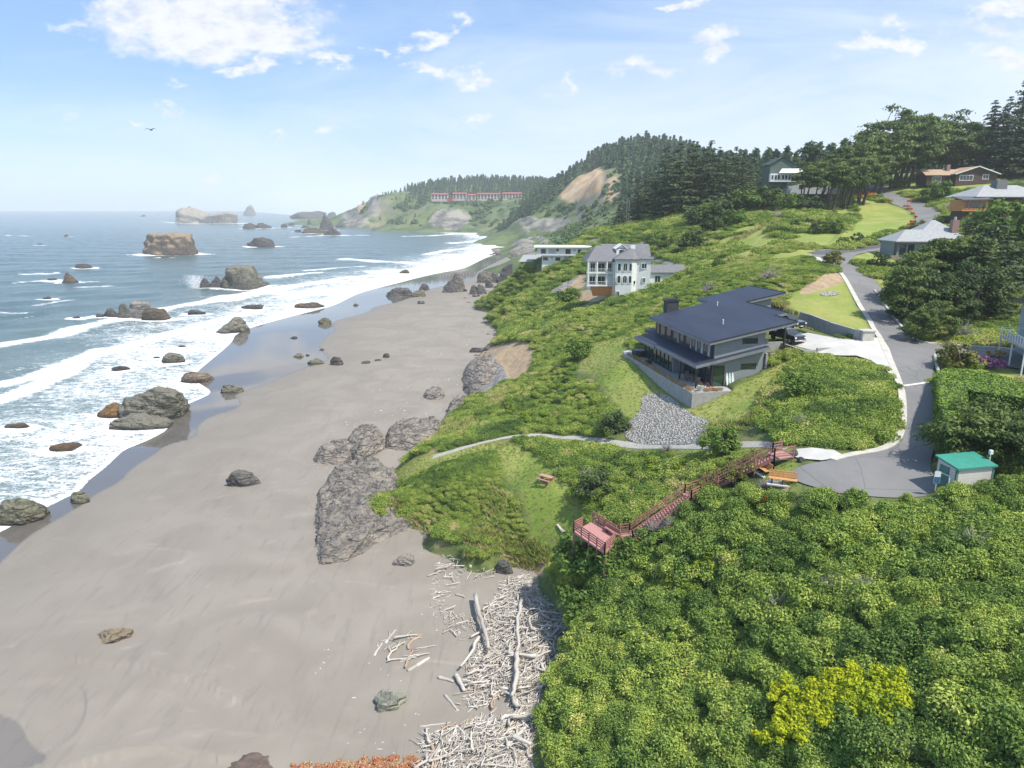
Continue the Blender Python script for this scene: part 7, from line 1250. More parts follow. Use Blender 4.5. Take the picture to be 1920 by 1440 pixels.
m_px = lambda L_: np.array([Pz(u, v, 2.6)[:2] for u, v in L_])
PILES = [(m_px([(945, 1085), (985, 1072), (1020, 1105), (1065, 1140), (1085, 1175), (1055, 1215), (1030, 1265), (1012, 1320), (1000, 1390), (965, 1380), (955, 1330), (950, 1300), (915, 1320), (868, 1330), (872, 1250), (895, 1220), (905, 1160), (930, 1110)]), 1.0), (m_px([(785, 1375), (850, 1352), (910, 1335), (950, 1340), (975, 1370), (1000, 1400), (1003, 1460), (1003, 1520), (760, 1520), (785, 1440)]), 1.0),
         (m_px([(825, 1020), (880, 1000), (940, 1020), (930, 1080), (880, 1085), (830, 1130), (870, 1150), (905, 1150), (890, 1200), (840, 1190), (800, 1130)]), .16)]
allp = []
for poly, dens in PILES:
    n_ = int((poly[:, 0].ptp() if hasattr(poly[:, 0], 'ptp') else np.ptp(poly[:, 0])) * np.ptp(poly[:, 1]) * 20 * dens); q = rl_.rand(n_, 2) * np.ptp(poly, axis=0) + poly.min(0); dd = sdf(q, poly); q = q[dd > .05]; allp.append(np.c_[q, np.minimum(dd[dd > .05], 2.0)])
Q = np.vstack(allp); LG = np.exp(rl_.normal(size=len(Q)) * .6) * .62; LG = np.clip(LG, .2, 3.4); order = np.argsort(-LG); print('logs', len(Q))
flow = .9 + 1.1 * f2(Q[:, 0], Q[:, 1], 6, 2, .5, 90) + rl_.normal(size=len(Q)) * .75
zz_ = BZ(Q[:, 0], Q[:, 1]) + .02 + rl_.rand(len(Q)) * .30 * Q[:, 2]
rest = []
for c_, i in enumerate(order):
    if c_ < 250: 
        pos_g = 'upper' if Q[i, 1] > 57 else 'lower'
        putlog(Q[i], flow[i], LG[i], zz_[i] + .08, LMH[rl_.randint(12)], rl_.uniform(.8, 1.5), rl_.normal() * .08, 'bleached grey driftwood log tangled in the big pile under the thicket', 'bleached logs of the driftwood pile')
    else: rest.append(i)
V_, F_ = [], []; no = 0
for i in rest:
    me = None; L = LG[i]; a = flow[i]; r_ = L * rl_.uniform(.02, .05); ca, sa_ = math.cos(a), math.sin(a); tl = rl_.normal() * .12
    pts = [(-.5, 0), (0, rl_.normal() * .06), (.5, rl_.normal() * .08)]; ring = []
    for k_, (t_, s_) in enumerate(pts):
        cx, cy = Q[i, 0] + (t_ * ca - s_ * sa_) * L, Q[i, 1] + (t_ * sa_ + s_ * ca) * L; cz = zz_[i] + tl * t_ * L
        for j in range(5): th = j * 1.2566; ring.append((cx - sa_ * math.cos(th) * r_, cy + ca * math.cos(th) * r_, cz + math.sin(th) * r_))
    V_ += ring; F_ += [(no + k_ * 5 + j, no + k_ * 5 + (j + 1) % 5, no + (k_ + 1) * 5 + (j + 1) % 5, no + (k_ + 1) * 5 + j) for k_ in range(2) for j in range(5)]; no += 15
m_chip, nt, b = M('driftwood_chips', rough=.9); p = pos(nt); w_ = NN(nt, 'ShaderNodeTexWhiteNoise', {0: NN(nt, 'ShaderNodeVectorMath', {0: p, 1: (.35, .35, .35)}, operation='SNAP').outputs[0]}).outputs[0]; c = mixc(nt, w_, (.38, .345, .30), (.68, .64, .58)); nt.links.new(c, b.inputs['Base Color'])
tag(link('driftwood_litter', mesh_np('driftwood_litter', V_, F_, m_chip, True)), 'mass of small bleached sticks filling the driftwood pile', 'driftwood', kind='stuff')
# white dead stakes on the headland
for i, (u_, v_) in enumerate([(674, 893), (678, 888), (690, 900), (712, 876), (718, 874)]):
    p = G(u_, v_); mb = MB().tube([(0, 0, -.3), (.1, 0, 1.1), (.05, .1, 1.9)], [.07, .05, .03], 6); o = mb.obj('driftwood_stake', m_log); o.location = tuple(p); tag(o, 'white upright driftwood stake on the rocks by the tide pool', 'driftwood', 'white stakes by the tide pool')
for (u0, v0, u1, v1, lb) in ((1045, 985, 1058, 1003, 'pale grey plank lying left of the deck, upper one'), (1050, 992, 1066, 1006, 'pale grey plank lying left of the deck, lower one')):
    a, b_ = G(u0, v0), G(u1, v1); o = MB().bar((0, 0, 0.15), tuple(b_ - a + (0, 0, .15)), .3, .08).obj('plank', m_log); o.location = tuple(a); tag(o, lb, 'plank')
# bottom edge: rusty ice plant bank and dark rock humps
ICE = np.array([Pz(u, v, 2.6)[:2] for u, v in [(545, 1432), (600, 1424), (680, 1420), (740, 1415), (790, 1412), (790, 1520), (540, 1520)]]); q = jgrid(ICE, .4, rr)
leafr = leafmat('leaf_rusty', [(0, (.30, .10, .05)), (.5, (.52, .22, .12)), (1, (.60, .42, .25))], nsc=.8)
scatter('ice_plant', np.c_[q, BZ(q[:, 0], q[:, 1])], rr.uniform(.28, .5, len(q)), rr.rand(len(q)) * 6, .3 + .3 * rr.rand(len(q)), [bushmesh('ice_plant', 300 + i, leafr, 5, 1, .45, .22, 60) for i in range(2)], 'rusty orange ice plant along the bottom edge of the beach', 'plants')
for u_, v_, w_, h_, lb in ((465, 1446, 110, 22, 'dark brown rock hump at the bottom edge of the sand'), (555, 1450, 60, 18, 'small dark brown hump left of the rusty plants')):
    p = Pz(u_, v_, 1.9); s_ = w_ / 2 * p[1] / ray(u_, v_)[1] / F; tag(link('boulder', rockmesh('rock', u_, s_, s_ * .6, s_ * .22, 'low', simple('dark_earth', (.14, .10, .08), (.09, .07, .06), 1.5, .9, objsp=False, bmp=.05), 5), None, p), lb, 'rock')

# small litter on the dry sand
LT = np.array([Pz(u, v, 1.5)[:2] for u, v in [(900, 600), (940, 610), (880, 700), (820, 800), (700, 870), (620, 1060), (800, 1010), (960, 1060), (900, 1440), (620, 1420), (560, 1250), (640, 1100), (520, 950), (640, 780), (760, 690), (860, 600)]])
q = rl_.rand(2600, 2) * np.ptp(LT, axis=0) + LT.min(0); q = q[(sdf(q, LT) > 0) & (f2(q[:, 0], q[:, 1], 9, 3, .5, 95) > .05 - .25 * rl_.rand(len(q)))]; V_, F_ = [], []
for i, (x_, y_) in enumerate(q):
    a = rl_.rand() * 3.14; L = np.exp(rl_.normal() * .6) * .09; w_ = L * rl_.uniform(.12, .6); ca, sa_ = math.cos(a), math.sin(a); z_ = bz1(x_, y_) + .02; hh = .03 + w_ * .4; n_ = len(V_)
    V_ += [(x_ - ca * L + sa_ * w_, y_ - sa_ * L - ca * w_, z_), (x_ + ca * L + sa_ * w_, y_ + sa_ * L - ca * w_, z_), (x_ + ca * L - sa_ * w_, y_ + sa_ * L + ca * w_, z_), (x_ - ca * L - sa_ * w_, y_ - sa_ * L + ca * w_, z_), (x_, y_, z_ + hh), (x_ + ca * L * .5, y_ + sa_ * L * .5, z_ + hh * .8)]
    F_ += [(n_, n_ + 1, n_ + 5, n_ + 4), (n_ + 3, n_ + 4, n_ + 5, n_ + 2), (n_, n_ + 4, n_ + 3, n_ + 3), (n_ + 1, n_ + 2, n_ + 5, n_ + 5)]
F_ = [f for f in F_]; me = bpy.data.meshes.new('litter'); me.from_pydata(V_, [], [tuple(dict.fromkeys(f)) for f in F_]); me.materials.append(m_chip); tag(link('beach_litter', me), 'small chips of wood and shell strewn over the dry sand', 'litter', kind='stuff')
# ------------------------------------------------------------ trees and single shrubs
def crown(seed, env, pads, padr, per, leaf, mat, lean=(0, 0), flat=.42, asp=1.7, hollow=.55, zmin=.0):
    """pads of leaf cards spread through an ellipsoid env=(rx, ry, rz) centred at height cz"""
    r = np.random.RandomState(seed); parts = []; cs = []
    for k in range(pads):
        d_ = r.normal(size=3); d_ /= np.linalg.norm(d_); q = hollow + (1 - hollow) * r.rand(); d_ = d_ * q; d_[2] = max(d_[2], -.75)
        c_ = np.array([d_[0] * env[0], d_[1] * env[1], d_[2] * env[2]]); c_[:2] += np.array(lean) * (d_[2] + .6); cs.append(c_)
        pr = padr * r.uniform(.6, 1.35); C, dd = shell(r, c_, (pr, pr, pr * flat), per, .6, .35); C[:, 2] -= .10 * ((C[:, 0] - c_[0]) ** 2 + (C[:, 1] - c_[1]) ** 2) / pr
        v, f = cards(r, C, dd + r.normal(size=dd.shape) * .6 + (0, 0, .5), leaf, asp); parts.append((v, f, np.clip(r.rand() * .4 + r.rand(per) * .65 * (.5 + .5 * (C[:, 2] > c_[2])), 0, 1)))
    v, f, t = join(parts); return v, f, t, cs
TREEK = {}
def tree_kind(key, seed, H, env, cz, pads, padr, per, leaf, mat, lean=(0, 0), trunks=1, tr=.28, flat=.42, hollow=.55, base_spread=.3):
    v, f, t, cs = crown(seed, env, pads, padr, per, leaf, mat, lean, flat, hollow=hollow); v = v + (0, 0, cz)
    r = random.Random(seed); mb = MB()
    for k in range(trunks):
        a = 6.28 * k / max(trunks, 1) + r.random(); bx_, by = base_spread * (trunks > 1) * math.cos(a) * 2, base_spread * (trunks > 1) * math.sin(a) * 2
        tx, ty = lean[0] * .5 + env[0] * .35 * math.cos(a) * (trunks > 1), lean[1] * .5 + env[1] * .35 * math.sin(a) * (trunks > 1)
        top = (tx, ty, cz + env[2] * .45); mid_ = (bx_ * .6 + tx * .4 + r.uniform(-.3, .3), by * .6 + ty * .4 + r.uniform(-.3, .3), cz * .55)
        mb.tube([(bx_, by, -.8), (bx_, by, .3), mid_, top], [tr * 1.25, tr, tr * .7, tr * .2], 8)
        for j in range(5):
            c_ = cs[r.randrange(len(cs))]; s_ = (mid_[0] + (top[0] - mid_[0]) * .2 * j, mid_[1] + (top[1] - mid_[1]) * .2 * j, mid_[2] + (top[2] - mid_[2]) * .2 * j)
            mb.tube([s_, ((s_[0] + c_[0]) / 2, (s_[1] + c_[1]) / 2, (s_[2] + c_[2] + cz) / 2 + .2), (c_[0], c_[1], c_[2] + cz - .1)], [tr * .4, tr * .25, .04], 5)
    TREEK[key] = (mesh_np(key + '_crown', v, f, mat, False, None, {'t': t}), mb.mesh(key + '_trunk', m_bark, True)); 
def conifer_kind(key, seed, H, R0, mat, whorls=26, leaf=.34, per=16, irregular=.25, zb=.12):
    r = np.random.RandomState(seed); parts = []; mb = MB(); mb.tube([(0, 0, -1), (0, 0, H * .5), (0, 0, H * .98)], [H * .018, H * .012, .03], 8)
    for k in range(whorls):
        q = (k + r.rand()) / whorls; z_ = H * (zb + (1 - zb) * q); L = R0 * (1 - q) ** .8 * (1 + irregular * r.normal()) + .25; nb = max(4, int(9 * (1 - q) + 3))
        for j in range(nb):
            a = r.rand() * 6.28; l = L * r.uniform(.65, 1.15); n_ = int(per * (l / R0) + 5); s_ = r.rand(n_) ** .7 * l; w_ = .16 * l * (1 - s_ / l * .5) + .12
            off = r.normal(size=n_) * w_; C = np.c_[np.cos(a) * s_ - np.sin(a) * off, np.sin(a) * s_ + np.cos(a) * off, z_ - s_ * .22 + .06 * s_ ** 2 / l - np.abs(off) * .25 + r.normal(size=n_) * .06]
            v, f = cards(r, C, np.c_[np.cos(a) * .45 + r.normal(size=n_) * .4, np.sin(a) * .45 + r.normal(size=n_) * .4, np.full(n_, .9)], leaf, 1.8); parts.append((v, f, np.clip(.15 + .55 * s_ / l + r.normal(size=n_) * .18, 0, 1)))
            if j % 3 == 0 and k % 2 == 0: mb.tube([(0, 0, z_), (math.cos(a) * l * .8, math.sin(a) * l * .8, z_ - l * .14)], [.05, .02], 4)
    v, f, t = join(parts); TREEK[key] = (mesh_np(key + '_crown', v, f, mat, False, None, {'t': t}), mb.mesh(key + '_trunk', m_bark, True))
def plant(key, p, s=1.0, rz=0.0, label=None, cat='tree', group=None, name='tree', sxy=None):
    cm, tm = TREEK[key]; t_ = empty(name, (p[0], p[1], p[2] - .1), rz, label, cat, group); t_.scale = (s * (sxy or 1), s * (sxy or 1), s); link('crown', cm, t_); link('trunk', tm, t_); return t_
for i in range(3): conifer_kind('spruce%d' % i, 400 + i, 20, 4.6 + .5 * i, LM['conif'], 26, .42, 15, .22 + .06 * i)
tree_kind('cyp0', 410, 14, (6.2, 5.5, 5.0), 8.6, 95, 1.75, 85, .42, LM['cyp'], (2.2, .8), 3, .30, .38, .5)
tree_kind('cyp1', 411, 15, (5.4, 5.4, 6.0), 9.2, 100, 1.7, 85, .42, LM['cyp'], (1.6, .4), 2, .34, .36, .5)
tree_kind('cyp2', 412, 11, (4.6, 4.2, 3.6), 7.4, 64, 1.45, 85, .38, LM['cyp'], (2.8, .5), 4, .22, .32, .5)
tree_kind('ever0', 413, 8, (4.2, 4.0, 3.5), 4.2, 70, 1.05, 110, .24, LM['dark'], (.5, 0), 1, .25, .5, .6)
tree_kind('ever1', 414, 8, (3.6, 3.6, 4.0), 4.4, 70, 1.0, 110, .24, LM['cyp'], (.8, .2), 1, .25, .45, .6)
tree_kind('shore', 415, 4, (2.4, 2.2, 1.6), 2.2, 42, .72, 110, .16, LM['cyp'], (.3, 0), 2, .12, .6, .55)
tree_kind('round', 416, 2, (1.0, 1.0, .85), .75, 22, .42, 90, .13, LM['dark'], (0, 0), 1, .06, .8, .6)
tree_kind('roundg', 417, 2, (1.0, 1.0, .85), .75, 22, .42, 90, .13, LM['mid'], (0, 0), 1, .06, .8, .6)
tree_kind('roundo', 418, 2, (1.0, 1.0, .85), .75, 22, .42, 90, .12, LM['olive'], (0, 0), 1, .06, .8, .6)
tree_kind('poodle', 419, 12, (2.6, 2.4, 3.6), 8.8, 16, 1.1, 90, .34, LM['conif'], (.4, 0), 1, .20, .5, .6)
def at_px(u, v, t=None): return G(u, v) if t is None else Pt(u, v, t)
def gt(u, t):                        # ground point under column u at range t
    p = Pt(u, 400, t); return np.array([p[0], p[1], float(T(p[0], p[1]))])
rt = random.Random(4)
# conifers behind the mansion: column, base range, height in m, row label
CON = [(1168, 335, 12), (1178, 330, 15), (1195, 325, 20), (1214, 318, 24), (1228, 322, 22), (1243, 300, 26), (1258, 315, 25), (1270, 292, 27), (1285, 310, 24), (1300, 300, 26), (1313, 318, 25), (1326, 295, 24), (1342, 305, 21), (1356, 300, 18), (1372, 310, 22), (1388, 300, 20), (1402, 320, 17), (1250, 345, 25), (1292, 345, 28), (1330, 350, 27), (1366, 350, 24), (1200, 345, 18), (1222, 350, 21), (1415, 340, 16), (1340, 380, 26), (1385, 380, 24)]
for i, (u_, t_, h_) in enumerate(CON):
    p = gt(u_, t_)
    plant('spruce%d' % (i % 3), p, h_ / 20 * 1.04 * rt.uniform(.88, 1.1), rt.random() * 6, 'tall dark conifer in the grove behind the white mansion', 'tree', 'conifers behind the white mansion', 'conifer_tree', rt.uniform(1.05, 1.4))
for i, (u_, t_, h_, lab) in enumerate([(1160, 325, 14, 'conifer with bare lower trunk in front of the small pinkish house')]): plant('spruce1', gt(u_, t_), h_ / 20, 1, lab, 'tree', None, 'conifer_tree', 1.3)
for i, (u_, t_, h_, lab) in enumerate([(1444, 300, 19, 'leftmost spiky conifer above the green house'), (1462, 310, 17, 'second spiky conifer above the green house'), (1432, 290, 13, 'dark conifer against the left wall of the green house')]): plant('spruce%d' % i, gt(u_, t_), h_ / 20, i, lab, 'tree', None, 'conifer_tree', 1.1)
plant('poodle', gt(1486, 285), 1.15, .4, 'small clumped pine right of the green house gable', 'tree', None, 'pine_tree'); plant('poodle', gt(1510, 290), 1.75, 1.4, 'tall open pine with tufted crown rising over the windblown trees', 'tree', None, 'pine_tree'); plant('poodle', gt(1524, 292), 1.65, 2.8, 'right one of the two tall tufted pines', 'tree', None, 'pine_tree')
# windblown cypress belt
CY = [(1505, 262, 2, 1.15, 'front'), (1530, 262, 2, 1.25, 'front'), (1556, 258, 2, 1.35, 'front'), (1585, 262, 2, 1.45, 'front'), (1612, 268, 2, 1.4, 'front'), (1548, 285, 0, 1.25, 'mid'), (1580, 285, 1, 1.35, 'mid'), (1612, 292, 0, 1.55, 'mid'), (1640, 300, 1, 1.65, 'mid'), (1668, 305, 0, 1.75, 'mid'), (1692, 302, 1, 1.5, 'mid'), (1600, 315, 0, 1.6, 'back'), (1640, 325, 1, 1.8, 'back'), (1680, 330, 0, 1.95, 'back'), (1705, 325, 1, 1.7, 'back')]
CL = {'front': 'multi-stemmed windblown cypress with bare leaning trunks at the road end', 'mid': 'big windblown cypress in the middle of the crest belt', 'back': 'tall cypress rising at the back of the crest belt'}
for i, (u_, t_, k_, s_, row) in enumerate(CY): plant('cyp%d' % k_, gt(u_, t_), 1.17 * s_ * rt.uniform(.92, 1.08), rt.uniform(-.5, .5), CL[row], 'tree', row + ' cypresses of the crest belt', 'cypress_tree')
for i, (u_, t_, s_, kk) in enumerate([(1748, 330, 1.35, 'cyp1'), (1775, 325, 1.55, 'cyp0'), (1800, 330, 1.6, 'cyp1'), (1828, 335, 1.25, 'cyp0'), (1730, 345, 1.1, 'cyp1')]): plant(kk, gt(u_, t_), s_ * 1.18, i, 'broad mid-green cypress behind the brown house', 'tree', 'cypresses behind the brown house', 'cypress_tree')
for i, (u_, t_, h_) in enumerate([(1838, 325, 30), (1862, 315, 33), (1885, 318, 40), (1908, 310, 38), (1935, 300, 42), (1875, 300, 28), (1900, 335, 44), (1835, 350, 33), (1855, 345, 30), (1960, 300, 40)]): plant('spruce%d' % (i % 3), gt(u_, t_), h_ / 20, i, 'tall dark conifer at the upper right edge behind the brown house', 'tree', 'conifers at the upper right', 'conifer_tree', rt.uniform(1.1, 1.5))
# trees on the right, nearer
NR = [('ever1', 1742, 545, 1.15, 'dark evergreen screening the front of the grey-roofed house'), ('ever0', 1712, 560, .8, 'low dark evergreen at the lawn beside the grey-roofed house'), ('ever1', 1700, 606, 1.05, 'dark cypress spreading over the road bend, front of the right-hand trees'), ('ever0', 1742, 600, 1.1, 'dark evergreen behind the road bend cypress'), ('ever1', 1765, 560, 1.25, 'dark evergreen right of the grey-roofed house'), ('ever0', 1790, 610, .8, 'dark spreading tree in the middle of the garden'), ('ever0', 1735, 545, 1.0, 'dark evergreen hiding the grey-roofed house front'), ('ever1', 1715, 640, .6, 'low bushy tree above the roadside kerb'), ('ever1', 1790, 560, 1.35, 'tall dark evergreen in the middle of the right-hand trees'), ('ever0', 1830, 600, 1.2, 'dark evergreen left of the blue-grey house'), ('ever0', 1870, 560, 1.3, 'dense evergreen behind the blue-grey house'), ('ever1', 1720, 575, 1.1, 'dark cypress at the lawn edge above the road bend'), ('ever1', 1760, 640, .7, 'low dark tree by the side road kerb')]
for kk, u_, v_, s_, lab in NR: plant(kk, G(u_, v_), s_, rt.random() * 6, lab, 'tree', None, 'evergreen_tree')
for i, (u_, t_, h_, lab) in enumerate([(1850, 118, 12.5, 'large green spruce with sweeping layered boughs in the right-hand garden'), (1900, 112, 12, 'spruce with layered boughs at the right edge beside the blue-grey house'), (1880, 135, 12.5, 'spruce behind the layered pair in the right-hand garden'), (1820, 150, 10, 'smaller spruce left behind the layered pair')]): plant('spruce%d' % (i % 3), gt(u_, t_), h_ / 20, i + .5, lab, 'tree', None, 'spruce_tree', 1.9)
plant('roundg', gt(1890, 165), 6.4, 0, 'bright yellow-green rounded tree at the right edge', 'tree', None, 'round_tree'); plant('ever0', gt(1905, 172), 1.2, 0, 'dark evergreen under the orange timber house', 'tree', None, 'evergreen_tree'); plant('ever0', gt(1850, 165), 1.0, 2, 'dark evergreen right of the brick chimney', 'tree', None, 'evergreen_tree'); plant('ever1', gt(1800, 140), .9, 2, 'dark tree below the brick chimney', 'tree', None, 'evergreen_tree')
for i, (u_, v_, s_, lab) in enumerate([(1792, 874, 1.4, 'shore pine leaning over the car park shadow, left of the shed'), (1832, 852, 1.35, 'shore pine behind the shed roof'), (1875, 866, 1.3, 'shore pine right behind the shed'), (1912, 884, 1.2, 'shore pine at the right edge beside the shed'), (1925, 848, 1.1, 'shore pine under the hedge at the right edge')]): plant('shore', G(u_, v_), s_, i * 1.3, lab, 'tree', None, 'shore_pine')
SB = [('round', 1650, 507, 2.2, 'round dark bush on the lawn right of the road bend'), ('roundo', 1791, 690, 2.1, 'round olive bush behind the pale roadside log'), ('roundg', 1756, 376, 4.6, 'wide bright green bush beside the upper road'), ('round', 1516, 424, 1.5, 'small round dark bush high on the slope'), ('round', 1536, 437, 2.3, 'wide dark bush in the middle of the slope'), ('roundg', 1562, 437, 2.6, 'bright green bush right of the wide dark one on the slope'), ('round', 1607, 455, 1.6, 'dark round bush at the bottom of the hill lawn'), ('roundg', 1580, 461, 1.5, 'small green bush above the junction'),
      ('roundo', 1560, 498, 2.0, 'olive bush at the corner of the concrete apron'), ('round', 1298, 470, 4.2, 'large dark round bush in the hollow behind the mansion'), ('round', 1490, 427, 1.5, 'small dark bush at the left of the slope group'), ('roundo', 1562, 403, 1.3, 'brownish round bush high on the slope'), ('roundg', 1065, 570, 3.4, 'big grey-green bush on the bluff below the mansion'), ('round', 1245, 470, 3.2, 'green bush by the back road bend'), ('roundg', 1225, 462, 3.0, 'green bush beside the back road'),
      ('roundg', 1085, 672, 2.4, 'dome-shaped green bush at the lawn edge left of the house'), ('round', 1150, 815, 2.0, 'dark rounded bush above the path, left of the broken stone'), ('roundg', 1350, 850, 1.9, 'bright green bush in front of the path by the upper stairs'), ('round', 1120, 935, 2.2, 'dark shiny bush above the deck'), ('roundg', 1085, 1075, 2.7, 'leafy green bush below the deck corner'), ('roundg', 1095, 1155, 2.4, 'leafy green bush above the driftwood'), ('roundg', 1205, 1045, 1.8, 'dark green bush at the foot of the stairs'),
      ('roundg', 1122, 1078, 2.4, 'leafy green bush right under the front corner of the deck'), ('roundg', 1156, 1072, 2.1, 'leafy green bush below the right side of the deck'), ('roundg', 1690, 352, 2.2, 'small clipped bush on the upper lawn'), ('roundo', 1719, 432, 1.9, 'small round-headed tree beside the road curve'), ('round', 1690, 600, 2.0, 'low bush at the lawn edge by the road'), ('roundg', 1500, 745, 2.0, 'green bush at the left side of the mound by the house'), ('round', 1620, 350, 3, 'dark bush below the cypress trunks')]
for kk, u_, v_, s_, lab in SB: plant(kk, G(u_, v_), s_, rt.random() * 6, lab, 'bush', None, 'bush')
# row of dark windclipped shrubs on the ridge
for i, (u_, t_, s_) in enumerate([(1330, 262, 4.2), (1350, 258, 4.5), (1372, 262, 4.5), (1395, 262, 5), (1420, 262, 5), (1445, 258, 4.5), (1470, 255, 4), (1310, 262, 4), (1340, 245, 3.5), (1380, 245, 3.5), (1495, 255, 3.2), (1520, 255, 3.0)]): plant('round' if i % 3 else 'roundg', gt(u_, t_), s_, i, 'dark windclipped shrub on the ridge below the green house', 'bush', 'windclipped shrubs on the ridge', 'bush', 1.15)
# coloured shrubs in the thicket: single mesh bushes
def colbush(px, mat, n, lift, lab, name='flowering_bush', leaf=.15, r0=.8, seed=1, cat='bush', h=.8, kind=None):
    r = np.random.RandomState(seed); P = [G(u, v)[:2] for u, v in px]; parts = []
    P = np.array(P); c0 = P.mean(0); z0 = float(T(c0[0], c0[1]))
    for x_, y_ in P:
        for k in range(n):
            a = r.rand() * 6.28; q = r.rand() ** .5 * r0; lr = r0 * r.uniform(.3, .5); X, Y = x_ + q * math.cos(a), y_ + q * math.sin(a)
            C, d_ = shell(r, (X, Y, float(T(X, Y)) + lift + h * r.uniform(.2, .9)), (lr, lr, lr * .75), 110, .65); v, f = cards(r, C, d_ + r.normal(size=d_.shape) * .7 + (0, 0, .4), leaf, 1.4); parts.append((v, f, np.clip(r.rand(110) * .8 + r.rand() * .3, 0, 1)))
    v, f, t = join(parts); v = v - (c0[0], c0[1], z0); return tag(link(name, mesh_np(name, v, f, mat, False, None, {'t': t}), None, (c0[0], c0[1], z0)), lab, cat, kind=kind)
def grid_px(u0, v0, u1, v1, w, n, seed):
    r = random.Random(seed); return [(u0 + (u1 - u0) * k / (n - 1) + r.uniform(-w, w), v0 + (v1 - v0) * k / (n - 1) + r.uniform(-w, w)) for k in range(n)]
colbush(grid_px(1470, 1395, 1640, 1350, 40, 26, 1), LM['yellow'], 12, 1.7, 'wide bright yellow-green shrub blazing in the lower right thicket', 'yellow_shrub', .16, 1.0, 1)
colbush(grid_px(1270, 1135, 1350, 1065, 14, 9, 2), LM['lime'], 6, 1.2, 'lime green shrub in the thicket below the stairs', 'lime_shrub', .16, .9, 2)
colbush([(1610, 1470), (1650, 1460), (1690, 1440)], LM['lime'], 5, 1.0, 'lime shrub cut by the bottom edge', 'lime_shrub', .16, .8, 3); colbush(grid_px(1750, 1030, 1900, 1060, 20, 8, 5), LM['mid'], 5, .8, 'fresh green shrub patch at the right of the thicket', 'green_shrub', .18, 1.2, 4)
colbush(grid_px(950, 765, 1010, 790, 14, 7, 6), LM['lime'], 5, .3, 'yellowish shrub on the bluff beyond the path', 'lime_shrub', .18, 1.0, 5); colbush([(1230, 900), (1260, 895), (1290, 885), (1220, 880)], LM['lime'], 6, .4, 'lime shrub in the hollow between path and stairs', 'lime_shrub', .16, 1.2, 6)
colbush([(1845, 690), (1858, 692), (1870, 696)], LM['purple'], 6, .2, 'purple flowering rhododendron behind the hedge', 'rhododendron', .15, .8, 7, h=1.1)
colbush([(1608, 372), (1620, 368), (1630, 370)], LM['orange'], 6, .2, 'large mass of orange flowers at the top of the hill lawn', 'orange_flowers', .3, 2.0, 8, 'flowers', 1.0)
colbush([(1643, 374), (1655, 377), (1665, 380)], LM['orange'], 2, .05, 'thin line of orange flowers along the upper road edge', 'orange_flowers', .25, 1.3, 9, 'flowers', .3); colbush([(1700, 388), (1704, 393), (1712, 402)], LM['orange'], 3, .1, 'orange flowers on the inside of the road curve', 'orange_flowers', .25, 1.0, 10, 'flowers', .5)
colbush([(1716, 408), (1712, 416), (1704, 422)], LM['orange'], 3, .1, 'orange flowers at the lower end of the road curve', 'orange_flowers', .25, .9, 11, 'flowers', .4); colbush([(1706, 378), (1712, 378)], LM['orange'], 3, .1, 'orange flowers across the road from the hill lawn', 'orange_flowers', .25, .9, 12, 'flowers', .4); colbush([(1780, 395), (1790, 397), (1796, 393)], LM['orange'], 4, .2, 'orange and yellow shrub before the timber house', 'orange_flowers', .25, 1.2, 13, 'flowers', .8)
colbush([(1434, 962)], LM['orange'], 2, 1.0, 'small orange plant at the top of the thicket', 'orange_flowers', .12, .35, 14, 'flowers', .4); colbush([(1445, 868), (1452, 869)], LM['orange'], 2, -.1, 'little bed of orange flowers by the stairs', 'orange_flowers', .1, .4, 15, 'flowers', .15); colbush([(1862, 672), (1870, 670)], LM['straw'], 3, .1, 'tan ornamental grass in the right-hand garden', 'garden_grass', .2, .7, 16, 'plants', .8)
colbush(grid_px(1320, 930, 1400, 900, 14, 11, 8), LM['olive'], 6, .9, 'olive-brown shrub mound covering the middle of the stairs', 'olive_shrub', .14, 1.1, 17)
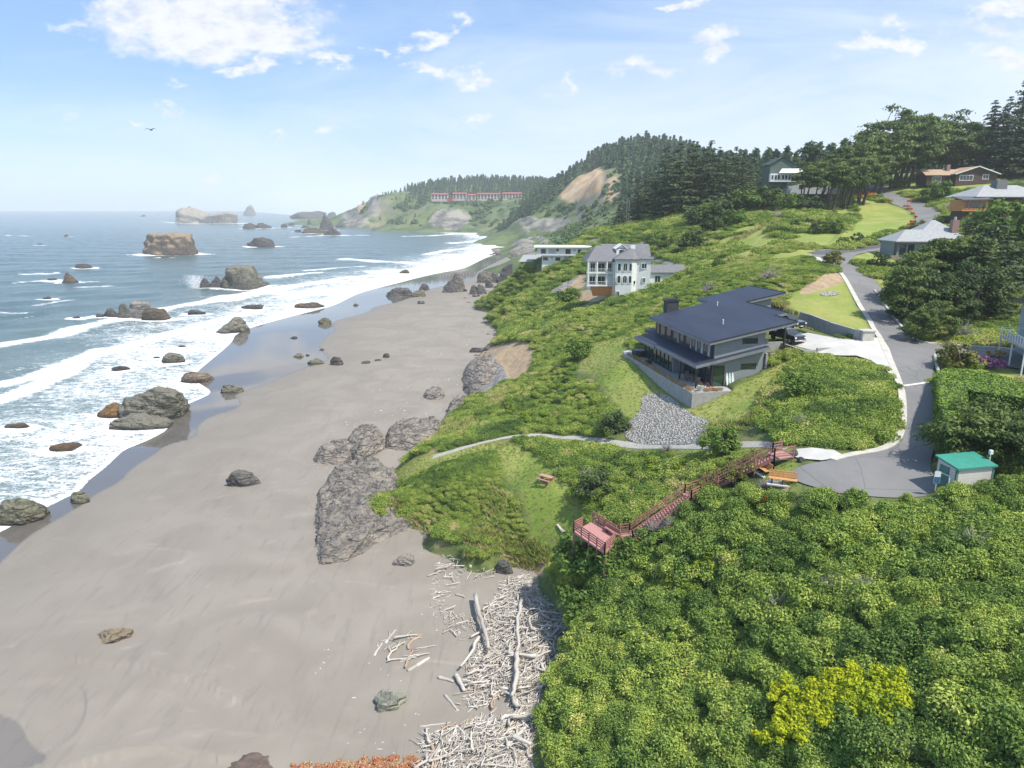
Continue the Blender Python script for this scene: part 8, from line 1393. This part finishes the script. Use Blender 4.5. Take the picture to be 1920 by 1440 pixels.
# bare grey dead bushes
def deadmesh(seed, n=110):
    r = random.Random(seed); mb = MB()
    for i in range(n):
        a = r.random() * 6.28; e = r.uniform(.2, 1.3); l = r.uniform(.5, 1.15); x_, y_, z_ = math.cos(a) * math.cos(e), math.sin(a) * math.cos(e), math.sin(e); k_ = r.uniform(.3, .6)
        m_ = (x_ * l * k_ + r.uniform(-.1, .1), y_ * l * k_ + r.uniform(-.1, .1), z_ * l * k_); mb.tube([(x_ * .05, y_ * .05, 0), m_, (x_ * l + r.uniform(-.2, .2), y_ * l + r.uniform(-.2, .2), z_ * l)], [.022, .015, .006], 3, False)
    return mb.mesh('dead_bush', m_dead)
DM = [deadmesh(i) for i in range(3)]
for i, (u_, v_, s_, lab) in enumerate([(1168, 1120, 1.5, 'bare grey dead bush above the driftwood'), (1225, 1015, 1.5, 'bare grey dead bush beside the foot of the stairs'), (1255, 1005, 1.2, 'second bare bush beside the foot of the stairs'), (1365, 1080, 1.1, 'pale dead bush in the middle of the thicket'), (1455, 1160, 1.6, 'grey tangle of dead twigs at the centre of the thicket'), (1560, 1125, 1.3, 'upright bare twigs right of the thicket centre'), (1610, 1130, 1.2, 'bare twigs near the top of the thicket, under the car park'), (1820, 1060, 1.8, 'grey dead branches at the right of the thicket'),
      (1450, 1190, 1.2, 'low dead twigs below the central tangle'), (1700, 1440, 1.2, 'pale crooked dead branch at the bottom edge'), (1250, 850, 1.2, 'grey bare bush on the near side of the path'), (1100, 900, 1.4, 'grey twiggy bush right of the picnic table'), (1440, 525, 2.6, 'silvery dead bush in the scrub behind the house'), (1458, 412, 3.0, 'brown bare bush high on the slope'), (1450, 385, 3.0, 'reddish brown leafless bush under the ridge'), (1505, 800, 1.3, 'grey bare bush on the mound beside the pad'), (1330, 550, 2.4, 'grey twigs above the dark roof corner'), (1515, 420, 1.8, 'pale twigs beside the round dark bush'), (1775, 395, 2.5, 'pale bare branches before the orange timber house'), (1430, 920, .9, 'bare twigs below the park bench'), (1800, 635, 2.6, 'pale forked branches in the right-hand garden')]):
    p = G(u_, v_); o = link('dead_bush', DM[i % 3], None, (p[0], p[1], p[2] + (1.0 if v_ > 1000 else .25)), i); o.scale = (s_,) * 3; tag(o, lab, 'bush')
# clipped hedge
hg = [Pz(u, v, 26.4)[:2] for u, v in [(1757, 697), (1772, 690), (1800, 690), (1850, 695), (1925, 716), (1925, 745), (1870, 738), (1812, 728), (1815, 762), (1818, 782), (1772, 784), (1760, 745)]]; hg = np.array(hg); h0 = hg.mean(0); z0 = float(T(h0[0], h0[1]))
hd = empty('hedge', (h0[0], h0[1], z0), 0, 'clipped bright green L-shaped hedge beside the road', 'hedge'); MB().prism([tuple(q - h0) for q in hg], -1.2, 26.25 - z0).obj('core', simple('hedge_core', (.03, .06, .012), None, 2, .9), hd)
r_ = np.random.RandomState(6); q = jgrid(hg, .17, r_); C = np.c_[q - h0, np.full(len(q), 26.35 - z0) + r_.normal(size=len(q)) * .06 + .08 * f2(q[:, 0], q[:, 1], 1.5, 2)]; Nn = np.tile((0, 0, 1.), (len(q), 1)); parts = [(C, Nn)]
for a_, b_ in zip(hg, np.roll(hg, -1, 0)):
    l = np.hypot(*(b_ - a_)); n_ = int(l * 3.0 * 30); t_ = r_.rand(n_); nn = np.array([(b_ - a_)[1], -(b_ - a_)[0]]) / l
    if sdf(((a_ + b_) / 2 + nn * .2)[None], hg)[0] > 0: nn = -nn
    pp = a_ + (b_ - a_) * t_[:, None] + nn * (r_.rand(n_) * .15)[:, None]; parts.append((np.c_[pp - h0, -1.0 + r_.rand(n_) * (26.35 - z0 + 1.0)], np.tile((nn[0], nn[1], .2), (n_, 1))))
C = np.vstack([a for a, _ in parts]); Nn = np.vstack([b_ for _, b_ in parts]); v, f = cards(r_, C, Nn + r_.normal(size=C.shape) * .5, .17, 1.4); link('leaves', mesh_np('hedge_leaves', v, f, LM['hedge'], False, None, {'t': r_.rand(len(C))}), hd)
# gull
bp = Pt(283, 244, 90); bd_ = empty('bird', bp, R(80), 'single dark gull gliding over the sea with spread wings', 'bird'); m_bird = simple('bird_grey', (.10, .10, .11))
bb = bmesh.new(); mb = MB().tube([(-.28, 0, 0), (-.2, 0, .02), (0, 0, .03), (.18, 0, .03), (.27, 0, .04), (.33, 0, .03)], [.02, .06, .085, .06, .045, .012], 10); mb.obj('body', m_bird, bd_, smooth=True)
for s_ in (-1, 1): MB().add([(.10, 0, .05), (-.08, 0, .05), (-.12, s_ * .4, .20), (.12, s_ * .4, .22), (-.22, s_ * .85, .06), (-.12, s_ * .88, .07), (.10, 0, .02), (-.08, 0, .02), (-.12, s_ * .4, .18), (.12, s_ * .4, .19)], [(0, 1, 2, 3), (3, 2, 4, 5), (7, 6, 9, 8), (0, 3, 9, 6), (1, 7, 8, 2), (8, 9, 5, 4)]).obj('wing', m_bird, bd_)
MB().add([(-.26, -.03, .02), (-.26, .03, .02), (-.42, .07, .01), (-.42, -.07, .01)], [(0, 1, 2, 3)]).obj('tail', m_bird, bd_)
# utility poles by the far pines, spray
for u_, lab in ((1175, 'left one of two slim poles beside the far pines'), (1179, 'right one of two slim poles beside the far pines')):
    p = gt(u_, 320); o = MB().tube([(0, 0, 0), (0, 0, 13)], .16, 6).obj('utility_pole', m_dead); o.location = tuple(p); tag(o, lab, 'pole')
sp0 = Pz(366, 540, 0); r_ = np.random.RandomState(2); n_ = 4200; a_ = r_.rand(n_); C = np.c_[r_.normal(size=n_) * 3.2 * (.4 + .6 * a_) + (a_ - .3) * -1, r_.normal(size=n_) * 1.3, (a_ ** 1.3) * 7.5 * np.exp(-(r_.normal(size=n_) * .5) ** 2)]; v, f = cards(r_, C, r_.normal(size=(n_, 3)), .32); m_spray, nt, b = M('sea_spray', (.85, .87, .88), .9); tr = NN(nt, 'ShaderNodeBsdfTransparent'); mx = NN(nt, 'ShaderNodeMixShader', {0: .8, 1: tr.outputs[0], 2: b.outputs[0]}); nt.links.new(mx.outputs[0], nt.nodes['Material Output'].inputs[0])
tag(link('spray', mesh_np('spray', v, f, m_spray), None, sp0 + (0, 1, 0)), 'white burst of spray against the wave-hit rock cluster', 'spray', kind='stuff')
# far highway with guard rail line and cars
ribbon('highway', None, 9, .3, m_asph, world=smooth_line(np.array([Pt(1230, 391, 700)[:2], Pt(1180, 389, 750)[:2], Pt(1120, 386, 820)[:2], Pt(1070, 384, 920)[:2], Pt(1035, 378, 1020)[:2], Pt(1010, 368, 1180)[:2]]), 3), kind='structure', off=1.0)
# ------------------------------------------------------------ sea air
hz_ = MB().box(-10500, 4500, -150, 9300, -12, 190); m_h = bpy.data.materials.new('sea_air'); m_h.use_nodes = True; nt = m_h.node_tree; nt.nodes.clear()
pv = NN(nt, 'ShaderNodeVolumePrincipled', {'Color': (.90, .95, 1.0, 1), 'Density': .00014, 'Anisotropy': .0}); NN(nt, 'ShaderNodeOutputMaterial', {'Volume': pv.outputs[0]})
tag(hz_.obj('haze', m_h), kind='stuff')
